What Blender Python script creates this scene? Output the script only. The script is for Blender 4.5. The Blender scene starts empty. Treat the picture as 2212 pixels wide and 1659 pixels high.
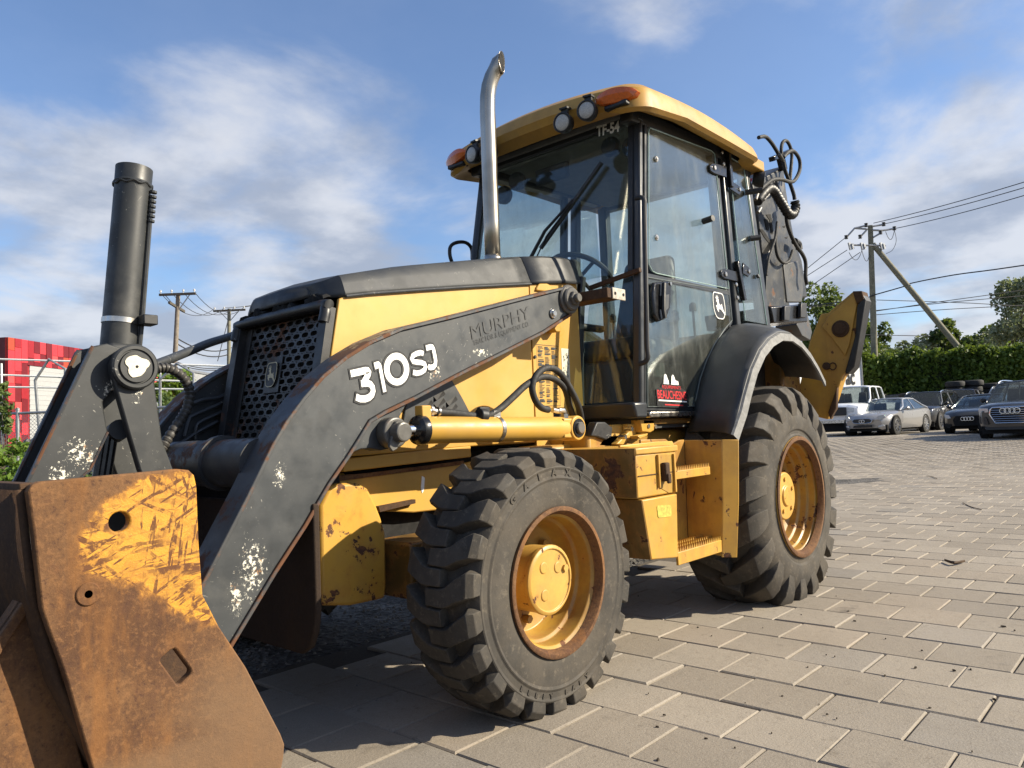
import bpy, bmesh, math, random
import numpy as np
from mathutils import Vector, Matrix

random.seed(7)
rng = np.random.default_rng(7)
scene = bpy.context.scene
col = scene.collection

# ------------------------------------------------------------------ camera
# world axes follow the machine: x = towards its rear, y = towards its far side, z up
CAM = np.array([0.0, 0.0, 1.0])
RIGHT = np.array([0.667155, -0.743771, -0.041334])
DOWN = np.array([0.017460, 0.071086, -0.997317])
FWD = np.array([0.744714, 0.664644, 0.060411])
FPX, PX, PY = 1650.0, 1106.0, 829.5            # survey focal length and centre for a 2212 x 1659 picture
cam_data = bpy.data.cameras.new('camera')
cam_data.sensor_width = 36.0
cam_data.lens = FPX / 2212.0 * 36.0
cam_data.clip_start = 0.05
cam_data.clip_end = 3000.0
cam = bpy.data.objects.new('camera', cam_data)
col.objects.link(cam)
m = Matrix.Identity(4)
for i in range(3):
    m[i][0] = RIGHT[i]; m[i][1] = -DOWN[i]; m[i][2] = -FWD[i]; m[i][3] = CAM[i]
cam.matrix_world = m
scene.camera = cam

# ------------------------------------------------------------------ light
SUN_TO = Vector((0.535, -0.715, 0.505)).normalized()     # direction towards the sun
SUN_EL = math.asin(SUN_TO.z)
SUN_AZ = math.atan2(SUN_TO.x, SUN_TO.y)
sun_data = bpy.data.lights.new('sun', 'SUN')
sun_data.energy = 5.0
sun_data.angle = math.radians(0.55)
sun_data.color = (1.0, 0.89, 0.70)
sun = bpy.data.objects.new('sun', sun_data)
col.objects.link(sun)
sun.rotation_euler = SUN_TO.to_track_quat('Z', 'Y').to_euler()

world = bpy.data.worlds.new('World')
scene.world = world
world.use_nodes = True
wt = world.node_tree
wt.nodes.clear()
def wn(kind, **kw):
    n = wt.nodes.new(kind)
    for k, v in kw.items(): setattr(n, k, v)
    return n
def wl(a, b): wt.links.new(a, b)
def wmath(op, a, b=None, clamp=False):
    n = wn('ShaderNodeMath', operation=op, use_clamp=clamp)
    for i, v in enumerate((a, b)):
        if v is None: continue
        if isinstance(v, (int, float)): n.inputs[i].default_value = v
        else: wl(v, n.inputs[i])
    return n.outputs[0]
w_out = wn('ShaderNodeOutputWorld'); w_bg = wn('ShaderNodeBackground')
w_sky = wn('ShaderNodeTexSky', sky_type='NISHITA', sun_disc=False)
w_sky.sun_elevation = SUN_EL; w_sky.sun_rotation = SUN_AZ
w_sky.altitude = 20.0; w_sky.air_density = 1.0; w_sky.dust_density = 0.9; w_sky.ozone_density = 1.5
w_tc = wn('ShaderNodeTexCoord'); w_sep = wn('ShaderNodeSeparateXYZ'); wl(w_tc.outputs['Generated'], w_sep.inputs[0])
w_z = wmath('MAXIMUM', w_sep.outputs[2], 0.0)
w_den = wmath('ADD', w_z, 0.22)
w_cmb = wn('ShaderNodeCombineXYZ')
wl(wmath('DIVIDE', w_sep.outputs[0], w_den), w_cmb.inputs[0]); wl(wmath('DIVIDE', w_sep.outputs[1], w_den), w_cmb.inputs[1])
w_n1 = wn('ShaderNodeTexNoise'); w_n1.inputs['Scale'].default_value = 1.45; w_n1.inputs['Detail'].default_value = 9.0; w_n1.inputs['Roughness'].default_value = 0.55; w_n1.inputs['Distortion'].default_value = 0.25
w_map = wn('ShaderNodeMapping'); w_map.inputs['Location'].default_value = (5.75, 2.1, 0.0); wl(w_cmb.outputs[0], w_map.inputs[0]); wl(w_map.outputs[0], w_n1.inputs['Vector'])
w_n2 = wn('ShaderNodeTexNoise'); w_n2.inputs['Scale'].default_value = 2.6; w_n2.inputs['Detail'].default_value = 7.0; w_n2.inputs['Roughness'].default_value = 0.55
w_map2 = wn('ShaderNodeMapping'); w_map2.inputs['Location'].default_value = (1.1, 7.7, 0.0); wl(w_cmb.outputs[0], w_map2.inputs[0]); wl(w_map2.outputs[0], w_n2.inputs['Vector'])
# clouds thin out towards the zenith, bank up towards the horizon
w_low = wn('ShaderNodeMapRange'); wl(w_z, w_low.inputs[0])
for i, v in ((1, 0.04), (2, 0.46), (3, 0.225), (4, -0.07)): w_low.inputs[i].default_value = v
w_cov = wmath('ADD', w_n1.outputs[0], w_low.outputs[0])
w_fac = wn('ShaderNodeMapRange', interpolation_type='SMOOTHSTEP'); wl(w_cov, w_fac.inputs[0])
for i, v in ((1, 0.45), (2, 0.66), (3, 0.07), (4, 0.90)): w_fac.inputs[i].default_value = v
w_shade = wn('ShaderNodeMapRange', interpolation_type='SMOOTHSTEP'); wl(w_n2.outputs[0], w_shade.inputs[0])
for i, v in ((1, 0.36), (2, 0.62)): w_shade.inputs[i].default_value = v
w_cc = wn('ShaderNodeMix', data_type='RGBA'); wl(w_shade.outputs[0], w_cc.inputs[0])
w_cc.inputs[6].default_value = (3.5, 3.95, 4.9, 1); w_cc.inputs[7].default_value = (6.3, 6.5, 7.0, 1)
w_tint = wn('ShaderNodeMix', data_type='RGBA', blend_type='MULTIPLY'); w_tint.inputs[0].default_value = 1.0
wl(w_sky.outputs[0], w_tint.inputs[6]); w_tint.inputs[7].default_value = (1.14, 1.32, 1.58, 1)
w_mix = wn('ShaderNodeMix', data_type='RGBA'); wl(w_fac.outputs[0], w_mix.inputs[0]); wl(w_tint.outputs[2], w_mix.inputs[6]); wl(w_cc.outputs[2], w_mix.inputs[7])
w_bg.inputs[1].default_value = 0.066
wl(w_mix.outputs[2], w_bg.inputs[0]); wl(w_bg.outputs[0], w_out.inputs[0])

scene.view_settings.view_transform = 'Standard'
scene.view_settings.look = 'None'
scene.view_settings.gamma = 1.0
scene.view_settings.exposure = 0.86
scene.view_settings.use_curve_mapping = False
scene.render.engine = 'CYCLES'
scene.cycles.max_bounces = 8
scene.cycles.transparent_max_bounces = 24
scene.cycles.use_denoising = True
scene.cycles.sample_clamp_indirect = 6.0

# ------------------------------------------------------------------ survey helpers (picture measurements -> world)
def ray(u, v):
    return RIGHT * ((u - PX) / FPX) + DOWN * ((v - PY) / FPX) + FWD
def at(u, v, depth):
    return Vector(CAM + depth * ray(u, v))
def onp(u, v, n, d):
    n = np.array(n, float); r = ray(u, v)
    t = (d - n @ CAM) / (n @ r)
    return Vector(CAM + t * r)
def ony(u, v, y): return onp(u, v, (0, 1, 0), y)
def onx(u, v, x): return onp(u, v, (1, 0, 0), x)
VIEW = dict(c1=(0, 400, 1.843), c2=(0, 1240, 1.8033), c3=(520, 700, 2.3705), c4=(1100, 700, 2.5529), c5=(1240, 130, 2.1549),
            c6=(1500, 700, 2.37), d1=(1100, 1180, 1.8037), d2=(1600, 1150, 2.5518), d3=(2000, 350, 1.952), d4=(2250, 500, 2.073),
            e=(560, 1200, 2.3696), g1=(1200, 750, 3.3179), g3=(860, 1150, 2.9114), L=(0, 850, 2.9625), h1=(2100, 370, 3.858),
            h2=(2320, 1060, 3.95), h4=(1800, 800, 4.147), h5=(400, 780, 3.19), h6=(1380, 1150, 3.8138))
def cv(c, x, y):
    a = VIEW[c]
    return ((a[0] + x / a[2]) * .76806, (a[1] + y / a[2]) * .76806)
def vy(c, pts, y): return [ony(*cv(c, *p), y) for p in pts]
def vx(c, pts, x): return [onx(*cv(c, *p), x) for p in pts]
def vp(c, pts, n, d): return [onp(*cv(c, *p), n, d) for p in pts]
def ground_z(x, y):
    s = FWD[0] * x + FWD[1] * y
    t = min(1.0, max(0.0, (s - 12.0) / 18.0))
    return 0.25 * t * t * (3 - 2 * t)

# ------------------------------------------------------------------ mesh builder
ROOTLOC = {}
class MB:
    def __init__(self): self.v = []; self.f = []; self.m = []
    def add(self, vs, fs, mi=0):
        o = len(self.v)
        self.v.extend([tuple(p) for p in vs])
        for f in fs: self.f.append([o + i for i in f]); self.m.append(mi)
        return self
    def box(self, x0, x1, y0, y1, z0, z1, mi=0):
        vs = [(x0,y0,z0),(x1,y0,z0),(x1,y1,z0),(x0,y1,z0),(x0,y0,z1),(x1,y0,z1),(x1,y1,z1),(x0,y1,z1)]
        return self.add(vs, [(3,2,1,0),(4,5,6,7),(0,1,5,4),(1,2,6,5),(2,3,7,6),(3,0,4,7)], mi)
    def hexa(self, b, t, mi=0):                       # 4 bottom points, 4 top points
        return self.add(list(b) + list(t), [(3,2,1,0),(4,5,6,7),(0,1,5,4),(1,2,6,5),(2,3,7,6),(3,0,4,7)], mi)
    def beam(self, a, b, w, h, up=(0,0,1), mi=0):     # box beam from a to b, w sideways, h along up
        a = Vector(a); b = Vector(b); d = (b - a).normalized(); up = Vector(up)
        s = d.cross(up)
        if s.length < 1e-5: s = d.cross(Vector((1,0,0)))
        s.normalize(); u = s.cross(d).normalized()
        s = s * (w / 2); u = u * (h / 2)
        return self.hexa([a-s-u, a+s-u, a+s+u, a-s+u], [b-s-u, b+s-u, b+s+u, b-s+u], mi)
    def prism(self, prof, y0, y1, mi=0, axis='y'):
        n = len(prof)
        mk = {'y': lambda p, k: (p[0], k, p[1]), 'x': lambda p, k: (k, p[0], p[1]), 'z': lambda p, k: (p[0], p[1], k)}[axis]
        vs = [mk(p, y0) for p in prof] + [mk(p, y1) for p in prof]
        fs = [tuple(range(n)), tuple(range(2*n-1, n-1, -1))] + [(i, i+n, (i+1) % n + n, (i+1) % n) for i in range(n)]
        return self.add(vs, fs, mi)
    def slab(self, pts, off, mi=0):                   # polygon of 3D points extruded by vector off
        n = len(pts); off = Vector(off)
        vs = [Vector(p) for p in pts] + [Vector(p) + off for p in pts]
        fs = [tuple(range(n)), tuple(range(2*n-1, n-1, -1))] + [(i, i+n, (i+1) % n + n, (i+1) % n) for i in range(n)]
        return self.add(vs, fs, mi)
    def tube(self, path, r, n=10, mi=0, caps=True):
        P = [Vector(p) for p in path]; k = len(P)
        R = r if isinstance(r, (list, tuple)) else [r] * k
        T = [(P[min(i+1, k-1)] - P[max(i-1, 0)]).normalized() for i in range(k)]
        ref = Vector((0,0,1)) if abs(T[0].z) < .9 else Vector((1,0,0))
        nn = T[0].cross(ref).normalized(); vs = []
        for i in range(k):
            if i:
                q = T[i-1].rotation_difference(T[i]); nn = (q @ nn); nn = (nn - T[i] * nn.dot(T[i])).normalized()
            b = T[i].cross(nn)
            for j in range(n):
                a = 2 * math.pi * j / n
                vs.append(P[i] + (nn * math.cos(a) + b * math.sin(a)) * R[i])
        fs = [(i*n+j, i*n+(j+1) % n, (i+1)*n+(j+1) % n, (i+1)*n+j) for i in range(k-1) for j in range(n)]
        if caps: fs += [tuple(range(n-1, -1, -1)), tuple(range((k-1)*n, k*n))]
        return self.add(vs, fs, mi)
    def lathe(self, prof, c, ax, n=48, mi=0, close=False, a0=0.0, a1=2*math.pi):   # prof: (radius, distance along ax)
        c = Vector(c); ax = Vector(ax).normalized()
        ref = Vector((0,0,1)) if abs(ax.z) < .9 else Vector((1,0,0))
        u = ax.cross(ref).normalized(); w = ax.cross(u)
        full = abs(a1 - a0 - 2*math.pi) < 1e-6
        cnt = n if full else n + 1
        vs = []; k = len(prof)
        for j in range(cnt):
            a = a0 + (a1 - a0) * j / n; dvec = u * math.cos(a) + w * math.sin(a)
            for (r, d) in prof: vs.append(c + dvec * r + ax * d)
        fs = []
        for j in range(n):
            j2 = (j + 1) % cnt
            for i in range(k - 1 + (1 if close else 0)):
                i2 = (i + 1) % k
                fs.append((j*k+i, j*k+i2, j2*k+i2, j2*k+i))
        return self.add(vs, fs, mi)
    def disc(self, c, ax, r, h, n=24, mi=0, bev=0.0):
        return self.lathe([(0.0001, 0), (r, 0), (r, h - bev), (r - bev, h), (0.0001, h)], c, ax, n, mi)
    def cyl(self, a, b, r, n=16, mi=0):
        a = Vector(a); b = Vector(b)
        return self.lathe([(0.0001, 0), (r, 0), (r, (b-a).length), (0.0001, (b-a).length)], a, b - a, n, mi)
    def grid(self, rows, mi=0, closed=False):         # rows: list of equal-length point lists
        n = len(rows[0]); vs = [p for r in rows for p in r]
        fs = [(i*n+j, i*n+(j+1) % n, (i+1)*n+(j+1) % n, (i+1)*n+j) for i in range(len(rows)-1) for j in range(n if closed else n-1)]
        return self.add(vs, fs, mi)
    def build(self, name, mat, parent=None, bevel=0.0, seg=2, angle=32, recalc=True, flat=False):
        off = ROOTLOC.get(parent.name, (0,0,0)) if parent else (0,0,0)
        me = bpy.data.meshes.new(name)
        me.from_pydata([(p[0]-off[0], p[1]-off[1], p[2]-off[2]) for p in self.v], [], self.f)
        mats = mat if isinstance(mat, (list, tuple)) else [mat]
        for mm in mats: me.materials.append(mm)
        if len(mats) > 1: me.polygons.foreach_set('material_index', self.m)
        if recalc:
            b = bmesh.new(); b.from_mesh(me); bmesh.ops.recalc_face_normals(b, faces=b.faces); b.to_mesh(me); b.free()
        me.polygons.foreach_set('use_smooth', [not flat] * len(me.polygons))
        if not flat: me.set_sharp_from_angle(angle=math.radians(angle))
        me.update()
        o = bpy.data.objects.new(name, me)
        col.objects.link(o)
        if parent:
            o.parent = parent; ROOTLOC[o.name] = off
        if bevel > 0:
            bm_ = o.modifiers.new('bevel', 'BEVEL'); bm_.width = bevel; bm_.segments = seg; bm_.limit_method = 'ANGLE'; bm_.angle_limit = math.radians(38)
            bm_.harden_normals = False
        return o
def tag(o, label=None, cat=None, group=None, kind=None):
    for k, v in (('label', label), ('category', cat), ('group', group), ('kind', kind)):
        if v: o[k] = v
    return o
def empty(name, loc):
    o = bpy.data.objects.new(name, None); o.empty_display_size = 0.3
    col.objects.link(o); o.location = loc; ROOTLOC[o.name] = tuple(loc)
    return o
def smooth_path(pts, n=8):
    P = [Vector(p) for p in pts]; out = []
    for i in range(len(P) - 1):
        p0 = P[max(i-1, 0)]; p1 = P[i]; p2 = P[i+1]; p3 = P[min(i+2, len(P)-1)]
        for k in range(n):
            t = k / n
            out.append(0.5 * ((2*p1) + (p2-p0)*t + (2*p0-5*p1+4*p2-p3)*t*t + (3*p1-p0-3*p2+p3)*t*t*t))
    out.append(P[-1]); return out
def round_poly(pts, r, n=4):                           # round the corners of a 2D polygon
    out = []; k = len(pts)
    for i in range(k):
        p = Vector(pts[i]).to_2d(); a = Vector(pts[i-1]).to_2d(); b = Vector(pts[(i+1) % k]).to_2d()
        da = (a-p); db = (b-p); rr = min(r, da.length*.45, db.length*.45)
        s = p + da.normalized()*rr; e = p + db.normalized()*rr
        for j in range(n + 1):
            t = j / n
            q = s*(1-t)*(1-t) + p*2*t*(1-t) + e*t*t; out.append((q.x, q.y))
    return out
def text_mb(body, size, depth=0.002, offset=0.0, spacing=1.0, xscale=1.0, align='LEFT'):
    cu = bpy.data.curves.new('t', 'FONT'); cu.body = body; cu.size = size; cu.extrude = depth / 2; cu.offset = offset
    cu.space_character = spacing; cu.align_x = align; cu.resolution_u = 4
    ob = bpy.data.objects.new('t', cu); col.objects.link(ob)
    dg = bpy.context.evaluated_depsgraph_get(); dg.update()
    me = bpy.data.meshes.new_from_object(ob.evaluated_get(dg))
    vs = [(v.co.x * xscale, v.co.y, v.co.z) for v in me.vertices]; fs = [tuple(p.vertices) for p in me.polygons]
    bpy.data.objects.remove(ob); bpy.data.curves.remove(cu); bpy.data.meshes.remove(me)
    return vs, fs
def place(vs, o, ex, ey, ez):
    o = Vector(o); ex = Vector(ex); ey = Vector(ey); ez = Vector(ez)
    return [o + ex*v[0] + ey*v[1] + ez*v[2] for v in vs]
def fit_text(mb, body, o, ex, ey, ez, width, height, depth=0.002, offset=0.0, spacing=1.0, mi=0, shear=0.0, ref=None):
    """lay a line of text with its lower left corner at o, scaled to width x height"""
    vs, fs = text_mb(body, 1.0, 0.0, offset, spacing)
    rv = vs if ref is None else ref
    xs = [v[0] for v in rv]; ys = [v[1] for v in rv]
    sx = width / (max(xs) - min(xs)); sy = height / (max(ys) - min(ys)); x0 = min(xs); y0 = min(ys)
    vs2 = [((v[0]-x0)*sx + (v[1]-y0)*sy*shear, (v[1]-y0)*sy, 0) for v in vs]
    mb.add(place(vs2, o, ex, ey, ez), fs, mi)
    return vs
# ------------------------------------------------------------------ materials
class NT:
    def __init__(self, name):
        self.m = bpy.data.materials.new(name); self.m.use_nodes = True
        self.t = self.m.node_tree; self.t.nodes.clear()
        self.out = self.t.nodes.new('ShaderNodeOutputMaterial')
        self.tc = None
    def new(self, kind, **kw):
        n = self.t.nodes.new(kind)
        for k, v in kw.items(): setattr(n, k, v)
        return n
    def link(self, a, b): self.t.links.new(a, b)
    def put(self, sock, v):
        if v is None: return
        if isinstance(v, bpy.types.NodeSocket): self.link(v, sock)
        elif isinstance(v, (tuple, list)) and len(v) == 3 and sock.type == 'RGBA': sock.default_value = (*v, 1)
        else: sock.default_value = v
    def co(self, kind='Object'):
        if self.tc is None: self.tc = self.new('ShaderNodeTexCoord')
        return self.tc.outputs[kind]
    def map(self, scale=(1,1,1), rot=(0,0,0), loc=(0,0,0), vec=None):
        n = self.new('ShaderNodeMapping'); self.put(n.inputs['Vector'], vec or self.co())
        n.inputs['Scale'].default_value = scale; n.inputs['Rotation'].default_value = rot; n.inputs['Location'].default_value = loc
        return n.outputs[0]
    def noise(self, scale=5, detail=4, rough=.55, vec=None, dist=0.0):
        n = self.new('ShaderNodeTexNoise'); self.put(n.inputs['Vector'], vec or self.co())
        n.inputs['Scale'].default_value = scale; n.inputs['Detail'].default_value = detail; n.inputs['Roughness'].default_value = rough; n.inputs['Distortion'].default_value = dist
        return n.outputs[0]
    def voro(self, scale=5, vec=None, feature='F1', out=0, rand=1.0):
        n = self.new('ShaderNodeTexVoronoi', feature=feature); self.put(n.inputs['Vector'], vec or self.co())
        n.inputs['Scale'].default_value = scale; n.inputs['Randomness'].default_value = rand
        return n.outputs[out]
    def rng(self, v, a, b, lo=0.0, hi=1.0, smooth=True):
        n = self.new('ShaderNodeMapRange', interpolation_type='SMOOTHSTEP' if smooth else 'LINEAR'); self.put(n.inputs[0], v)
        for i, q in enumerate((a, b, lo, hi)): n.inputs[i+1].default_value = q
        return n.outputs[0]
    def math(self, op, a, b=None, clamp=False):
        n = self.new('ShaderNodeMath', operation=op, use_clamp=clamp); self.put(n.inputs[0], a)
        if b is not None: self.put(n.inputs[1], b)
        return n.outputs[0]
    def mul(self, *a):
        r = a[0]
        for b in a[1:]: r = self.math('MULTIPLY', r, b)
        return r
    def mix(self, f, a, b, blend='MIX'):
        n = self.new('ShaderNodeMix', data_type='RGBA', blend_type=blend); self.put(n.inputs[0], f); self.put(n.inputs[6], a); self.put(n.inputs[7], b)
        return n.outputs[2]
    def mixf(self, f, a, b):
        n = self.new('ShaderNodeMix', data_type='FLOAT'); self.put(n.inputs[0], f); self.put(n.inputs[2], a); self.put(n.inputs[3], b)
        return n.outputs[0]
    def sep(self, v=None):
        n = self.new('ShaderNodeSeparateXYZ'); self.put(n.inputs[0], v or self.co()); return n.outputs
    def bump(self, h, strength=.3, dist=.01, nrm=None):
        n = self.new('ShaderNodeBump'); self.put(n.inputs['Height'], h); n.inputs['Strength'].default_value = strength; n.inputs['Distance'].default_value = dist
        if nrm is not None: self.link(nrm, n.inputs['Normal'])
        return n.outputs[0]
    def bsdf(self, color, rough=.5, metal=0.0, normal=None, spec=.5, coat=0.0, emit=None, trans=0.0, ior=1.5, alpha=None, sub=0.0):
        b = self.new('ShaderNodeBsdfPrincipled')
        self.put(b.inputs['Base Color'], color); self.put(b.inputs['Roughness'], rough); self.put(b.inputs['Metallic'], metal)
        b.inputs['Specular IOR Level'].default_value = spec; b.inputs['Coat Weight'].default_value = coat; b.inputs['Coat Roughness'].default_value = .08
        b.inputs['Transmission Weight'].default_value = trans; b.inputs['IOR'].default_value = ior
        if normal is not None: self.link(normal, b.inputs['Normal'])
        if emit: self.put(b.inputs['Emission Color'], emit[0]); b.inputs['Emission Strength'].default_value = emit[1]
        return b.outputs[0]
    def done(self, sh): self.link(sh, self.out.inputs[0]); return self.m

RUST_D = (0.055, 0.026, 0.016); RUST_M = (0.16, 0.062, 0.022); RUST_L = (0.34, 0.15, 0.05)
YEL = (0.525, 0.288, 0.043)

def plain(name, color, rough=.5, metal=0.0, var=.12, scale=12, bump=0.0, coat=0.0, spec=.5):
    n = NT(name)
    k = n.noise(scale, 5, .6)
    c = n.mix(n.rng(k, .3, .7), tuple(q*(1-var) for q in color), tuple(min(1, q*(1+var)) for q in color))
    r = n.rng(n.noise(scale*2.3, 4), .3, .7, max(.02, rough-.07), min(1, rough+.07))
    nm = n.bump(n.noise(scale*8, 3), bump, .004) if bump else None
    return n.done(n.bsdf(c, r, metal, nm, spec, coat))

def yellow_paint(name, rust=0.0, grime=.5, streak=0.0, fade=0.0, YEL=YEL):
    """machine yellow: sun-faded, dusty, chipped to brown primer; rust in 0..1"""
    n = NT(name)
    base = n.mix(n.rng(n.noise(1.7, 5, .6), .3, .7), tuple(q*.93 for q in YEL), (YEL[0]*1.04+.03*fade, YEL[1]*1.08+.045*fade, YEL[2]*1.2+.04*fade))
    dusty = n.rng(n.noise(4.5, 8, .68), .42, .72, 0, min(.9, .45*grime))
    base = n.mix(dusty, base, (0.27, 0.165, 0.055))
    fine = n.rng(n.noise(60, 4, .7), .62, .74, 0, .35*grime)
    base = n.mix(fine, base, (0.20, 0.10, 0.03))
    vs = n.noise(7, 6, .65, n.map((1.0, 1.0, .12)))
    base = n.mix(n.rng(vs, .5, .72, 0, .22*grime + .55*streak), base, (0.30, 0.135, 0.03))
    if streak > .2: base = n.mix(n.rng(n.noise(3.1, 7, .66), .42, .66, 0, .75*streak), base, (0.235, 0.110, 0.026))
    rough = n.rng(n.noise(9, 4), .3, .7, .36, .55)
    nm = None
    ch = n.noise(13, 9, .62, dist=.3)
    th = .76 - .21 * rust
    chip = n.rng(ch, th, th + .018, 0, 1) if rust > 0 else None
    if chip is not None:
        big = n.rng(n.noise(5.5, 9, .68), .71 - .16*rust, .73 - .16*rust)
        chip = n.math('MAXIMUM', chip, big) if rust > .45 else chip
        rc = n.mix(n.rng(n.noise(45, 6, .7), .35, .7), RUST_D, RUST_M)
        halo = n.rng(ch, th - .10, th, 0, .45*rust)
        base = n.mix(halo, base, (0.40, 0.17, 0.035))
        base = n.mix(chip, base, rc)
        rough = n.mixf(chip, rough, .85)
        nm = n.bump(n.math('SUBTRACT', 1.0, chip), .25, .003)
    specks = n.rng(n.voro(85, out=0), .0, .07, 1, 0)
    base = n.mix(n.mul(specks, n.rng(n.noise(3.5, 3), .45, .6, 0, .8)), base, (0.07, 0.035, 0.02))
    return n.done(n.bsdf(base, rough, 0, nm, .45))

def grey_paint(name, base=(0.042, 0.046, 0.049), chips=None, rust=0.0, blot=0.3, rough=.42, scr=.5):
    """dark grey loader paint; chips: list of (x, y, z, radius, stretch) world spots where paint is knocked off to white primer"""
    n = NT(name)
    c = n.mix(n.rng(n.noise(2.2, 6, .6), .3, .7), tuple(q*.82 for q in base), tuple(q*1.2 for q in base))
    bl = n.rng(n.noise(9, 5, .55), .55, .66, 0, blot)
    c = n.mix(bl, c, tuple(q*.52 for q in base))
    dust = n.rng(n.noise(5, 8, .7), .5, .8, 0, .35)
    c = n.mix(dust, c, (0.15, 0.145, 0.13))
    r = n.rng(n.noise(11, 5), .3, .7, rough-.08, rough+.12)
    # fine scratches
    for k, rot in enumerate(((.2, .9, .1), (0, -.5, .4), (.3, 1.9, 0))):
        s = n.noise(9, 3, .5, n.map((1.0, 14.0, 14.0), (0,0,0), (0,0,0), n.map((1,1,1), rot)))
        sel = n.mul(n.rng(s, .70, .715), n.rng(n.noise(2.0+k, 3), .5, .62), scr)
        c = n.mix(sel, c, (0.40, 0.38, 0.33))
    if chips:
        tot = None
        for (px, py, pz, rad, sx, sz, ang) in chips:
            v = n.map((1, 1, 1), (0, 0, 0), (-px, -py, -pz), n.new('ShaderNodeNewGeometry').outputs['Position'])
            v = n.map((1/sx, 1, 1/sz), (0, ang, 0), (0,0,0), v)
            d = n.new('ShaderNodeVectorMath', operation='LENGTH'); n.put(d.inputs[0], v)
            w = n.rng(d.outputs['Value'], rad*.05, rad, .205, 0)
            tot = w if tot is None else n.math('MAXIMUM', tot, w)
        cn = n.noise(75, 9, .80)
        chip = n.rng(n.math('ADD', cn, tot), .715, .73)
        chip = n.math('MULTIPLY', chip, n.rng(tot, .005, .03))
        pr = n.mix(n.rng(n.noise(30, 4), .56, .66), (0.74, 0.71, 0.60), (0.36, 0.17, 0.05))
        c = n.mix(chip, c, pr); r = n.mixf(chip, r, .7)
    specks = n.rng(n.voro(55, out=0), 0, .055, 1, 0)
    c = n.mix(n.mul(specks, n.rng(n.noise(4, 3), .52, .64)), c, (0.6, 0.57, 0.48))
    if rust > 0:
        rn = n.rng(n.noise(7, 9, .7), .66 - .28*rust, .74 - .24*rust)
        c = n.mix(rn, c, n.mix(n.noise(40, 5, .7), RUST_D, RUST_M)); r = n.mixf(rn, r, .88)
    nm = n.bump(n.noise(140, 3), .05, .002)
    return n.done(n.bsdf(c, r, 0, nm, .5))

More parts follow.
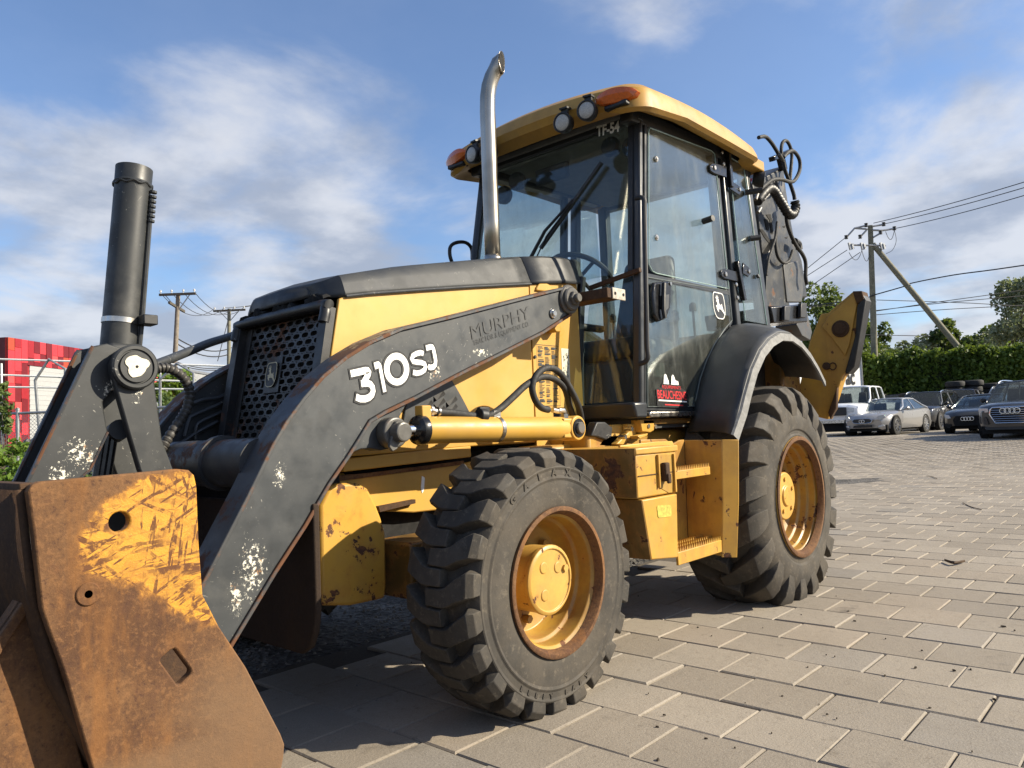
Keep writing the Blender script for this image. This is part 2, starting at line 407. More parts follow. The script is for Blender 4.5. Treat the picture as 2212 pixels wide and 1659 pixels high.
def rust_mat(name, dark=.0, yellow=False):
    n = NT(name)
    P = n.new('ShaderNodeNewGeometry').outputs['Position']
    a = n.noise(4.5, 8, .62, P); b = n.noise(85, 6, .70, P); cgr = n.noise(260, 4, .75, P); md = n.noise(22, 9, .74, P)
    c = n.mix(n.rng(a, .34, .66), (0.082, 0.039, 0.019), (0.158, 0.080, 0.034))
    c = n.mix(n.rng(b, .50, .64, 0, .55), c, (0.215, 0.105, 0.043))
    c = n.mix(n.rng(b, .46, .34, 0, .8), c, (0.060, 0.028, 0.018))
    c = n.mix(n.rng(md, .52, .68, 0, .55), c, (0.085, 0.038, 0.022))
    c = n.mix(n.rng(cgr, .56, .72, 0, .30), c, (0.26, 0.145, 0.065))
    c = n.mix(n.rng(n.noise(9, 7, .68, n.map((1.0, 1.0, .22), (0,0,0), (0,0,0), P)), .50, .68, 0, .6), c, (0.215, 0.092, 0.026))
    rough = .82; bs = .45
    if dark: c = n.mix(dark, c, (0.022, 0.016, 0.012))
    h = n.math('ADD', b, n.math('MULTIPLY', cgr, .8))
    if yellow:
        s = n.sep(P); x = s[0]; z = s[2]
        # polished taupe steel where the lower half has been scoured smooth
        sm = n.mul(n.rng(z, .60, .40), n.rng(n.math('ADD', x, n.math('MULTIPLY', a, .25)), .80, .98))
        sm2 = n.math('MAXIMUM', sm, n.rng(n.math('ADD', z, n.math('MULTIPLY', a, .14)), .45, .38))
        c = n.mix(n.math('MULTIPLY', sm2, .72), c, (0.165, 0.100, 0.055))
        # yellow survives in the upper right half, worn off towards the top corner, the front edge and the bottom
        wob = n.math('MULTIPLY', n.math('SUBTRACT', n.noise(9, 6, .65, P), .5), .22)
        k1 = n.rng(n.math('ADD', n.math('ADD', z, n.math('MULTIPLY', x, .7)), wob), 1.05, 1.24)
        k2 = n.rng(n.math('ADD', n.math('SUBTRACT', z, n.math('MULTIPLY', x, .93)), wob), .41, .24)
        k3 = n.rng(n.math('ADD', x, wob), .46, .60); k4 = n.rng(n.math('ADD', z, wob), .975, .90)
        keep = n.mul(k1, k2, k3, n.mixf(.6, 1.0, k4))
        wear = n.noise(16, 10, .76, P, .5); big = n.noise(5, 6, .62, P)
        lvl = n.math('SUBTRACT', n.math('MULTIPLY', keep, 1.15), n.math('ADD', n.math('MULTIPLY', wear, .95), n.math('MULTIPLY', big, .55)))
        ym = n.rng(lvl, .03, .22)
        g = None; brk = n.rng(n.noise(55, 4, .6, P), .40, .52)
        for k, (rot, sc, th) in enumerate(((.20, 5, .555), (-.75, 5, .565), (.05, 4, .555), (1.15, 5, .57), (.50, 6, .56), (-.25, 7, .56), (.85, 6, .575), (-1.2, 6, .575), (.12, 9, .55), (-.5, 8, .56), (1.4, 8, .575))):
            v = n.map((1,1,1), (0, rot, 0), (0,0,0), P)
            q = n.noise(sc, 3, .55, n.map((1.1, 1.0, 11.0), (0,0,0), (k*1.7, 0, k*.9), v), .15)
            q = n.mul(n.rng(q, th, th+.035), n.rng(n.noise(3.2, 4, .6, n.map((1,1,1), (0,0,0), (k*3.1, 0, k), P)), .43, .56), n.mixf(.6, 1.0, brk))
            g = q if g is None else n.math('MAXIMUM', g, q)
        ym = n.mul(ym, n.math('SUBTRACT', 1.0, n.math('MULTIPLY', g, .95)))
        halo = n.rng(lvl, -.10, .16, 0, .62)
        c = n.mix(halo, c, (0.34, 0.150, 0.036))
        c = n.mix(n.mul(g, n.rng(lvl, .0, .16)), c, (0.10, 0.040, 0.020))
        yc = n.mix(n.rng(n.noise(20, 6, .6, P), .4, .7), (0.55, 0.27, 0.030), (0.44, 0.20, 0.026))
        c = n.mix(ym, c, yc); rough = n.mixf(ym, .82, .48)
    nm = n.bump(h, bs, .003)
    return n.done(n.bsdf(c, rough, 0, nm, .3))

def rubber(name, dust=.5, base=(0.030, 0.029, 0.027)):
    n = NT(name)
    c = n.mix(n.rng(n.noise(5, 6, .6), .3, .7), tuple(q*.75 for q in base), tuple(q*1.35 for q in base))
    d = n.rng(n.noise(4, 9, .7), .30, .70, .14*dust, .80*dust)
    c = n.mix(d, c, (0.118, 0.098, 0.074))
    f = n.rng(n.noise(38, 8, .75), .53, .66, 0, .45*dust)
    c = n.mix(f, c, (0.19, 0.16, 0.12))
    cr = n.rng(n.noise(70, 6, .7), .4, .3, 0, .5)
    c = n.mix(cr, c, (0.02, 0.019, 0.018))
    nm = n.bump(n.noise(90, 6, .7), .3, .003)
    return n.done(n.bsdf(c, n.rng(n.noise(12, 4), .3, .7, .68, .9), 0, nm, .3))

def glass(name, tint, refl=1.0, rough=0.0, dirt=.05, ior=1.52):
    n = NT(name)
    tr = n.new('ShaderNodeBsdfTransparent'); tr.inputs[0].default_value = (*tint, 1)
    gl = n.new('ShaderNodeBsdfGlossy'); gl.inputs['Color'].default_value = (.9*refl, .95*refl, .95*refl, 1); gl.inputs['Roughness'].default_value = rough
    fr = n.new('ShaderNodeFresnel'); n.link(n.mixf(n.new('ShaderNodeNewGeometry').outputs['Backfacing'], ior, 1/ior), fr.inputs[0])
    mx = n.new('ShaderNodeMixShader'); n.link(fr.outputs[0], mx.inputs[0]); n.link(tr.outputs[0], mx.inputs[1]); n.link(gl.outputs[0], mx.inputs[2])
    df = n.new('ShaderNodeBsdfDiffuse'); df.inputs[0].default_value = (.42, .42, .38, 1)
    m2 = n.new('ShaderNodeMixShader')
    n.link(n.rng(n.noise(6, 8, .75, n.map((1.5, 1.5, .5))), .42, .8, dirt*.35, dirt*2.2), m2.inputs[0]); n.link(mx.outputs[0], m2.inputs[1]); n.link(df.outputs[0], m2.inputs[2])
    return n.done(m2.outputs[0])

def foliage(name, a, b, trans=.35):
    n = NT(name)
    oi = n.new('ShaderNodeNewGeometry').outputs['Random Per Island']
    c = n.mix(oi, a, b)
    c = n.mix(n.rng(n.noise(.8, 5), .35, .65, 0, .6), c, tuple(q*.55 for q in a))
    c = n.mix(n.rng(n.noise(1.7, 4), .52, .68, 0, .55), c, (b[0]*1.35, b[1]*1.18, b[2]*1.0))
    d = n.bsdf(c, .55, 0, None, .35)
    t = n.new('ShaderNodeBsdfTranslucent'); n.put(t.inputs[0], n.mix(.5, c, (0.22, 0.28, 0.03)))
    mx = n.new('ShaderNodeMixShader'); mx.inputs[0].default_value = trans; n.link(d, mx.inputs[1]); n.link(t.outputs[0], mx.inputs[2])
    return n.done(mx.outputs[0])

def paver_mat(name, per_object):
    n = NT(name)
    P = n.new('ShaderNodeNewGeometry')
    rnd = n.new('ShaderNodeObjectInfo').outputs['Random'] if per_object else P.outputs['Random Per Island']
    pos = P.outputs['Position']
    c = n.mix(rnd, (0.240, 0.207, 0.165), (0.315, 0.275, 0.222))
    c = n.mix(n.rng(n.math('FRACT', n.math('MULTIPLY', rnd, 7.31)), .88, .92, 0, .45), c, (0.32, 0.265, 0.205))
    c = n.mix(n.rng(n.math('FRACT', n.math('MULTIPLY', rnd, 13.7)), .90, .94, 0, .4), c, (0.215, 0.205, 0.19))
    c = n.mix(n.rng(n.noise(1.2, 6, .6, pos), .4, .7, 0, .4), c, (0.20, 0.17, 0.13))
    c = n.mix(n.rng(n.noise(7, 9, .72, pos), .58, .76, 0, .6), c, (0.11, 0.09, 0.066))
    g = n.noise(190, 4, .75, pos)
    c = n.mix(n.rng(g, .55, .72, 0, .5), c, (0.46, 0.42, 0.36))
    c = n.mix(n.rng(g, .46, .30, 0, .65), c, (0.09, 0.076, 0.06))
    c = n.mix(n.rng(n.noise(28, 7, .7, pos), .55, .70, 0, .45), c, (0.155, 0.128, 0.098))
    oil = n.rng(n.noise(2.3, 5, .6, n.map((1,1,1), (0,0,0), (4.4, 9.1, 0), pos)), .635, .74, 0, .55)
    c = n.mix(oil, c, (0.05, 0.042, 0.035))
    h = n.math('ADD', n.noise(110, 5, .75, pos), n.math('MULTIPLY', n.noise(12, 5, .6, pos), 1.2))
    nm = n.bump(h, .38, .006)
    return n.done(n.bsdf(c, n.rng(n.noise(20, 4, .5, pos), .3, .7, .72, .9), 0, nm, .3))

M = {}
M['yellow'] = yellow_paint('yellow_paint', 0.0, .55, 0.0, .3)
M['yellow_hood'] = yellow_paint('faded_yellow_panel', 0.0, .4, 0.0, 1.0)
M['yellow_worn'] = yellow_paint('chipped_yellow_paint', .50, .9, .45)
M['yellow_block'] = yellow_paint('flaking_yellow_paint', .80, .7, .1)
M['yellow_rusty'] = yellow_paint('rust_streaked_yellow_paint', .48, 1.2, .9, 0, (0.40, 0.23, 0.036))
M['yellow_rim'] = yellow_paint('wheel_yellow', .66, 1.9, .9, 0, (0.40, 0.235, 0.036))
M['yellow_hub'] = yellow_paint('hub_yellow', .62, 1.0, .1, .6)
M['yellow_roof'] = yellow_paint('roof_yellow', 0.0, 1.5, 0.0, .1, (0.45, 0.243, 0.040))
M['arm'] = grey_paint('loader_grey', chips=[(1.255, 2.24, .60, .20, .55, 1.0, .65), (1.20, 2.24, .52, .14, .4, 1.0, .4), (2.33, 2.24, 1.335, .13, 1.0, .35, -.35), (1.36, 2.24, .88, .10, .5, 1, .5), (2.05, 2.24, 1.25, .09, 1, 1, 0)], blot=.45)
M['link'] = grey_paint('linkage_grey', base=(0.027, 0.029, 0.030), chips=[(.92, 2.70, .98, .12, 1, 1, 0), (1.0, 2.70, 1.2, .06, 1, 1, 0), (1.08, 2.68, 1.16, .06, 1, 1, 0), (.86, 2.70, .92, .09, 1, 1, 0), (1.07, 2.79, 1.40, .08, 1, .6, 0)], blot=.25, rough=.5)
M['grey'] = grey_paint('dark_grey_paint', base=(0.034, 0.037, 0.040), blot=.2)
M['hood_black'] = grey_paint('hood_charcoal_plastic', base=(0.029, 0.031, 0.033), blot=.1, rough=.50, scr=.3)
M['cab_black'] = plain('cab_frame_charcoal', (0.030, 0.033, 0.037), .36, 0, .2, 5, .05)
M['fender'] = plain('fender_charcoal_plastic', (0.040, 0.042, 0.045), .50, 0, .25, 4, .08)
M['fender_edge'] = plain('scuffed_fender_edge', (0.155, 0.155, 0.15), .6, 0, .3, 25, .1)
M['black'] = plain('black_plastic', (0.014, 0.014, 0.015), .5, 0, .3, 20)
M['gloss_black'] = plain('gloss_black', (0.012, 0.012, 0.013), .2, 0, .2, 20)
M['void'] = plain('void_black', (0.006, 0.006, 0.006), .9, 0, .2, 20)  # near-black; paints the dark inside holes, hollows and the engine bay
M['hose'] = plain('hydraulic_hose_rubber', (0.016, 0.016, 0.016), .72, 0, .35, 40, .08)
M['rust'] = rust_mat('bare_rust')
M['rust_dark'] = rust_mat('dark_rust', .62)
M['rust_yellow'] = rust_mat('rust_with_yellow_remains', 0, True)
M['tyre'] = rubber('dusty_tyre_rubber', .72)
M['yellow_shaded'] = yellow_paint('grimy_shaded_yellow', .80, 2.0, 1.0, 0, (0.13, 0.075, 0.018))  # rust and grime, plus shade put into the darkened yellow base
M['yellow_well'] = yellow_paint('stained_step_well', .60, 1.3, .9, 0, (0.46, 0.25, 0.036))
M['worn_edge'] = rust_mat('worn_plate_edge')
M['tyre_dark'] = rubber('tyre_letter_rubber', .4, (0.05, 0.048, 0.045))
M['steel'] = plain('brushed_steel', (0.52, 0.49, 0.44), .28, 1.0, .25, 9, .05)
M['chrome'] = plain('chrome_rod', (0.82, 0.82, 0.84), .10, 1.0, .05, 9)
M['pin'] = grey_paint('greasy_pin_steel', base=(0.10, 0.095, 0.085), rust=.4, blot=.6, rough=.4)
M['primer'] = plain('bare_primer', (0.68, 0.63, 0.50), .6, 0, .15, 60)
M['white'] = plain('white_decal', (0.88, 0.87, 0.82), .45, 0, .05, 30)
M['decal_black'] = plain('black_decal', (0.012, 0.012, 0.013), .4, 0, .1, 30)
M['decal_faint'] = plain('worn_dark_decal', (0.028, 0.030, 0.032), .5, 0, .5, 40)
M['decal_red'] = plain('red_decal', (0.62, 0.035, 0.04), .4, 0, .08, 30)
M['decal_gold'] = plain('pale_gold_emblem', (0.55, 0.46, 0.27), .5, 0, .15, 60)
M['decal_plate'] = plain('aged_yellow_label', (0.50, 0.37, 0.10), .5, 0, .2, 80)
M['amber'] = plain('amber_lens', (0.60, 0.115, 0.012), .18, 0, .15, 80, 0, .6)
M['red_lens'] = plain('red_lens', (0.45, 0.012, 0.02), .2, 0, .1, 40, 0, .5)
M['lens'] = plain('work_light_lens', (0.42, 0.41, 0.38), .22, 0, .2, 160, .3, .5)
M['glass_front'] = glass('tinted_windscreen', (0.82, 0.865, 0.86), 1.0, 0, .035)
M['glass_door'] = glass('tinted_door_glass', (0.86, 0.91, 0.90), 1.0, 0, .07, 1.75)
M['glass_low'] = glass('dusty_lower_door_glass', (0.66, 0.72, 0.70), 1.0, 0, .10, 1.7)
M['seat'] = plain('seat_vinyl', (0.020, 0.021, 0.022), .55, 0, .3, 15)
M['interior'] = plain('cab_interior_grey', (0.060, 0.062, 0.06), .7, 0, .2, 10)
M['headliner'] = plain('cab_headliner', (0.16, 0.165, 0.16), .85, 0, .12, 12)
M['paver'] = paver_mat('concrete_paver', True)
M['paver_far'] = paver_mat('concrete_paver_field', False)
# ------------------------------------------------------------------ ground and paving
def sand_mat():
    n = NT('joint_sand'); P = n.new('ShaderNodeNewGeometry').outputs['Position']
    c = n.mix(n.noise(60, 5, .7, P), (0.05, 0.042, 0.033), (0.16, 0.135, 0.105))
    return n.done(n.bsdf(c, .95, 0, n.bump(n.noise(200, 3, .6, P), .5, .004), .2))
def far_paving_mat():
    n = NT('far_paving'); P = n.new('ShaderNodeNewGeometry').outputs['Position']
    b = n.new('ShaderNodeTexBrick', offset=.5); n.put(b.inputs['Vector'], n.map((1,1,1), (0,0,math.pi/2), (0,0,0), P))
    b.inputs['Scale'].default_value = 1.0; b.inputs['Brick Width'].default_value = .304; b.inputs['Row Height'].default_value = .2955; b.inputs['Mortar Size'].default_value = .006
    b.inputs['Color1'].default_value = (0.24, 0.21, 0.175, 1); b.inputs['Color2'].default_value = (0.33, 0.30, 0.25, 1); b.inputs['Mortar'].default_value = (0.12, 0.10, 0.08, 1)
    c = n.mix(n.rng(n.noise(.5, 6, .6, P), .4, .7, 0, .4), b.outputs[0], (0.17, 0.15, 0.125))
    return n.done(n.bsdf(c, .85, 0, n.bump(n.noise(60, 4, .7, P), .3, .004), .3))
def gravel_mat():
    n = NT('dark_gravel'); P = n.new('ShaderNodeNewGeometry').outputs['Position']
    v = n.voro(38, P); k = n.noise(3, 6, .6, P)
    c = n.mix(n.voro(38, P, 'F1', 1), (0.05, 0.047, 0.043), (0.20, 0.185, 0.165))
    c = n.mix(n.rng(k, .45, .62, 0, .7), c, (0.045, 0.04, 0.034))
    return n.done(n.bsdf(c, .9, 0, n.bump(v, .9, .02), .3))
def grass_ground_mat():
    n = NT('rough_verge'); P = n.new('ShaderNodeNewGeometry').outputs['Position']
    c = n.mix(n.rng(n.noise(2, 7, .65, P), .35, .65), (0.045, 0.065, 0.02), (0.11, 0.095, 0.06))
    return n.done(n.bsdf(c, .95, 0, n.bump(n.noise(25, 6, .7, P), .8, .05), .2))

# the terrain: one sheet out to the horizon, rising very slightly beyond the paved yard
xs = [-160, -60, -20, -6] + list(np.arange(-2, 44, 1.5)) + [46, 52, 60, 75, 95, 140, 300, 700]
ys = [-200, -80, -30, -10] + list(np.arange(-6, 34, 1.5)) + [36, 42, 52, 75, 120, 300, 700]
g = MB()
g.grid([[(x, y, -0.045 + ground_z(min(x, 60), min(y, 60))) for y in ys] for x in xs])
tag(g.build('ground', grass_ground_mat()), kind='structure')

EDGE_Y = 3.11
yard = MB()                                            # bedding sheet under the pavers, full yard
gx = [-3] + list(np.arange(-2, 42, 1.0)) + [45, 50]
def yard_edge(x): return EDGE_Y if x < 7.2 else EDGE_Y + min(22.0, (x - 7.2) * 2.2)
rows = []
for x in gx:
    e = yard_edge(x); n = 24
    rows.append([(x, -18 + (e + 18) * k / n, -0.014 + ground_z(x, -18 + (e + 18) * k / n)) for k in range(n + 1)])
yard.grid(rows)
paving = yard.build('paving', [sand_mat()])
tag(paving, kind='structure')

PX0, PDX, PY0, PDY = 1.682, 0.2955, 1.505, 0.304
GAP = 0.0022; CH = 0.0055; TH = 0.055
def paver_shape(seed):
    r = random.Random(seed); vs = []
    a = PDX/2 - GAP; b = PDY/2 - GAP
    top = [(-a+CH, -b+CH), (a-CH, -b+CH), (a-CH, b-CH), (-a+CH, b-CH)]
    edge = [(-a, -b), (a, -b), (a, b), (-a, b)]
    j = lambda s: r.uniform(-s, s)
    vs = [(x + j(.0015), y + j(.0015), 0.0) for x, y in top] + [(x + j(.001), y + j(.001), -CH*.8) for x, y in edge] + [(x, y, -TH) for x, y in edge]
    fs = [(0,1,2,3)] + [(4+i, 4+(i+1) % 4, (i+1) % 4, i) for i in range(4)] + [(8+i, 8+(i+1) % 4, 4+(i+1) % 4, 4+i) for i in range(4)]
    return vs, fs
shapes = [paver_shape(k) for k in range(8)]
cells = []
for i in range(-9, 96):
    xc = PX0 + (i + .5) * PDX
    for k in range(-80, 60):
        yc = PY0 + (k + .5) * PDY + (0.0 if i % 2 == 0 else PDY/2)
        if yc > yard_edge(xc) - .1 or yc < -14: continue
        d = np.array([xc, yc, 0]) - CAM
        dep = d @ FWD
        if dep < .3: continue
        u = PX + FPX * (d @ RIGHT) / dep; v = PY + FPX * (d @ DOWN) / dep
        if not (-700 < u < 2900 and v < 2500): continue
        if dep > 27: continue
        inside = 0 <= u <= 2212 and 0 <= v <= 1700
        hidden = (.2 < xc < 7.5 and yc > 1.95 and xc > 2.6) 
        cells.append((0 if inside and not hidden else 1, dep, xc, yc))
cells.sort()
pm = []
for k, (vs, fs) in enumerate(shapes):
    me = bpy.data.meshes.new('paver'); me.from_pydata(vs, [], fs); me.materials.append(M['paver']); me.update(); pm.append(me)
field = MB()
for idx, (vis, dep, xc, yc) in enumerate(cells):
    sh = random.randrange(8); dz = random.gauss(0, .0012); ta = random.gauss(0, .0045); tb = random.gauss(0, .0045); rz = random.gauss(0, .004)
    gz = ground_z(xc, yc)
    if idx < 300:
        o = bpy.data.objects.new('paver', pm[sh]); col.objects.link(o); o.parent = paving
        o.location = (xc + random.gauss(0, .0012), yc + random.gauss(0, .0012), gz + dz); o.rotation_euler = (ta, tb, rz)
    else:
        vs, fs = shapes[sh]
        if dep > 9: fs = fs[:5]
        ca, sa = math.cos(rz), math.sin(rz)
        field.add([(xc + x*ca - y*sa, yc + x*sa + y*ca, gz + dz + z + x*tb + y*ta) for x, y, z in vs], fs)
fo = field.build('paver_field', M['paver_far'], paving, recalc=False, flat=True)
tag(fo, kind='stuff')
far = MB()
far.grid([[(x, y, .004 + ground_z(x, y)) for y in np.arange(-16, 26, 2.0)] for x in np.arange(20, 50, 2.0)])
# only the strip beyond the last built paver
far = MB()
rows = []
for s in np.arange(26.4, 60, 2.0):
    rows.append([])
    for t in np.arange(-34, 20, 2.0):
        x = FWD[0]*s + RIGHT[0]*(-t); y = FWD[1]*s + RIGHT[1]*(-t)
        rows[-1].append((x, y, -.004 + ground_z(x, y)))
far.grid(rows)
tag(far.build('yard_beyond', far_paving_mat()), kind='structure')

# gravel strip behind the paving, with loose stones
gr = MB()
rows = []
for x in np.arange(-4, 14, .5):
    rows.append([(x, EDGE_Y - .25 + .5*k, -.030 + .012*math.sin(x*3+k) + (.03 if k > 1 else 0)) for k in range(16)])
gr.grid(rows)
gs = gr.build('gravel', gravel_mat())
tag(gs, kind='structure')
st = MB()
for k in range(2600):
    x = random.uniform(1.2, 6.5); y = EDGE_Y + abs(random.gauss(0, .9)) - .03; s = random.uniform(.006, .022)
    if k < 120: x = random.uniform(1, 6.3); y = random.uniform(2.2, 3.1); s = random.uniform(.003, .008)
    z = .004 if y > EDGE_Y + .1 else 0.0
    pts = [(x + s*random.uniform(.6, 1.1)*cx, y + s*random.uniform(.6, 1.1)*cy, z + s*.7*cz*random.uniform(.6, 1.1)) for cx, cy, cz in ((1,0,0),(0,1,0),(-1,0,0),(0,-1,0),(0,0,1))]
    st.add(pts, [(0,1,4),(1,2,4),(2,3,4),(3,0,4)])
tag(st.build('gravel_stones', plain('stone_grey', (0.17, 0.16, 0.145), .85, 0, .4, 30), gs, flat=True, recalc=False), kind='stuff')
pud = MB(); c = ony(1425, 1216, 3.6); c.z = .024
pud.add([(c.x + 1.0*math.cos(a)*(1+.12*math.sin(3*a)), c.y + .42*math.sin(a)*(1+.15*math.sin(2*a+1)), .026) for a in np.linspace(0, 2*math.pi, 28)[:-1]], [tuple(range(27))])
n = NT('puddle_water')
tag(pud.build('puddle', n.done(n.bsdf((0.03, 0.035, 0.025), .06, 0, n.bump(n.noise(30, 3), .12, .01), .5))), kind='structure')

# twigs, crumbs and dead leaves lying on the paving
deb = MB()
for k in range(40):
    u = random.uniform(1250, 2200); v = random.uniform(1130, 1640)
    p = onp(u, v, (0,0,1), .004); s = random.uniform(.002, .0055) * (1.5 if random.random() < .12 else 1)
    a = random.uniform(0, 6.28); l = s * random.uniform(1, 2.4)
    deb.hexa([p + Vector((math.cos(a+q)*l if i % 2 == 0 else math.cos(a+q)*s, math.sin(a+q)*l if i % 2 == 0 else math.sin(a+q)*s, -.003)) for i, q in enumerate((0, 1.57, 3.14, 4.71))],
             [p + Vector((math.cos(a+q)*l*.7 if i % 2 == 0 else math.cos(a+q)*s*.7, math.sin(a+q)*l*.7 if i % 2 == 0 else math.sin(a+q)*s*.7, s*.6)) for i, q in enumerate((0, 1.57, 3.14, 4.71))])
tag(deb.build('debris', plain('dark_crumbs', (0.045, 0.033, 0.022), .9, 0, .4, 50), paving, flat=True), kind='stuff')
for nm, pts in (('leaf', [(2040, 1212), (2062, 1219), (2085, 1214)]), ('twig', [(2080, 1086), (2096, 1094), (2120, 1101)]), ('twig', [(2002, 1028), (2012, 1029), (2024, 1034)])):
    P = [onp(u, v, (0,0,1), .008) for u, v in pts]
    b = MB()
    if nm == 'twig': b.tube(smooth_path(P, 4), [.004]*9, 6)
    else:
        d = (P[2]-P[0]); s = Vector((0,0,1)).cross(d).normalized()*.02
        b.grid([[p - s*w + Vector((0,0,.012)), p, p + s*w + Vector((0,0,.015))] for p, w in zip(smooth_path(P, 3), (.1, .6, 1, 1.1, 1, .7, .1))])
    tag(b.build(nm, plain(nm+'_brown', (0.07, 0.04, 0.02), .85), paving), kind=None)
# ------------------------------------------------------------------ the backhoe loader
YC = 2.79
BL = tag(empty('backhoe_loader', (3.2, YC, 0.0)), 'large yellow and charcoal backhoe loader with rusty front bucket, parked on the pavers', 'backhoe loader')
def B(mb, name, mat, parent=BL, bevel=0.0, **k): return mb.build(name, mat, parent, bevel, **k)
def mirr(p): return Vector((p[0], 2*YC - p[1], p[2]))

# ---- wheels
def tyre_mesh(cx, yo, cz, sy, prof, lug_st, nl, hw, R):
    """yo: outer face, sy: +1 when depth runs to +y; prof: (radius, depth)"""
    mb = MB()
    mb.lathe(prof, (cx, yo, cz), (0, sy, 0), 96)
    W = max(d for r, d in prof)
    def pt(r, d, th): return (cx + r*math.cos(th), yo + sy*d, cz + r*math.sin(th))
    for side in (0, 1):
        for k in range(nl):
            t0 = 2*math.pi*(k + .5*side)/nl
            ring = []
            for (d, r, db, rb, off, w) in lug_st:
                dd = d if side == 0 else W - d; bb = db if side == 0 else W - db
                th = t0 + off; jit = 1 + .05*math.sin(k*7.1+side)
                ring.append([pt(rb, bb, th - (w+.028)), pt(r, dd, th - w*jit), pt(r, dd, th + w*jit), pt(rb, bb, th + (w+.028))])
            n = len(ring); vs = [p for q in ring for p in q]; fs = [(0,1,2,3), tuple(4*(n-1)+i for i in (3,2,1,0))]
            for i in range(n-1):
                for j in range(3): fs.append((4*i+j, 4*i+j+1, 4*i+j+5, 4*i+j+4))
            mb.add(vs, fs)
    return mb
F_PROF = [(.258,.030),(.262,.010),(.275,.004),(.300,.004),(.335,.001),(.362,.004),(.366,.0),(.372,.0),(.376,.005),(.400,.006),(.404,.0025),(.411,.0025),(.415,.009),(.430,.035),(.440,.075),(.443,.16),(.440,.245),(.430,.285),(.415,.311),(.36,.316),(.30,.316),(.258,.29)]
F_LUG_OLD = [(.004,.409,.030,.405,-.005,.066),(.0005,.446,.038,.42,-.004,.070),(.018,.470,.045,.425,0,.074),(.060,.480,.07,.428,.02,.068),(.095,.481,.10,.43,.055,.064),(.178,.481,.178,.43,.165,.062)]
F_LUG = [(.004,.409,.030,.405,-.004,.076),(.0005,.446,.038,.42,-.002,.082),(.018,.470,.045,.425,.004,.086),(.055,.480,.06,.428,.042,.076),(.100,.481,.10,.43,.098,.064),(.125,.481,.125,.43,.108,.060),(.192,.481,.192,.43,.108,.056)]
R_PROF = [(.322,.045),(.328,.014),(.345,.006),(.352,.012),(.372,.012),(.378,.004),(.42,.0),(.47,.006),(.52,.028),(.553,.06),(.568,.11),(.574,.24),(.568,.37),(.553,.42),(.52,.452),(.47,.474),(.40,.48),(.322,.435)]
R_LUG = [(.003,.455,.05,.455,-.03,.075),(-.002,.520,.06,.50,-.02,.090),(.010,.578,.065,.53,0,.098),(.045,.622,.09,.548,.03,.094),(.11,.633,.13,.55,.09,.082),(.19,.635,.19,.55,.17,.070),(.275,.635,.275,.55,.24,.060)]
FW = (2.172, 1.742, .452); RW = (4.30, 1.688, .562)
def letters_on_tyre(mb, word, c, yo, r, a_mid, size, span, flip=False, thick=.004):
    for i, ch in enumerate(word):
        if ch == ' ': continue
        a = a_mid + (span*(.5 - (i + .5)/len(word)) if not flip else -span*(.5 - (i + .5)/len(word)))
        rad = Vector((math.cos(a), 0, math.sin(a))); tan = Vector((math.sin(a), 0, -math.cos(a)))
        if flip: rad = -rad; tan = -tan
        vs, fs = text_mb(ch, size, thick, .0012)
        w = max(v[0] for v in vs); vs = [(v[0]-w/2, v[1], v[2]) for v in vs]
        o = Vector((c[0], yo, c[2])) + Vector((math.cos(a), 0, math.sin(a)))*r
        q = MB(); q.add(place(vs, o, tan*1.15, rad, Vector((0,-1,0))), fs); B(q, 'raised_letter', M['tyre'], mb)
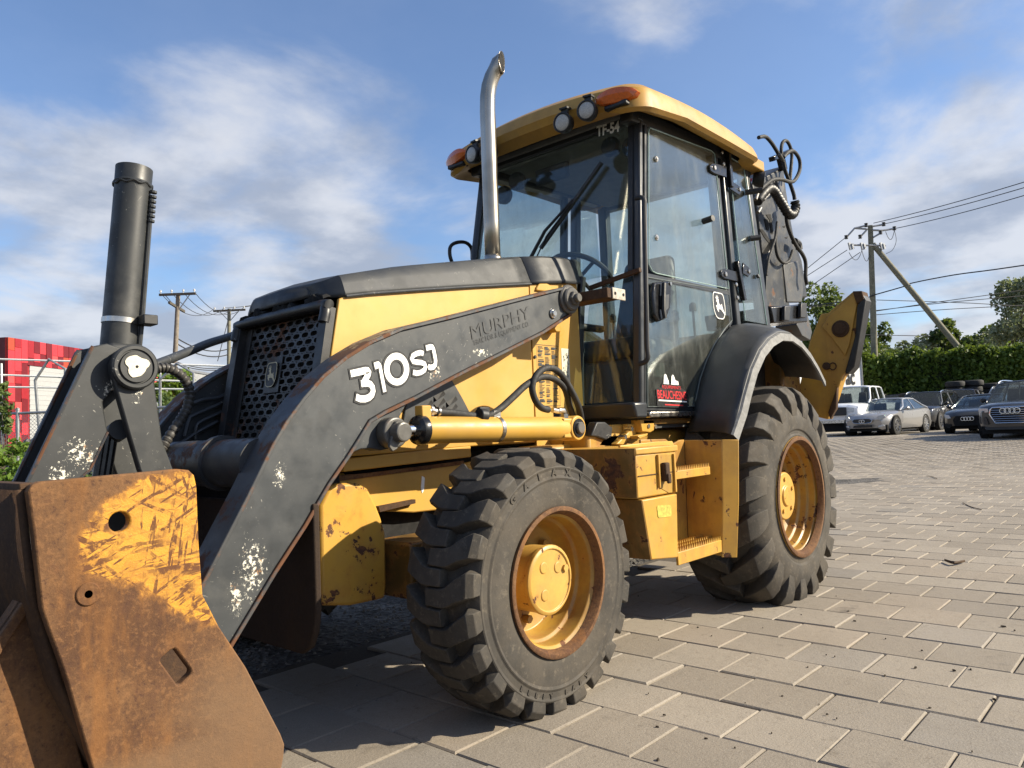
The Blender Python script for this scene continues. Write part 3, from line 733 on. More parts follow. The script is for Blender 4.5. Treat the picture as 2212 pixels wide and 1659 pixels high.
def wheel(front, near):
    c = FW if front else RW; sy = 1 if near else -1
    yo = c[1] if near else 2*YC - c[1]
    e = bpy.data.objects.new('wheel', None); col.objects.link(e); e.parent = BL; ROOTLOC[e.name] = ROOTLOC[BL.name]
    t = tyre_mesh(c[0], yo, c[2], sy, F_PROF if front else R_PROF, F_LUG if front else R_LUG, 23 if front else 19, 0, 0)
    B(t, 'tyre', M['tyre'], e, .003, seg=1, angle=28)
    o = (c[0], yo, c[2]); ax = (0, sy, 0)
    rim = MB(); hub = MB()
    if front:
        rim.lathe([(.262,.020),(.266,.004),(.262,-.002),(.254,-.002),(.250,.006),(.246,.020),(.228,.036),(.226,.090),(.214,.100),(.210,.150),(.196,.170),(.150,.182),(.09,.185),(.0001,.185)], o, ax, 64)
        hub.lathe([(.120,.185),(.122,.070),(.126,.064),(.126,.050),(.120,.046),(.112,.044),(.110,.050),(.0001,.050)], o, ax, 40)
        for a in (.7, 2.2, 4.1): hub.disc((c[0]+.06*math.cos(a), yo+sy*.052, c[2]+.06*math.sin(a)), (0,-sy,0), .022, .006, 16, 0, .003)
        hub.disc((c[0]+.085, yo+sy*.052, c[2]+.03), (0,-sy,0), .014, .012, 6)
        for k in range(8):
            a = k*math.pi/4; rim.disc((c[0]+.155*math.cos(a), yo+sy*.184, c[2]+.155*math.sin(a)), (0,-sy,0), .016, .03, 6)
    else:
        rim.lathe([(.335,.030),(.338,.004),(.330,-.004),(.322,-.004),(.316,.010),(.312,.03),(.298,.040),(.296,.075),(.284,.085),(.281,.120),(.268,.130),(.262,.165),(.24,.180),(.20,.186),(.0001,.186)], o, ax, 72)
        hub.lathe([(.136,.186),(.135,.098),(.130,.092),(.06,.090),(.055,.080),(.0001,.080)], o, ax, 48)
        for k in range(5):
            a = .4 + k*2*math.pi/5; hub.disc((c[0]+.095*math.cos(a), yo+sy*.092, c[2]+.095*math.sin(a)), (0,-sy,0), .012, .010, 10)
        for k in range(10):
            a = k*math.pi/5; rim.disc((c[0]+.21*math.cos(a), yo+sy*.187, c[2]+.21*math.sin(a)), (0,-sy,0), .015, .03, 6)
    rr = NT('rim_' + ('front' if front else 'rear')) if False else None
    B(rim, 'rim', [M['yellow_rim']], e, .002, seg=1)
    ring = MB()
    k = 1 if front else 1.262
    ring.lathe([(.2665*k,.006),(.2672*k,-.0045),(.2625*k,-.007),(.2515*k,-.0066),(.2435*k,.006),(.2375*k,.024)], o, ax, 64)
    B(ring, 'rim_flange', M['rust'], e)
    B(hub, 'hub', [M['yellow_hub']], e, .003, seg=1)
    if near:
        lt = e
        if front:
            letters_on_tyre(lt, 'GALAXY', c, yo + .004, .378, math.radians(97), .036, math.radians(72))
            letters_on_tyre(lt, 'BEEFY BABY', c, yo + .004, .398, math.radians(262), .022, math.radians(62), True)
        else:
            letters_on_tyre(lt, 'GALAXY', c, yo + .009, .385, math.radians(110), .022, math.radians(30))
    return e
wheel(True, True); wheel(False, True); wheel(True, False); wheel(False, False)

# ---- axles, main frame
f = MB()
f.box(1.95, 2.39, 2.30, 3.28, .36, .58)                       # front axle beam
f.cyl((2.17, 2.05, .452), (2.17, 3.53, .452), .085, 20)
f.cyl((2.05, 2.30, .42), (2.05, 2.06, .42), .03, 12)
f.box(2.02, 2.32, 2.06, 2.22, .34, .57)
B(f, 'front_axle', M['yellow_shaded'], BL, .012)
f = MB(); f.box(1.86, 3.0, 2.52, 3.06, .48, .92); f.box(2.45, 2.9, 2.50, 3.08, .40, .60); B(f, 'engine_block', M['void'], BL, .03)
f = MB(); f.cyl((4.30, 2.1, .56), (4.30, 3.48, .56), .15, 24); f.box(4.05, 4.55, 2.45, 3.13, .36, .82)
B(f, 'rear_axle', M['yellow_rusty'], BL, .015)
f = MB()
f.prism([(1.69,.845),(2.39,.862),(3.0,.87),(3.0,.70),(2.234,.672),(2.10,.675),(1.93,.70),(1.69,.70)], 2.45, 2.50)
f.prism([(1.69,.845),(2.39,.862),(5.3,.90),(5.3,.62),(3.0,.62),(2.234,.672),(1.69,.70)], 3.08, 3.13)
f.box(3.0, 5.3, 2.45, 2.50, .60, .90)
f.box(1.72, 1.80, 2.5, 3.08, .5, .86); f.box(2.9, 3.1, 2.5, 3.08, .5, .86)
B(f, 'frame_rail', M['yellow'], BL, .006)
f = MB(); f.box(1.70, 2.20, 2.446, 2.452, .848, .856); f.beam((1.70, 2.444, .842), (2.39, 2.444, .866), .012, .016)
B(f, 'frame_edge', M['rust'], BL)
f = MB(); f.beam((1.72, 2.43, .895), (2.40, 2.43, .915), .06, .05); f.prism([(1.70,.925),(2.9,.945),(2.9,.985),(1.83,.985),(1.735,.94)], 2.40, 2.448)
B(f, 'upper_frame_rail', M['yellow'], BL, .005)
f = MB(); f.prism([(1.90,.722),(2.09,.732),(2.09,.716),(1.905,.700)], 2.425, 2.452); B(f, 'frame_slot', M['rust_dark'], BL)
f = MB(); f.prism(round_poly([(2.15,.825),(2.165,.815),(2.158,.765),(2.148,.75),(2.142,.775)], .006), 2.4475, 2.4498); B(f, 'bare_paint_patch', M['white'], BL)
# front frame block, flaking yellow
prof = [(1.60,.40),(1.73,.375),(1.885,.372),(1.897,.42),(1.898,.62),(1.88,.68),(1.855,.74),(1.82,.80),(1.775,.825),(1.70,.83),(1.652,.822),(1.605,.76)]
f = MB(); f.prism(prof, 2.385, 2.47); B(f, 'front_frame_block', M['yellow_block'], BL, .012)
f = MB(); f.prism(prof, 3.11, 3.195); B(f, 'front_frame_block', M['yellow_block'], BL, .012)
# dark rounded skid plate ahead of the frame, shade mixed into its rust colour
pts = [(2.235,.78),(2.235,.42),(2.25,.35),(2.28,.295),(2.33,.268),(3.25,.268),(3.30,.295),(3.345,.42),(3.345,.78)]
f = MB(); f.prism(pts, 1.475, 1.50, axis='x'); B(f, 'skid_plate', rust_mat('shaded_rust_plate', .88), BL, .006)
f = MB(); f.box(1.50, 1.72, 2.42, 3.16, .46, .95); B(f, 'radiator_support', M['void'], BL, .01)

# ---- loader arms
UP = [(2.97,1.676),(2.904,1.666),(2.544,1.570),(2.16,1.466),(1.893,1.398),(1.748,1.340),(1.633,1.277),(1.536,1.208),(1.456,1.130),(1.391,1.055),(1.340,.983),(1.246,.822),(1.127,.628),(1.03,.47)]
LO = [(1.09,.275),(1.175,.390),(1.327,.582),(1.442,.716),(1.54,.845),(1.621,.934),(1.668,.990),(1.724,1.059),(1.794,1.091),(1.942,1.145),(2.205,1.251),(2.494,1.360),(2.741,1.455),(2.962,1.559)]
ENDP = [(3.005,1.575),(3.03,1.605),(3.032,1.64),(3.01,1.667)]
def strip(mb, line, y0, y1, t, flip):
    L = [Vector(p) for p in line]; off = []
    for i in range(len(L)):
        d = (L[min(i+1, len(L)-1)] - L[max(i-1, 0)]).normalized(); nrm = Vector((-d.y, d.x)) * (1 if flip else -1)
        off.append(L[i] + nrm*t)
    rows = [[(a.x,y0,a.y),(a.x,y1,a.y),(b.x,y1,b.y),(b.x,y0,b.y)] for a, b in zip(L, off)]
    mb.grid(rows, closed=True); mb.add(rows[0], [(0,1,2,3)]); mb.add(rows[-1], [(3,2,1,0)])
def loader_arm(near):
    S = (lambda y: y) if near else (lambda y: 2*YC - y)
    mb = MB(); prof = UP + LO + ENDP
    mb.prism(prof, S(2.246), S(2.345))
    arm = B(mb, 'loader_arm', M['arm'], BL, .003)
    fl = MB(); strip(fl, UP, S(2.234), S(2.357), .013, False)
    B(fl, 'top_flange', M['arm_edge'], arm, .002, seg=1)
    fl = MB(); strip(fl, LO, S(2.236), S(2.355), .013, False)
    B(fl, 'bottom_flange', M['arm_edge2'], arm, .002, seg=1)
    br = MB(); br.prism([(1.635,.935),(1.70,.955),(1.745,.955),(1.79,.945),(1.845,.953),(1.886,.985),(1.896,1.03),(1.885,1.07),(1.93,1.13),(1.84,1.11),(1.72,1.06)], S(2.262), S(2.330))
    B(br, 'cylinder_bracket', M['arm'], arm, .004)
    pv = MB(); o = Vector((2.952, S(2.246), 1.625)); ax = Vector((0, -1 if near else 1, 0))
    pv.disc(o, ax, .072, .016, 28, 0, .006); pv.disc(o + ax*.016, ax, .058, .018, 28, 0, .006); pv.disc(o + ax*.034, ax, .036, .018, 6, 0, .004); pv.disc(o + ax*.052, ax, .022, .02, 16, 0, .004)
    B(pv, 'pivot_pin', M['pin'], arm)
    bo = MB(); o2 = Vector((2.825, S(2.246), 1.545)); bo.disc(o2, ax, .024, .010, 20, 0, .003); bo.disc(o2 + ax*.01, ax, .016, .008, 16, 0, .003)
    B(bo, 'grease_bolt', M['steel'], arm)
    # pin at the rod end of the lift cylinder
    rp = MB(); o3 = Vector((1.826, S(2.262), 1.010)); rp.disc(o3, ax, .058, .052, 32, 0, .006); rp.disc(o3 + ax*.052, ax, .037, .045, 24, 0, .004)
    rp.slab([o3 + ax*.053 + Vector(q) for q in ((-.05,0,-.052),(-.015,0,.04),(.0,0,.045),(-.01,0,-.06),(-.035,0,-.07))], ax*.014)
    B(rp, 'rod_pin', M['pin'], arm, .003, seg=1)
    return arm
M['arm_edge'] = grey_paint('loader_grey_worn_edge', base=(0.045, 0.047, 0.05), rust=.66, blot=.5)
M['arm_edge2'] = grey_paint('loader_grey_lower_edge', base=(0.045, 0.046, 0.048), rust=.80, blot=.5)
armN = loader_arm(True); armF = loader_arm(False)
pipes = MB()
for k, ln in enumerate(([(0,1060),(110,1010),(235,990),(330,930)], [(0,1250),(30,1140),(60,1110),(220,1040),(330,990)], [(70,1270),(75,1190),(110,1150),(220,1100),(330,1050)], [(-30,1300),(80,1225),(220,1150)])):
    pipes.tube(smooth_path(vy('c3', ln, 3.205), 5), .009, 8)
B(pipes, 'hydraulic_pipe', M['grey'], armF)

# writing on the near arm: big model number, worn dealer name
def arm_text():
    ex = Vector((.955, 0, .297)).normalized(); ey = Vector((-.30, 0, .955)).normalized(); ez = Vector((0, -1, 0))
    a = MB(); b = MB()
    y = 2.2445
    GL = {'3': [(-.02,.93),(.40,.93),(.66,.93),(.76,.91),(.80,.86),(.76,.80),(.60,.67),(.48,.57)], '3b': [(.36,.555),(.50,.55),(.64,.53),(.77,.47),(.84,.37),(.84,.25),(.76,.14),(.60,.075),(.42,.065),(.22,.10),(.04,.19)],
          '1': [(.12,.89),(.30,.90),(.42,.90),(.47,.86),(.48,.78),(.48,.5),(.48,0)],
          'S': [(.90,.84),(.74,.92),(.48,.93),(.24,.88),(.14,.76),(.20,.63),(.42,.55),(.66,.48),(.84,.38),(.88,.24),(.76,.11),(.52,.06),(.26,.08),(.06,.17)],
          'J': [(.10,.93),(.44,.93),(.56,.90),(.60,.82),(.61,.55),(.60,.30),(.52,.14),(.36,.07),(.16,.08),(.0,.14)],
          '0': [(.5+.40*math.sin(t), .5+.42*math.cos(t)) for t in np.linspace(0, 2*math.pi, 33)]}
    def ribbon(path, wid, ext):
        P = [Vector(p) for p in path]; closed = (P[0]-P[-1]).length < 1e-4; n = len(P); L_ = []; R__ = []
        for k in range(n):
            if closed: d = P[(k+1) % (n-1)] - P[(k-1) % (n-1)]
            else: d = P[min(k+1, n-1)] - P[max(k-1, 0)]
            d.normalize(); nn_ = Vector((-d.y, d.x)); p = P[k].copy()
            if not closed and k == 0: p -= d*ext
            if not closed and k == n-1: p += d*ext
            L_.append(p + nn_*wid); R__.append(p - nn_*wid)
        vs = [(p.x, p.y, 0) for q in zip(L_, R__) for p in q]
        return vs, [(2*k, 2*k+1, 2*k+3, 2*k+2) for k in range(n-1)]
    for (tx, o, w, h, ang, off) in (('3', vy('c3', [(1140,1030)], y)[0], .100, .117, 12, .0), ('1', vy('c3', [(1285,968)], y)[0], .070, .117, 14, .0), ('0', vy('c3', [(1350,928)], y)[0], .122, .118, 15, 0),
                                   ('S', vy('c3', [(1518,850)], y)[0], .085, .088, 15, 0), ('J', vy('c3', [(1625,808)], y)[0], .075, .094, 15, 0)):
        c, s = math.cos(math.radians(ang)), math.sin(math.radians(ang))
        e1 = Vector((c, 0, s))*w; e2 = Vector((-s*.8, 0, c))*h
        for gi, gk in enumerate([tx] + (['3b'] if tx == '3' else [])):
            vs, fs = ribbon(GL[gk], .108 if tx in '310' else .115, 0); a.add(place(vs, o + ez*(.0020 + .0004*gi), e1, e2, ez), fs)
            vs, fs = ribbon(GL[gk], .178 if tx in '310' else .20, .065); b.add(place(vs, o + ez*(.0008 + .0004*gi), e1, e2, ez), fs)
    B(b, 'model_number_outline', M['decal_black'], armN, recalc=False); B(a, 'model_number', M['white'], armN, recalc=False)
    d = MB()
    p0, p1, p2 = vy('g1', [(425,680),(965,480),(395,560)], y)
    e1 = (p1 - p0); w = e1.length; e1.normalize(); e2 = Vector((-e1.z*.55, 0, e1.x)).normalized()
    fit_text(d, 'MURPHY', p0 + ez*.0012, e1, e2, ez, w, (p2-p0).length*1.02)
    p0, p1 = vy('g1', [(440,745),(960,560)], y); e1 = p1 - p0; w = e1.length; e1.normalize(); e2 = Vector((-e1.z*.55, 0, e1.x)).normalized()
    fit_text(d, 'TRACTOR & EQUIPMENT CO.', p0 + ez*.0012, e1, e2, ez, w, .026)
    B(d, 'dealer_name', M['decal_faint'], armN, recalc=False)
arm_text()

# ---- lift cylinders
def lift_cylinder(near):
    S = (lambda y: y) if near else (lambda y: 2*YC - y)
    y = S(2.20)
    a = Vector((1.925, y, 1.015)); b = Vector((2.86, y, .998)); d = (b-a).normalized()
    mb = MB(); mb.lathe([(.0001,0),(.050,0),(.053,.006),(.053,.86),(.051,.875),(.047,.89),(.0001,.89)], a, d, 36)
    cy = B(mb, 'lift_cylinder', M['yellow'], BL)
    e = MB(); ax = Vector((0, -1 if near else 1, 0)); e.cyl(b - ax*.045, b + ax*.052, .058, 32); e.beam(b - d*.10, b, .09, .09)
    B(e, 'cylinder_eye', M['yellow'], cy, .006)
    p = MB(); p.disc(b + ax*.052, ax, .044, .006, 28, 0, .002); B(p, 'bushing', M['gloss_black'], cy)
    p = MB(); p.disc(b + ax*.058, ax, .028, .014, 20, 0, .004); B(p, 'pin_head', M['pin'], cy)
    r = MB(); r.cyl(a - d*.10, a + d*.01, .024, 24); B(r, 'rod', M['chrome'], cy)
    gl = MB(); gl.lathe([(.024,-.022),(.040,-.022),(.054,-.012),(.058,.0),(.058,.016),(.053,.018)], a, d, 36); B(gl, 'gland', M['gloss_black'], cy)
    bd = MB(); q = a + d*.425; bd.lathe([(.0535,-.010),(.0555,-.010),(.0555,.010),(.0535,.010)], q, d, 36); bd.box(q.x-.02, q.x+.02, y-.014, y+.014, 1.058, 1.085)
    B(bd, 'clamp_band', M['steel'], cy)
    pt = MB(); pt.box(1.925, 1.972, y-.022, y+.022, 1.055, 1.108); B(pt, 'port_block', M['yellow'], cy, .004)
    if near:
        ft = MB(); ft2 = MB(); ft.cyl((1.968, y, 1.088), (2.05, y, 1.082), .0135, 12); ft.cyl((1.985, y, 1.088), (1.998, y, 1.087), .018, 6); ft.cyl((2.02, y, 1.085), (2.03, y, 1.084), .018, 12)
        ft2.cyl((2.735, 2.20, 1.085), (2.79, 2.20, 1.078), .0125, 12); ft2.tube([(2.775, 2.20, 1.082), (2.812, 2.20, 1.082), (2.822, 2.20, 1.075), (2.826, 2.20, 1.045)], .015, 10); ft2.cyl((2.826,2.20,1.065),(2.826,2.20,1.04),.020,6)
        B(ft, 'hose_fitting', M['steel'], cy); B(ft2, 'hose_fitting', M['steel'], cy)
        clip = MB(); clip.cyl((2.235, 2.185, 1.068), (2.275, 2.185, 1.064), .028, 14); clip.box(2.24, 2.30, 2.18, 2.2, 1.05, 1.10); B(clip, 'hose_clip', M['black'], cy, .004)
        h = MB(); P = vy('c4', [(320,1172),(420,1176),(600,1200),(690,1200),(780,1150),(880,1060),(960,985),(1040,935),(1110,918),(1190,945),(1250,1010)], 2.20) + [Vector((2.92, 2.24, 1.10)), Vector((3.02, 2.28, .99)), Vector((3.10, 2.33, .93))]
        h.tube(smooth_path(P, 6), .0155, 12); B(h, 'hydraulic_hose', M['hose'], BL)
        h = MB(); P = vy('c4', [(1130,1155),(1080,1140),(1035,1085),(1013,1000),(1035,920),(1085,868),(1145,855),(1205,885),(1265,965),(1330,1090)], 2.185) + [Vector((2.99, 2.23, 1.06)), Vector((3.06, 2.28, .99)), Vector((3.12, 2.33, .92))]
        h.tube(smooth_path(P, 6), .0155, 12); B(h, 'hydraulic_hose', M['hose'], BL)
lift_cylinder(True); lift_cylinder(False)

# ---- cross tube, bucket cylinder and tilt linkage in the middle
t = MB(); t.cyl((1.355, 2.345, .925), (1.355, 2*YC-2.345, .925), .085, 36); t.lathe([(.086,0),(.10,.0),(.10,.03),(.086,.03)], (1.355,2.60,.925), (0,1,0), 32)
B(t, 'cross_tube', M['tube_grey'] if 'tube_grey' in M else grey_paint('tube_grey', base=(0.034,0.035,0.036), rust=.45, blot=.4), BL)
cyl = MB(); pb = Vector((1.066, YC, 1.30)); ptop = Vector((1.130, YC, 1.998)); dd = (ptop-pb).normalized()
cyl.lathe([(.0001,0.02),(.060,.02),(.060,.62),(.061,.63),(.063,.636),(.061,.642),(.0615,.700),(.056,.700),(.055,.60),(.0001,.60)], pb, dd, 40)
bc = B(cyl, 'bucket_cylinder', M['link'], BL)
wl_ = MB(); wl_.lathe([(.0605,.632),(.0645,.640),(.0605,.648)], pb, dd, 40); wl_.tube([pb+dd*.636 + Vector((.063*math.cos(a), .063*math.sin(a), .004*math.sin(a*9))) for a in np.linspace(0,6.28,60)], .004, 6)
B(wl_, 'weld_bead', M['link'], bc)
bn = MB(); bn.lathe([(.0605,.128),(.0625,.128),(.0625,.146),(.0605,.146)], pb, dd, 40); B(bn, 'hose_clamp', M['steel'], bc)
ln = MB(); s = Vector((.052, -.045, 0)); ln.tube([pb + dd*.03 + s, pb + dd*.15 + s*1.02, pb + dd*.42 + s, pb + dd*.60 + s*.98], .0085, 8)
for k in range(7): ln.cyl(pb + dd*(.50 + .018*k) + s*1.04, pb + dd*(.508 + .018*k) + s*1.04, .0125, 10)
B(ln, 'pressure_line', M['link'], bc)
cl = MB(); cl.box(1.115, 1.165, YC-.10, YC-.04, 1.42, 1.455); B(cl, 'line_clip', M['black'], bc, .004)
bs = MB(); bs.prism([(1.0,1.22),(1.0,1.30),(1.02,1.355),(1.125,1.355),(1.14,1.30),(1.13,1.20)], YC-.065, YC+.065); B(bs, 'cylinder_boss', M['link'], bc, .012)
RL = [(1.0,1.24),(.997,1.275),(1.015,1.315),(1.05,1.338),(1.09,1.336),(1.125,1.312),(1.14,1.268),(1.138,1.225),(1.162,1.02),(1.20,.91),(1.29,.84),(1.20,.80),(1.11,.85),(1.085,.92),(1.055,1.03)]
LL = [(.955,1.335),(1.0,1.347),(1.06,1.33),(1.075,1.26),(.985,1.15),(1.0,1.05),(.945,.93),(.86,.85),(.74,.78),(.69,.80),(.76,.89)]
for y0, y1 in ((2.665,2.70),(2.88,2.915)):
    r = MB(); r.prism(RL, y0, y1); lk = B(r, 'tilt_lever', M['link'], BL, .006)
for y0, y1 in ((2.705,2.74),(2.835,2.87)):
    r = MB(); r.prism(LL, y0, y1); blk = B(r, 'bucket_link', M['link'], BL, .005)
    r = MB(); r.tube([(x, y0, z) for x, z in ((.69,.80),(.76,.89),(.955,1.335))], .0055, 6); r.tube([(x, y0, z) for x, z in ((1.0,1.05),(.945,.93),(.86,.85))], .004, 6); B(r, 'worn_edge', M['arm_edge'], blk)
pn = MB(); o = Vector((1.068, 2.665, 1.265)); ax = Vector((0,-1,0))
pn.lathe([(.0001,0),(.074,0),(.076,.006),(.076,.020),(.070,.026),(.060,.026),(.058,.020),(.054,.020),(.052,.028),(.0001,.028)], o, ax, 40)
B(pn, 'linkage_pin', M['link'], BL)
pc = MB(); pts = [(1.068+(.036+.006*math.sin(3*a+.6)+.003*math.sin(7*a))*math.cos(a), 1.268+(.036+.006*math.sin(3*a+.6)+.004*math.sin(5*a))*math.sin(a)) for a in np.linspace(0, 2*math.pi, 30)[:-1]]
pc.prism(pts, 2.6358, 2.634); B(pc, 'bare_pin_face', M['primer'], BL)
pd = MB(); pd.disc((1.068,2.634,1.265), (0,-1,0), .005, .001, 12); B(pd, 'grease_hole', M['void'], BL)
rd = MB(); P = [Vector((1.16, 2.93, 1.275)), vy('h5', [(110,785)], 2.96)[0], vy('h5', [(420,665)], 3.08)[0], vy('h5', [(600,590)], 3.16)[0], vy('h5', [(820,520)], 3.26)[0], vy('h5', [(1000,440)], 3.34)[0]]
rd.tube(smooth_path(P, 5), .018, 14); B(rd, 'level_rod', M['grey'], BL)
sp = MB(); P = smooth_path(vy('L', [(1220,600),(1290,560),(1400,550),(1520,620),(1580,740),(1560,880),(1490,1000),(1390,1150),(1330,1250)], 2.93), 7)
sp.tube(P, .0165, 12)
for i in range(2, len(P)-2, 2):
    a = P[i]; b = P[i+1]; sp.tube([a + (b-a)*.1, a + (b-a)*.5, a + (b-a)*1.45], [.0185, .0205, .0185], 12)
B(sp, 'spiral_wrapped_hose', plain('spiral_wrap', (0.045,0.042,0.038), .5, 0, .3, 30), BL)
rods = MB()
for k, (u, w) in enumerate(((820,.014),(860,.016),(905,.016))):
    a = ony(*cv('L', u+40, 1090), 2.79); b = ony(*cv('L', u-20, 1480), 2.79); rods.tube([a, b], w, 10)
B(rods, 'cylinder_rod', M['gloss_black'], BL)
lb = MB(); lb.cyl(ony(*cv('L', 1000, 1060), 2.74), ony(*cv('L', 960, 1090), 2.84), .035, 16); B(lb, 'lower_pin', M['link'], BL)

# ---- four-in-one bucket
bk = bpy.data.objects.new('bucket', None); col.objects.link(bk); bk.parent = BL; ROOTLOC[bk.name] = ROOTLOC[BL.name]
SP = [(.478,.920),(.484,.932),(.498,.938),(.770,.945),(.795,.941),(.808,.928),(.813,.903),(.816,.775),(.823,.660),(.859,.583),(.924,.474),(1.010,.295),(1.019,.270),(1.015,.235),(.995,.16),(.965,.06),(.64,.06),(.590,.362),(.541,.560),(.511,.658),(.501,.694),(.488,.835)]
def side_plate(y0, y1):
    b = bmesh.new()
    hole = [(.646+.021*math.cos(a), .843+.021*math.sin(a)) for a in np.linspace(0, 2*math.pi, 20, endpoint=False)]
    slot = round_poly([(.757,.560),(.797,.496),(.765,.474),(.724,.541)], .008, 2)
    edges = []
    for loop in (SP, hole, slot):
        vs = [b.verts.new((x, y0, z)) for x, z in loop]
        edges += [b.edges.new((vs[i], vs[(i+1) % len(vs)])) for i in range(len(vs))]
    res = bmesh.ops.triangle_fill(b, use_beauty=True, use_dissolve=False, edges=edges)
    fs = [g_ for g_ in res['geom'] if isinstance(g_, bmesh.types.BMFace)]
    ex = bmesh.ops.extrude_face_region(b, geom=fs)
    for v in [q for q in ex['geom'] if isinstance(q, bmesh.types.BMVert)]: v.co.y = y1
    bmesh.ops.recalc_face_normals(b, faces=b.faces)
    mb = MB(); b.verts.ensure_lookup_table()
    for i, v in enumerate(b.verts): v.index = i
    mb.add([tuple(v.co) for v in b.verts], [[v.index for v in fc.verts] for fc in b.faces]); b.free()
    return mb
B(side_plate(1.690, 1.716), 'side_plate', M['rust_yellow'], bk, .004)
B(side_plate(2*YC-1.690, 2*YC-1.716), 'side_plate', M['rust'], bk, .004)
bt = MB(); o = Vector((.584, 1.690, .706)); bt.disc(o, (0,-1,0), .0235, .004, 24, 0, .002); bt.disc(o + Vector((0,-.004,0)), (0,-1,0), .008, -.002, 12)
B(bt, 'pivot_bolt', M['rust'], bk)
mbd = MB()                                                  # curved moldboard between the sides
prof = [(.480,.925),(.500,.72),(.545,.54),(.62,.36),(.72,.20),(.86,.09)]
n0 = []
for (x, z) in prof: n0.append([(x, y, z) for y in np.linspace(1.716, 2*YC-1.716, 6)])
mbd.grid(n0)
mo = B(mbd, 'moldboard', M['rust_dark'], bk); sd = mo.modifiers.new('thick', 'SOLIDIFY'); sd.thickness = .016; sd.offset = 1
tl = MB(); tl.beam((.486, 1.716, .928), (.486, 2*YC-1.716, .928), .03, .016, (0,0,1)); B(tl, 'top_lip', M['rust_dark'], bk, .003)
cs = MB()
CL = [(.522,.745),(.450,.640),(.36,.50),(.29,.36),(.27,.20),(.31,.07),(.62,.03),(.66,.10),(.60,.35),(.55,.60)]
for y0, y1 in ((1.775,1.795),(2*YC-1.775,2*YC-1.795)):
    c_ = MB(); c_.prism(CL, y0, y1); B(c_, 'clam_side', M['rust'], bk, .004)
lip = MB(); strip(lip, CL[:6], 1.765, 1.83, .020, True); B(lip, 'clam_lip', M['rust'], bk, .003)
wr = MB(); wr.grid([[(x, y, z) for y in (1.795, 2*YC-1.795)] for x, z in ((.450,.640),(.36,.50),(.29,.36),(.27,.20),(.31,.07),(.62,.04))]); B(wr, 'clam_shell', M['rust_dark'], bk)
for y in (2.205, 2.36, 3.19, 3.345):
    back = MB(); back.prism([(.62,.72),(.78,.74),(1.02,.46),(1.06,.36),(.98,.28),(.74,.3)], y, y+.03); B(back, 'hinge_ear', M['rust_dark'], bk, .004)
for y in (2.675, 2.875):
    back = MB(); back.prism([(.50,.90),(.70,.86),(.76,.78),(.66,.66),(.53,.62)], y, y+.03); B(back, 'hinge_ear', M['rust_dark'], bk, .004)
# ------------------------------------------------------------------ engine hood, grille, side panels
HS = [  # x, half width low, z low, half width top, z top, z crown
    (1.705, .225, 1.568, .19, 1.600, 1.615), (1.735, .310, 1.556, .265, 1.610, 1.628), (1.775, .358, 1.556, .318, 1.630, 1.650), (1.90, .360, 1.580, .314, 1.662, 1.684),
    (2.15, .360, 1.621, .306, 1.722, 1.748), (2.50, .360, 1.676, .300, 1.792, 1.820), (2.80, .360, 1.720, .296, 1.850, 1.880), (2.892, .360, 1.734, .295, 1.868, 1.898)]
def hood_rows(st, dz=0):
    rows = []
    for (x, w0, z0, w1, z1, zc) in st:
        row = []
        for s in (-1, 1):
            pts = [(w0, z0-.012), (w0, z0+.004), (w0-.004, z0+.012), ((w0+w1)/2+.004, (z0+z1)/2+.006), (w1+.010, z1-.004), (w1-.004, z1+.007), (w1*.6, zc-.006), (0, zc)]
            if s == 1: pts = pts[-2::-1]
            row += [(x, YC + s*p[0], p[1]+dz) for p in pts]
        rows.append(row)
    return rows
h = MB(); rows = hood_rows(HS); h.grid(rows); h.add(rows[0], [tuple(range(len(rows[0])))])
hood = B(h, 'hood', M['hood_black'], BL, angle=26); sd = hood.modifiers.new('thick', 'SOLIDIFY'); sd.thickness = .010; sd.offset = -1
COWL = [(2.898, .361, 1.735, .296, 1.869, 1.899), (3.05, .364, 1.757, .302, 1.893, 1.922), (3.18, .368, 1.772, .312, 1.905, 1.935), (3.30, .372, 1.782, .322, 1.905, 1.935)]
h = MB(); h.grid(hood_rows(COWL)); cw = B(h, 'cowl', M['hood_black'], BL, angle=26); sd = cw.modifiers.new('thick', 'SOLIDIFY'); sd.thickness = .010; sd.offset = -1
tr = MB(); tr.tube([(x, YC-w0-.004, z0-.010) for (x, w0, z0, *_) in HS[2:]], .006, 6); B(tr, 'hood_trim', M['grey'], hood)
# torn foam seal between hood nose and grille
fm = MB(); rng_ = random.Random(3)
rows = []
for k in range(40):
    y = YC - .315 + k*.0162; z = 1.548 + .016*math.sin(k*.45) + .008*math.sin(k*1.9) + rng_.uniform(-.004, .008); x = 1.705 + .010*math.sin(k*.8) + rng_.uniform(-.006, .006)
    rows.append([(x+.03, y, 1.49), (x, y, 1.505), (x-.004, y, z-.01), (x+.02, y, z), (1.80, y, z+.012)])
fm.grid(rows)
B(fm, 'foam_seal', M['void'], hood, flat=True)
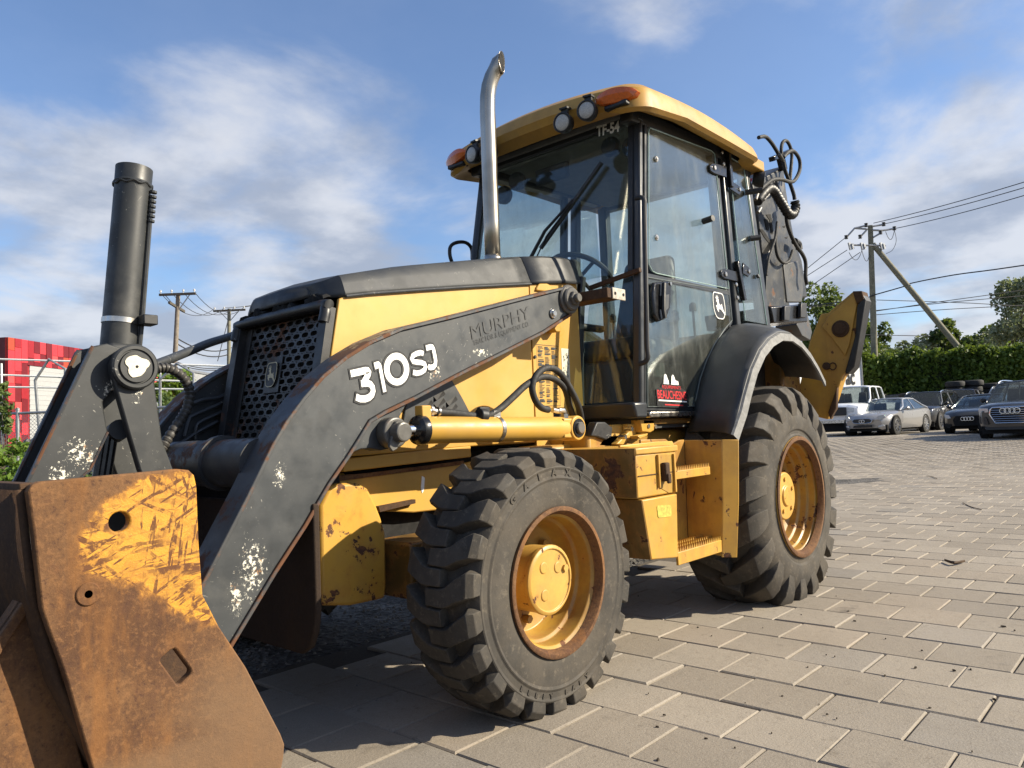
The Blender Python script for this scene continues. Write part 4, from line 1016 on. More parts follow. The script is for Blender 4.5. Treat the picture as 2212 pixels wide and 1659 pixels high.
# yellow side panels
for s in (0, 1):
    S = (lambda y: y) if s == 0 else (lambda y: 2*YC - y)
    p = MB(); p.prism([(1.748,1.535),(1.80,1.556),(2.15,1.614),(2.50,1.668),(2.886,1.728),(2.886,.935),(1.66,.935),(1.655,1.02),(1.70,1.30)], S(2.436), S(2.452))
    pan = B(p, 'engine_side_panel', M['yellow_hood'], BL, .004)
    p = MB(); p.prism([(2.896,1.729),(3.29,1.775),(3.30,1.0),(3.26,.90),(2.896,.90)], S(2.438), S(2.455)); B(p, 'rear_side_panel', M['yellow_hood'], BL, .004)
    bz = MB(); bz.prism([(2.94,1.715),(2.96,1.735),(3.02,1.742),(3.05,1.735),(3.06,1.70),(2.93,1.695)], S(2.425), S(2.438)); B(bz, 'panel_bulge', M['yellow_hood'], BL, .006)
    # black louvred vent with a curved rear edge
    arc = [(2.475 - .175*((k/8)**1.35), .98 + .28*k/8) for k in range(9)]
    v = MB(); v.prism([(2.02,.98)] + arc + [(2.06,1.14)], S(2.425), S(2.4365)); vent = B(v, 'side_vent', M['grey'], BL, .004)
    sm = None
    for r_ in range(5):
        for c_ in range(8):
            x0 = 2.07 + .072*r_ + .022*0; z0 = .99 + .032*c_ + .016*r_*.5
            x1 = x0 + .064
            if x1 > 2.455 - .175*((max(0,z0+.03-.98)/.28)**1.35) or z0 > 1.0 + (x0-2.0)*.75: continue
            if sm is None:
                q = MB(); q.add([(0,0,0),(.062,0,.018),(.062,0,.040),(0,-.0,.024),(.004,-.012,.006),(.060,-.012,.024)], [(0,1,5,4),(4,5,2,3),(0,4,3),(1,2,5),(0,3,2,1)])
                o = q.build('slat', M['black'], None, flat=True); sm = o.data
            else: o = bpy.data.objects.new('slat', sm); col.objects.link(o)
            o.parent = vent; o.location = (x0-3.2, S(2.424)-YC, z0); o.rotation_euler = (0, -.18, 0)
            if s: o.scale = (1, -1, 1)
for (x, z) in ((2.60,1.095),(2.91,1.36),(2.375,1.04),(2.33,1.19)):
    b = MB(); b.disc((x, 2.437, z), (0,-1,0), .009, .006, 10, 0, .002); B(b, 'panel_bolt', M['grey'], BL)
# decals on the rear side panel
d = MB(); q = vy('g1', [(1015,635),(1330,670),(1365,1100),(1060,1085)], 2.4362)
lab = MB()
def quad_grid(P, u, v):                                    # bilinear point in quad a b c d (top-left, top-right, bottom-right, bottom-left)
    a, b, c, d_ = P; return (a*(1-u) + b*u)*(1-v) + (d_*(1-u) + c*u)*v
q = [Vector((2.925,2.4364,1.425)), Vector((3.10,2.4364,1.425)), Vector((3.10,2.4364,1.115)), Vector((2.925,2.4364,1.115))]
lines = MB(); rl = random.Random(5)
for cix in range(3):
    v = .03
    while v < .95:
        w = rl.uniform(.12, .26); u0 = .06 + .31*cix
        hgt = .008 if rl.random() < .8 else .02
        pts = [quad_grid(q, *t) for t in ((u0, v), (u0+w, v), (u0+w, v+hgt), (u0, v+hgt))]
        lines.add([p + Vector((0,-.0008,0)) for p in pts], [(0,1,2,3)]); v += .021 + (.02 if rl.random() < .1 else 0)
fr = [(0,0),(1,0),(1,.006),(0,.006)], [(0,.994),(1,.994),(1,1),(0,1)], [(0,0),(.008,0),(.008,1),(0,1)], [(.992,0),(1,0),(1,1),(.992,1)]
for t in fr: lines.add([quad_grid(q, *k) + Vector((0,-.0008,0)) for k in t], [(0,1,2,3)])
B(lines, 'service_chart_print', M['decal_faint'], BL, recalc=False)
q2 = [Vector((3.125,2.4364,1.415)), Vector((3.19,2.4364,1.415)), Vector((3.19,2.4364,1.215)), Vector((3.125,2.4364,1.215))]
ch = MB(); ch.add(q2, [(0,1,2,3)]); B(ch, 'diagram_label', plain('white_label', (0.55,0.53,0.42), .5), BL)
dl = MB()
for k in range(46):
    u = rl.uniform(.15, .8); v = rl.uniform(.08, .95); w, hh = rl.choice(((.18,.012),(.03,.07),(.1,.02),(.05,.05)))
    dl.add([quad_grid(q2, *t) + Vector((0,-.0012,0)) for t in ((u,v),(min(.95,u+w),v),(min(.95,u+w),min(.98,v+hh)),(u,min(.98,v+hh)))], [(0,1,2,3)])
B(dl, 'diagram_print', M['decal_black'], BL, recalc=False)
pl = MB(); pl.add([Vector((3.04,2.4362,1.085)), Vector((3.12,2.4362,1.085)), Vector((3.12,2.4362,1.035)), Vector((3.04,2.4362,1.035))], [(0,1,2,3)]); B(pl, 'small_black_label', M['decal_black'], BL)
pl = MB()
for zz in (1.075, 1.058, 1.046): pl.add([Vector((3.05,2.4352,zz)), Vector((3.11,2.4352,zz)), Vector((3.11,2.4352,zz-.006)), Vector((3.05,2.4352,zz-.006))], [(0,1,2,3)])
B(pl, 'small_label_print', M['grey'], BL, recalc=False)

# grille: bent tube frame, perforated plate, emblem; leans forward at the foot
def gx_(z): return 1.63 + (z - 1.0) * .19
gf = MB()
for s in (-1, 1):
    w = .352
    gf.beam((gx_(.93)-.01, YC+s*(w-.024), .93), (gx_(1.50)-.01, YC+s*(w-.024), 1.50), .05, .036, (1,0,0))
gf.tube(smooth_path([(gx_(1.40)-.02, YC-.335, 1.44), (gx_(1.49)-.022, YC-.33, 1.495), (gx_(1.51)-.022, YC-.29, 1.512), (gx_(1.51)-.022, YC+.29, 1.512), (gx_(1.49)-.022, YC+.33, 1.495), (gx_(1.40)-.02, YC+.335, 1.44)], 5), .022, 12)
grf = B(gf, 'grille', M['grille_grey'] if 'grille_grey' in M else grey_paint('grille_grey', base=(0.016,0.016,0.0165), rust=.30, blot=.3), BL, .006)
pp = MB(); PW, PH = .072, .030
hole_r = (.0230, .0102)
for r_ in range(17):
    for c_ in range(-5, 5):
        yc = YC + (c_ + .5 + (.5 if r_ % 2 else 0)) * PW * .86; zc = 1.475 - r_*PH
        if abs(yc - YC) > .305 or zc < .96: continue
        if abs(yc - (YC+.045)) < .062 and abs(zc - 1.27) < .068: continue
        hw, hh = PW*.86/2, PH/2
        oct_ = [(math.copysign(abs(math.cos(a))**.75, math.cos(a))*hole_r[0], math.copysign(abs(math.sin(a))**.75, math.sin(a))*hole_r[1]) for a in np.linspace(math.pi/8, 2*math.pi+math.pi/8, 12, endpoint=False)]
        rec = []
        for (a, b) in oct_:
            k = max(abs(a)/hw, abs(b)/hh); rec.append((a/k, b/k))
        mk = lambda p: (gx_(zc+p[1]) + .012, yc + p[0], zc + p[1])
        n = 12; pp.add([mk(p) for p in rec] + [mk(p) for p in oct_], [(i, (i+1) % n, n+(i+1) % n, n+i) for i in range(n)])
pp.add([(gx_(1.345)+.010, YC+.10, 1.345), (gx_(1.345)+.010, YC-.015, 1.345), (gx_(1.195)+.010, YC-.015, 1.195), (gx_(1.195)+.010, YC+.10, 1.195)], [(0,1,2,3)])
for s in (-1, 1):
    pp.add([(gx_(1.5)+.012, YC+s*.262, 1.5), (gx_(1.5)+.012, YC+s*.335, 1.5), (gx_(.95)+.012, YC+s*.335, .95), (gx_(.95)+.012, YC+s*.262, .95)], [(0,1,2,3)])
gp = B(pp, 'perforated_plate', grey_paint('grille_plate_grey', base=(0.022,0.020,0.018), rust=.42, blot=.4), grf, flat=True); sd = gp.modifiers.new('thick', 'SOLIDIFY'); sd.thickness = .005
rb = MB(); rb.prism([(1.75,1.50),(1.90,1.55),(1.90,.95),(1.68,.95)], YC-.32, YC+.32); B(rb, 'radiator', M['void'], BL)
DEER = [((x-912)/175, (250-y)/240) for x, y in [(870,207),(884,200),(876,189),(864,186),(867,179),(878,181),(872,167),(880,164),(886,182),(890,181),(887,158),(895,158),(896,181),(902,168),(908,171),(902,190),(910,196),(907,208),(911,230),(927,242),(940,244),(945,230),(954,235),(954,250),(960,262),(967,285),(992,322),(984,328),(954,299),(938,285),(920,279),(902,283),(888,281),(900,301),(892,308),(872,284),(870,270),(878,263),(864,263),(863,251),(883,248),(889,238),(886,222),(876,216)]]
def emblem(o, ex, ey, ez, w, h, m_fg, m_bg, parent, bw=.045, lift=.0012):
    ring = round_poly([(-.42,.5),(.42,.5),(.5,.2),(.5,-.2),(.30,-.5),(-.30,-.5),(-.5,-.2),(-.5,.2)], .16, 3)
    o = Vector(o); ex = Vector(ex); ey = Vector(ey); ez = Vector(ez)
    b = MB(); b.add([o + ex*(p[0]*w) + ey*(p[1]*h) + ez*lift*.4 for p in ring], [tuple(range(len(ring)))])
    B(b, 'emblem_ground', m_bg, parent, recalc=False)
    f = MB(); n = len(ring)
    f.add([o + ex*(p[0]*w) + ey*(p[1]*h) + ez*lift for p in ring] + [o + ex*(p[0]*w*(1-2*bw)) + ey*(p[1]*h*(1-2*bw*w/h)) + ez*lift for p in ring], [(i, (i+1) % n, n+(i+1) % n, n+i) for i in range(n)])
    f.add([o + ex*(p[0]*w) + ey*(p[1]*h) + ez*(lift + .0003) for p in DEER], [tuple(range(len(DEER)))])
    B(f, 'deer_emblem', m_fg, parent, recalc=False)
emblem((gx_(1.27)+.004, YC+.045, 1.27), (0,-1,0), Vector((.19,0,1)).normalized(), Vector((-1,0,.19)).normalized(), .085, .105, M['decal_gold'], M['black'], grf)

# ---- exhaust stack
ex = MB(); n = 28; rows = []
tip = [((2.915, 2.70, 1.86), (0,0,1)), ((2.916, 2.70, 2.1), (0,0,1)), ((2.918, 2.70, 2.4), (0,0,1)), ((2.92, 2.70, 2.70), (0,0,1)), ((2.922, 2.696, 2.78), (.06,-.10,1)), ((2.927, 2.688, 2.835), (.16,-.28,1)), ((2.935, 2.674, 2.880), (.28,-.50,.9)), ((2.945, 2.657, 2.915), (.36,-.68,.75)), ((2.954, 2.641, 2.940), (.38,-.80,.55)), ((2.963, 2.622, 2.955), (.34,-.94,-.04))]
for k, (c, d) in enumerate(tip):
    c = Vector(c); d = Vector(d).normalized(); u = Vector((0,1,0)) - d*d.y; u.normalize(); w = d.cross(u)
    st_ = 1.55 if k == len(tip)-1 else 1.2 if k == len(tip)-2 else 1.0
    rows.append([c + u*(.0415*math.cos(a)) + w*(.0415*st_*math.sin(a)) for a in np.linspace(0, 2*math.pi, n, endpoint=False)])
ex.grid(rows, closed=True)
ex.lathe([(.060,0),(.056,.02),(.046,.045),(.0418,.06)], (2.915,2.70,1.862), (0,0,1), 32)
m_ex = NT('brushed_stainless'); an = m_ex.noise(30, 4, .6, m_ex.map((1,1,.08)))
es = B(ex, 'exhaust_stack', m_ex.done(m_ex.bsdf(m_ex.mix(m_ex.rng(m_ex.noise(3, 5), .35, .65), (0.30,0.265,0.215), (0.46,0.42,0.36)), m_ex.rng(an, .3, .7, .24, .38), 1.0, m_ex.bump(an, .04, .002))), BL, angle=60)
sd = es.modifiers.new('thick', 'SOLIDIFY'); sd.thickness = .003; sd.offset = -1
ei = MB(); ei.grid([[c + (p - c)*.93 for p in r] for r, (c, d) in ((rows[k], (Vector(tip[k][0]), 0)) for k in range(4, len(tip)))], closed=True); mid_ = [Vector(tip[5][0]) + (p - Vector(tip[5][0]))*.9 for p in rows[5]]; ei.add(mid_, [tuple(range(n))])
dl_ = Vector(tip[-1][1]).normalized(); ct_ = Vector(tip[-1][0]); ei.add([ct_ + (p - ct_)*.93 - dl_*.004 for p in rows[-1]], [tuple(range(n))])  # black cap just inside the mouth paints the dark of the pipe
B(ei, 'exhaust_bore', M['void'], es)

# ------------------------------------------------------------------ cab
YS = .045
def yn(z): return 2.10 + YS*(z - 1.1)
def yf(z): return 2*YC - yn(z)
DN, DD = (0, 1, -YS), 2.10 - YS*1.1                       # door plane
WN, WD = (1, 0, -.165), 3.31 - .165*1.1                     # windscreen plane
def xw(z): return 3.31 + .165*(z - 1.1)
def dpt(c, pts, off=0.0): return [onp(*cv(c, *p), DN, DD) + Vector((0, off, 0)) for p in pts]
cf = bpy.data.objects.new('cab', None); col.objects.link(cf); cf.parent = BL; ROOTLOC[cf.name] = ROOTLOC[BL.name]
def post(z0, z1, x0a, x0b, x1a, x1b, name, wid=.07, near=True, m=None, prd=.0):
    """post in the side plane; x-extent x0a..x0b at z0 and x1a..x1b at z1"""
    mb = MB(); Y = yn if near else yf; s = 1 if near else -1
    q = lambda x, z, k: (x, Y(z) + s*(k - prd), z)
    mb.hexa([q(x0a,z0,0), q(x0b,z0,0), q(x0b,z0,wid), q(x0a,z0,wid)], [q(x1a,z1,0), q(x1b,z1,0), q(x1b,z1,wid), q(x1a,z1,wid)])
    return B(mb, name, m or M['cab_black'], cf, .012)
for nr in (True, False):
    post(1.035, 2.72, 3.318, 3.362, 3.585, 3.622, 'front_post', .052, nr)
    post(1.60, 2.72, 4.985, 5.065, 4.91, 4.985, 'rear_post', .075, nr)
    post(1.56, 2.72, 4.405, 4.445, 4.44, 4.475, 'door_post', .06, nr, prd=.004)
    post(1.56, 2.72, 4.535, 4.60, 4.56, 4.625, 'hinge_post', .06, nr)
# top frame under the roof, sills
tb = MB()
for nr in (True, False):
    Y = yn if nr else yf; s = 1 if nr else -1
    tb.hexa([(3.50,Y(2.69),2.655),(5.0,Y(2.73),2.715),(5.0,Y(2.73)+s*.08,2.715),(3.50,Y(2.69)+s*.08,2.655)], [(3.50,Y(2.7),2.74),(5.0,Y(2.8),2.80),(5.0,Y(2.8)+s*.08,2.80),(3.50,Y(2.7)+s*.08,2.74)])
tb.hexa([(3.555,yn(2.65),2.675),(3.62,yn(2.65),2.675),(3.62,yf(2.65),2.675),(3.555,yf(2.65),2.675)], [(3.555,yn(2.75),2.82),(3.62,yn(2.75),2.82),(3.62,yf(2.75),2.82),(3.555,yf(2.75),2.82)])
tb.hexa([(4.92,yn(2.65),2.68),(5.0,yn(2.65),2.68),(5.0,yf(2.65),2.68),(4.92,yf(2.65),2.68)], [(4.92,yn(2.75),2.82),(5.0,yn(2.75),2.82),(5.0,yf(2.75),2.82),(4.92,yf(2.75),2.82)])
B(tb, 'top_frame', M['cab_black'], cf, .01)
for s in (0, 1):
    sl = MB()
    S = (lambda y: y) if s == 0 else (lambda y: 2*YC - y)
    sl.hexa([(3.27,S(2.09),1.035),(3.37,S(2.085),1.035),(3.37,S(2.50),1.035),(3.27,S(2.50),1.035)], [(3.25,S(2.09),1.115),(3.37,S(2.085),1.115),(3.37,S(2.50),1.115),(3.25,S(2.50),1.115)])
    B(sl, 'front_sill', M['cab_black'], cf, .012)
fl = MB(); fl.box(3.36, 5.0, 2.14, 2*YC-2.14, .98, 1.06); B(fl, 'cab_floor', M['interior'], cf)
ds = MB(); ds.box(3.375, 3.90, 2.075, 2.14, 1.035, 1.066); B(ds, 'door_sill', M['steel'], cf, .006)
ds = MB(); ds.box(3.375, 3.93, 2.12, 2.16, 1.0, 1.03); B(ds, 'sill_bracket', M['yellow_shaded'], cf, .006)
# firewall and window surround on the front corners
for s in (0, 1):
    S = (lambda y: y) if s == 0 else (lambda y: 2*YC - y)
    fw = MB(); fw.hexa([(3.255,S(2.455),1.06),(3.30,S(2.455),1.06),(3.30,S(2.50),1.06),(3.255,S(2.50),1.06)], [(3.325,S(2.43),1.82),(3.37,S(2.43),1.82),(3.37,S(2.475),1.82),(3.325,S(2.43)+.03,1.82)])
    B(fw, 'corner_window_frame', M['black'], cf, .008)
    lw = MB(); pts = [(xw(1.13)+.035,S(2.15),1.125),(xw(1.80)+.035,S(2.16),1.80),(xw(1.77),S(2.44),1.765),(xw(1.13)-.03,S(2.46),1.125)]
    lw.slab(pts, (.005,0,0)); B(lw, 'corner_window', M['glass_front'], cf)
    bb = MB(); bb.beam((xw(1.775)-.005,S(2.44),1.765), (xw(1.81)-.005,S(2.12),1.812), .022, .022); B(bb, 'window_bar', M['rust_dark'], cf)
fw = MB(); fw.box(3.30, 3.36, 2.50, 2*YC-2.50, 1.0, 1.90); B(fw, 'firewall', M['black'], cf)
# windscreen
ws = MB(); z0 = 1.82; z1 = 2.69
pts = [(xw(z0)+.01, yn(z0)+.055, z0-.0), (xw(z1)+.01, yn(z1)+.055, z1), (xw(z1)+.01, yf(z1)-.055, z1), (xw(z0)+.01, yf(z0)-.055, z0)]
ws.slab(pts, (.006,0,0)); wsc = B(ws, 'windscreen', M['glass_front'], cf)
rub = MB()
for a, b in ((0,1),(1,2),(2,3)): rub.beam(Vector(pts[a]) + Vector((-.004,0,0)), Vector(pts[b]) + Vector((-.004,0,0)), .03, .012, (1,0,0))
B(rub, 'rubber_seal', M['black'], wsc)
tx = MB(); p0, p1, p2 = vp('c5', [(968,545),(1108,512),(968,478)], WN, WD); e1 = p1-p0; w = e1.length; e1.normalize(); e2 = (p2-p0); hgt = e2.length; e2.normalize()
fit_text(tx, 'TF-54', p0*.992 + Vector(CAM)*.008 - e1*.03, e1, e2, (-1,0,0), w, hgt, offset=.035); B(tx, 'unit_number', M['white'], wsc, recalc=False)
wp = MB(); A = vp('c5', [(975,705),(605,1225)], WN, WD - .02); Bq = vp('c5', [(540,1290),(630,1120),(800,930)], WN, WD - .03)
wp.beam(A[0], A[1], .016, .022, (1,0,0)); wp.tube(Bq, [.012,.010,.007], 8); wp.tube(vp('c5', [(575,1290),(640,1150),(790,950)], WN, WD-.035), .004, 6)
B(wp, 'wiper', M['black'], wsc)
# near and far doors
def door(near):
    e = bpy.data.objects.new('door', None); col.objects.link(e); e.parent = cf; ROOTLOC[e.name] = ROOTLOC[BL.name]
    fx = (lambda p: p) if near else mirr
    s = 1 if near else -1
    out = dpt('c6', [(752,182)]) + dpt('c5', [(1243,478),(1255,470),(1660,630),(1672,660)]) + dpt('c6', [(1325,480)]) + dpt('c6', [(1290,540),(1220,640),(1170,740),(1125,870),(1095,1000),(1087,1064),(752,1062)])
    win = dpt('c5', [(1252,520),(1262,498),(1630,634),(1652,655),(1738,1470),(1720,1468),(1300,1378),(1275,1365),(1252,1320)])
    low = dpt('c6', [(752,190),(1285,280),(1300,300),(1318,478),(1270,535),(1200,640),(1150,740),(1105,870),(1078,1000),(1072,1050),(756,1052)])
    a = MB(); a.slab([fx(p + Vector((0,-.006,0))) for p in win], (0, s*.006, 0)); B(a, 'door_window', M['glass_door'], e)
    a = MB(); a.slab([fx(p + Vector((0,-.004,0))) for p in low], (0, s*.006, 0)); B(a, 'lower_door_glass', M['glass_low'], e)
    fr_ = MB()
    for i in range(len(out)):
        p, q_ = out[i], out[(i+1) % len(out)]
        if (p-q_).length < .01: continue
        fr_.beam(fx(p + Vector((0,.012,0))), fx(q_ + Vector((0,.012,0))), .026, .022, (0,1,0))
    fr_.beam(fx(dpt('c5', [(1245,1378)])[0] + Vector((0,.004,-.012))), fx(dpt('c5', [(1742,1486)])[0] + Vector((0,.004,-.012))), .030, .022, (0,1,0))
    B(fr_, 'door_frame', M['cab_black'], e, .003, seg=1)
    if near:
        edge = MB(); edge.tube([p + Vector((0,-.008,0)) for p in win] + [win[0] + Vector((0,-.008,0))], .0028, 6); B(edge, 'glass_edge', plain('pale_glass_edge', (0.35,0.47,0.43), .25), e)
        edge = MB(); edge.tube([p + Vector((0,-.006,0)) for p in low] + [low[0] + Vector((0,-.006,0))], .0028, 6); B(edge, 'glass_edge', plain('dull_glass_edge', (0.13,0.15,0.14), .4), e)
        # handle
        hd = MB(); H = dpt('c6', [(770,230),(870,218),(888,240),(880,400),(850,470),(800,492),(775,450),(760,300)], -.006)
        hd.slab(H, (0,-.028,0)); ho = B(hd, 'door_handle', M['gloss_black'], e, .010)
        gp_ = MB(); G = dpt('c6', [(805,320),(862,310),(858,400),(835,425),(810,400)], -.036); gp_.slab(G, (0,-.004,0)); B(gp_, 'handle_recess', M['grey'], ho)
        gg = MB(); gg.tube(dpt('c6', [(815,240),(812,330),(812,420),(820,470)], -.052), .013, 8); B(gg, 'handle_grip', M['black'], ho)
        lk = MB(); lk.disc(dpt('c6', [(876,238)], -.034)[0], (0,-1,0), .010, .006, 14); B(lk, 'lock', M['steel'], ho)
        for cpt in ((1295,687),(1297,1162)):
            b = MB(); o = dpt('c5', [cpt], -.008)[0]; b.disc(o, (0,-1,0), .017, .008, 18, 0, .003); b.disc(o + Vector((0,-.008,0)), (0,-1,0), .009, .004, 6); B(b, 'window_bolt', M['steel'], e)
        b = MB(); o = dpt('c5', [(1585,1063)], -.006)[0]; b.cyl(o, o + Vector((-.01,-.07,.004)), .019, 18); B(b, 'window_stop', M['black'], e)
        for k, (c0, pts) in enumerate((('c5', [(1612,730),(1625,715),(1650,715),(1715,735),(1715,800),(1640,775),(1618,760)]), ('c5', [(1680,1365),(1700,1352),(1725,1355),(1785,1370),(1785,1430),(1705,1412),(1684,1395)]))):
            b = MB(); b.slab(dpt(c0, pts, -.008), (0,-.012,0)); hg = B(b, 'hinge', M['gloss_black'], e, .003)
            b = MB(); o = dpt('c5', [((1640,742),(1706,1385))[k]], -.021)[0]; b.disc(o, (0,-1,0), .016, .007, 18, 0, .003); B(b, 'hinge_bolt', M['steel'], hg)
            b = MB(); zt, zb = (((1722,640),(1740,860)), ((1775,1305),(1818,1545)))[k]
            b.beam(dpt('c5', [zt], -.02)[0], dpt('c5', [zb], -.02)[0], .034, .03, (0,1,0)); B(b, 'hinge_barrel', M['gloss_black'], hg, .004)
            b = MB(); b.slab(dpt('c5', (((1740,820),(1790,850),(1805,880),(1795,910),(1735,870)), ((1815,1315),(1850,1345),(1860,1380),(1845,1400),(1812,1380)))[k], -.010), (0,-.012,0)); hg2 = B(b, 'hinge_leaf', M['gloss_black'], hg, .003)
            b = MB(); o = dpt('c5', [((1790,873),(1846,1368))[k]], -.023)[0]; b.disc(o, (0,-1,0), .014, .007, 16, 0, .003); B(b, 'hinge_bolt', M['steel'], hg)
            for bp in (((1690,645),(1698,718)), ((1774,1447),(1783,1527)))[k]:
                b = MB(); o = dpt('c5', [bp], -.012)[0]; b.disc(o, (0,-1,0), .014, .012, 14, 0, .004); B(b, 'frame_bolt', M['steel'], hg)
        emblem(dpt('c6', [(1232,380)], -.006)[0], (1,0,0), (0,YS,1), (0,-1,0), .155, .165, M['white'], M['decal_black'], e, .035, .0015)
        # dealer sticker
        st = MB(); p0, p1, p2 = dpt('h4', [(190,1330),(525,1350),(190,1250)], -.0085)
        e1 = p1-p0; w = e1.length; e1.normalize(); up = Vector((0,YS,1)).normalized()
        bg = MB(); bg.add([p0 + e1*(a*w) + up*b for a, b in ((-.03,-.045),(1.03,-.045),(1.03,.05),(.85,.065),(.80,.085),(.2,.085),(.14,.06),(-.03,.05))], [tuple(range(8))]); B(bg, 'sticker_ground', M['decal_black'], e, recalc=False)
        fit_text(st, 'BEAUCHESNE', p0 + Vector((0,-.0012,0)), e1, up, (0,-1,0), w, .046, offset=.008)
        fit_text(st, 'EQUIPEMENTS', p0 + e1*(w*.19) + up*.053 + Vector((0,-.0012,0)), e1, up, (0,-1,0), w*.64, .020)
        st.add([p0 + e1*(a*w) + up*b + Vector((0,-.0012,0)) for a, b in ((.22,-.034),(.86,-.034),(.86,-.028),(.22,-.028))], [(0,1,2,3)])
        B(st, 'sticker_lettering', M['decal_red'], e, recalc=False)
        wh = MB(); wh.add([p0 + e1*(a*w) + up*b + Vector((0,-.0012,0)) for a, b in ((.02,-.013),(1.0,-.013),(1.0,-.006),(.02,-.006))], [(0,1,2,3)])
        for x0 in (.24, .50):
            wh.add([p0 + e1*((x0+a)*w) + up*b + Vector((0,-.0012,0)) for a, b in ((0,.080),(.04,.125),(.08,.135),(.12,.130),(.16,.105),(.26 if x0 > .4 else .18,.100),(.26 if x0 > .4 else .18,.080))], [tuple(range(7))])
        B(wh, 'sticker_figures', M['white'], e, recalc=False)
    return e
door(True); door(False)
# rear quarter windows, rear screen
for nr in (True, False):
    fx = (lambda p: p) if nr else mirr
    q = dpt('c5', [(1742,668),(1832,722)]) + dpt('c6', [(1556,505),(1412,478)])
    a = MB(); a.slab([fx(p) for p in q], (0, .006 if nr else -.006, 0)); qw = B(a, 'quarter_window', M['glass_door'], cf)
    if nr:
        ed = MB(); ed.tube([p + Vector((0,-.002,0)) for p in q + [q[0]]], .003, 6); B(ed, 'glass_edge', plain('quarter_glass_edge', (0.30,0.42,0.39), .25), qw)
        for c0, p, ln_ in (('c5', (1860,898), .10), ('c5', (1888,1174), .05), ('c5', (1912,1398), .015)):
            b = MB(); o = dpt(c0, [p], -.004)[0]; b.cyl(o + Vector((-.05 if ln_ > .03 else 0, 0, 0)), o + Vector((0,-ln_,.006)), .019 if ln_ > .03 else .014, 16); B(b, 'window_stop', M['black'], qw)
rs = MB(); rs.slab([(4.96,yn(1.6)+.06,1.62),(4.93,yn(2.7)+.06,2.70),(4.93,yf(2.7)-.06,2.70),(4.96,yf(1.6)-.06,1.62)], (.006,0,0)); B(rs, 'rear_window', M['glass_door'], cf)
rb = MB(); rb.box(4.93, 4.98, yn(1.6)+.05, yf(1.6)-.05, 1.55, 1.62); rb.box(4.90,4.97, 2.2, 3.38, 1.06, 1.56); B(rb, 'rear_sill', M['cab_black'], cf)
# far lower side and inner fender panels
for s in (0, 1):
    S = (lambda y: y) if s == 0 else (lambda y: 2*YC - y)
    p = MB(); p.prism([(3.90,.78),(5.25,.78),(5.25,1.40),(5.02,1.60),(4.43,1.60),(4.12,1.40),(3.96,1.16)], S(2.17), S(2.19)); B(p, 'inner_fender_panel', M['seat'], cf)
# grab rail on the near post, far-side handle
gr_ = MB(); gr_.tube(smooth_path([(3.435,2.135,2.20), (3.432,2.085,2.185), (3.425,2.08,2.10), (3.37,2.062,1.65), (3.345,2.055,1.42), (3.34,2.055,1.33), (3.33,2.10,1.31)], 5), .013, 10); B(gr_, 'grab_rail', M['black'], cf)
gr_ = MB(); gr_.tube(smooth_path(vy('c5', [(75,1330),(55,1270),(58,1215),(95,1190),(150,1190),(185,1225),(190,1290)], 3.50), 4), .012, 8); B(gr_, 'grab_handle', M['black'], cf)
# seat, controls, headliner
hl = MB(); hl.box(3.55, 4.93, 2.26, 3.32, 2.70, 2.76); B(hl, 'headliner', M['headliner'], cf, .02)
se = bpy.data.objects.new('operator_seat', None); col.objects.link(se); se.parent = cf; ROOTLOC[se.name] = ROOTLOC[BL.name]
s_ = MB(); s_.box(4.02, 4.50, 2.54, 3.04, 1.42, 1.56); B(s_, 'seat_cushion', M['seat'], se, .05, seg=4)
s_ = MB(); s_.hexa([(4.46,2.54,1.54),(4.58,2.54,1.54),(4.58,3.04,1.54),(4.46,3.04,1.54)], [(4.58,2.60,2.16),(4.68,2.60,2.16),(4.68,2.98,2.16),(4.58,2.98,2.16)]); B(s_, 'seat_back', M['seat'], se, .05, seg=4)
s_ = MB(); s_.box(4.05, 4.45, 2.60, 2.98, 1.06, 1.42); B(s_, 'seat_base', M['interior'], se, .02)
for y in (2.47, 3.06):
    s_ = MB(); s_.box(4.10, 4.45, y, y+.06, 1.66, 1.71); B(s_, 'armrest', M['seat'], se, .02)
da = MB(); da.hexa([(3.40,2.60,1.06),(3.62,2.66,1.06),(3.62,2.92,1.06),(3.40,2.98,1.06)], [(3.42,2.52,1.96),(3.58,2.60,1.90),(3.58,2.98,1.90),(3.42,3.06,1.96)]); B(da, 'dashboard', M['interior'], cf, .03)
sc = MB(); sc.tube([(3.55,YC,1.75),(3.80,YC,1.92)], .03, 10)
cst = Vector((3.80,YC,1.93)); nrm = Vector((.55,0,.83)).normalized(); u1 = Vector((0,1,0)); u2 = nrm.cross(u1)
sc.tube([cst + (u1*math.cos(a) + u2*math.sin(a))*.205 for a in np.linspace(0, 2*math.pi, 41)], .016, 8)
for a in (.5, 2.6, 4.7): sc.tube([cst, cst + (u1*math.cos(a) + u2*math.sin(a))*.205], .012, 6)
B(sc, 'steering_wheel', M['seat'], cf)
for (x, y, h_) in ((4.05, 3.20, .30), (4.20, 2.36, .24), (4.62, 3.10, .35), (4.66, 2.48, .35)):
    lv = MB(); lv.tube([(x,y,1.40),(x-.02,y,1.40+h_)], .009, 6); lv.disc((x-.02,y,1.40+h_), (0,0,1), .024, .06, 12, 0, .015); B(lv, 'control_lever', M['seat'], cf)
co = MB(); co.box(3.95, 4.60, 3.14, 3.36, 1.06, 1.45); co.box(4.55, 4.90, 2.30, 3.28, 1.06, 1.40); B(co, 'side_console', M['interior'], cf, .02)
mr = MB(); mr.box(3.60, 3.63, 2.70, 2.95, 2.50, 2.60); B(mr, 'inside_mirror', M['seat'], cf, .01)
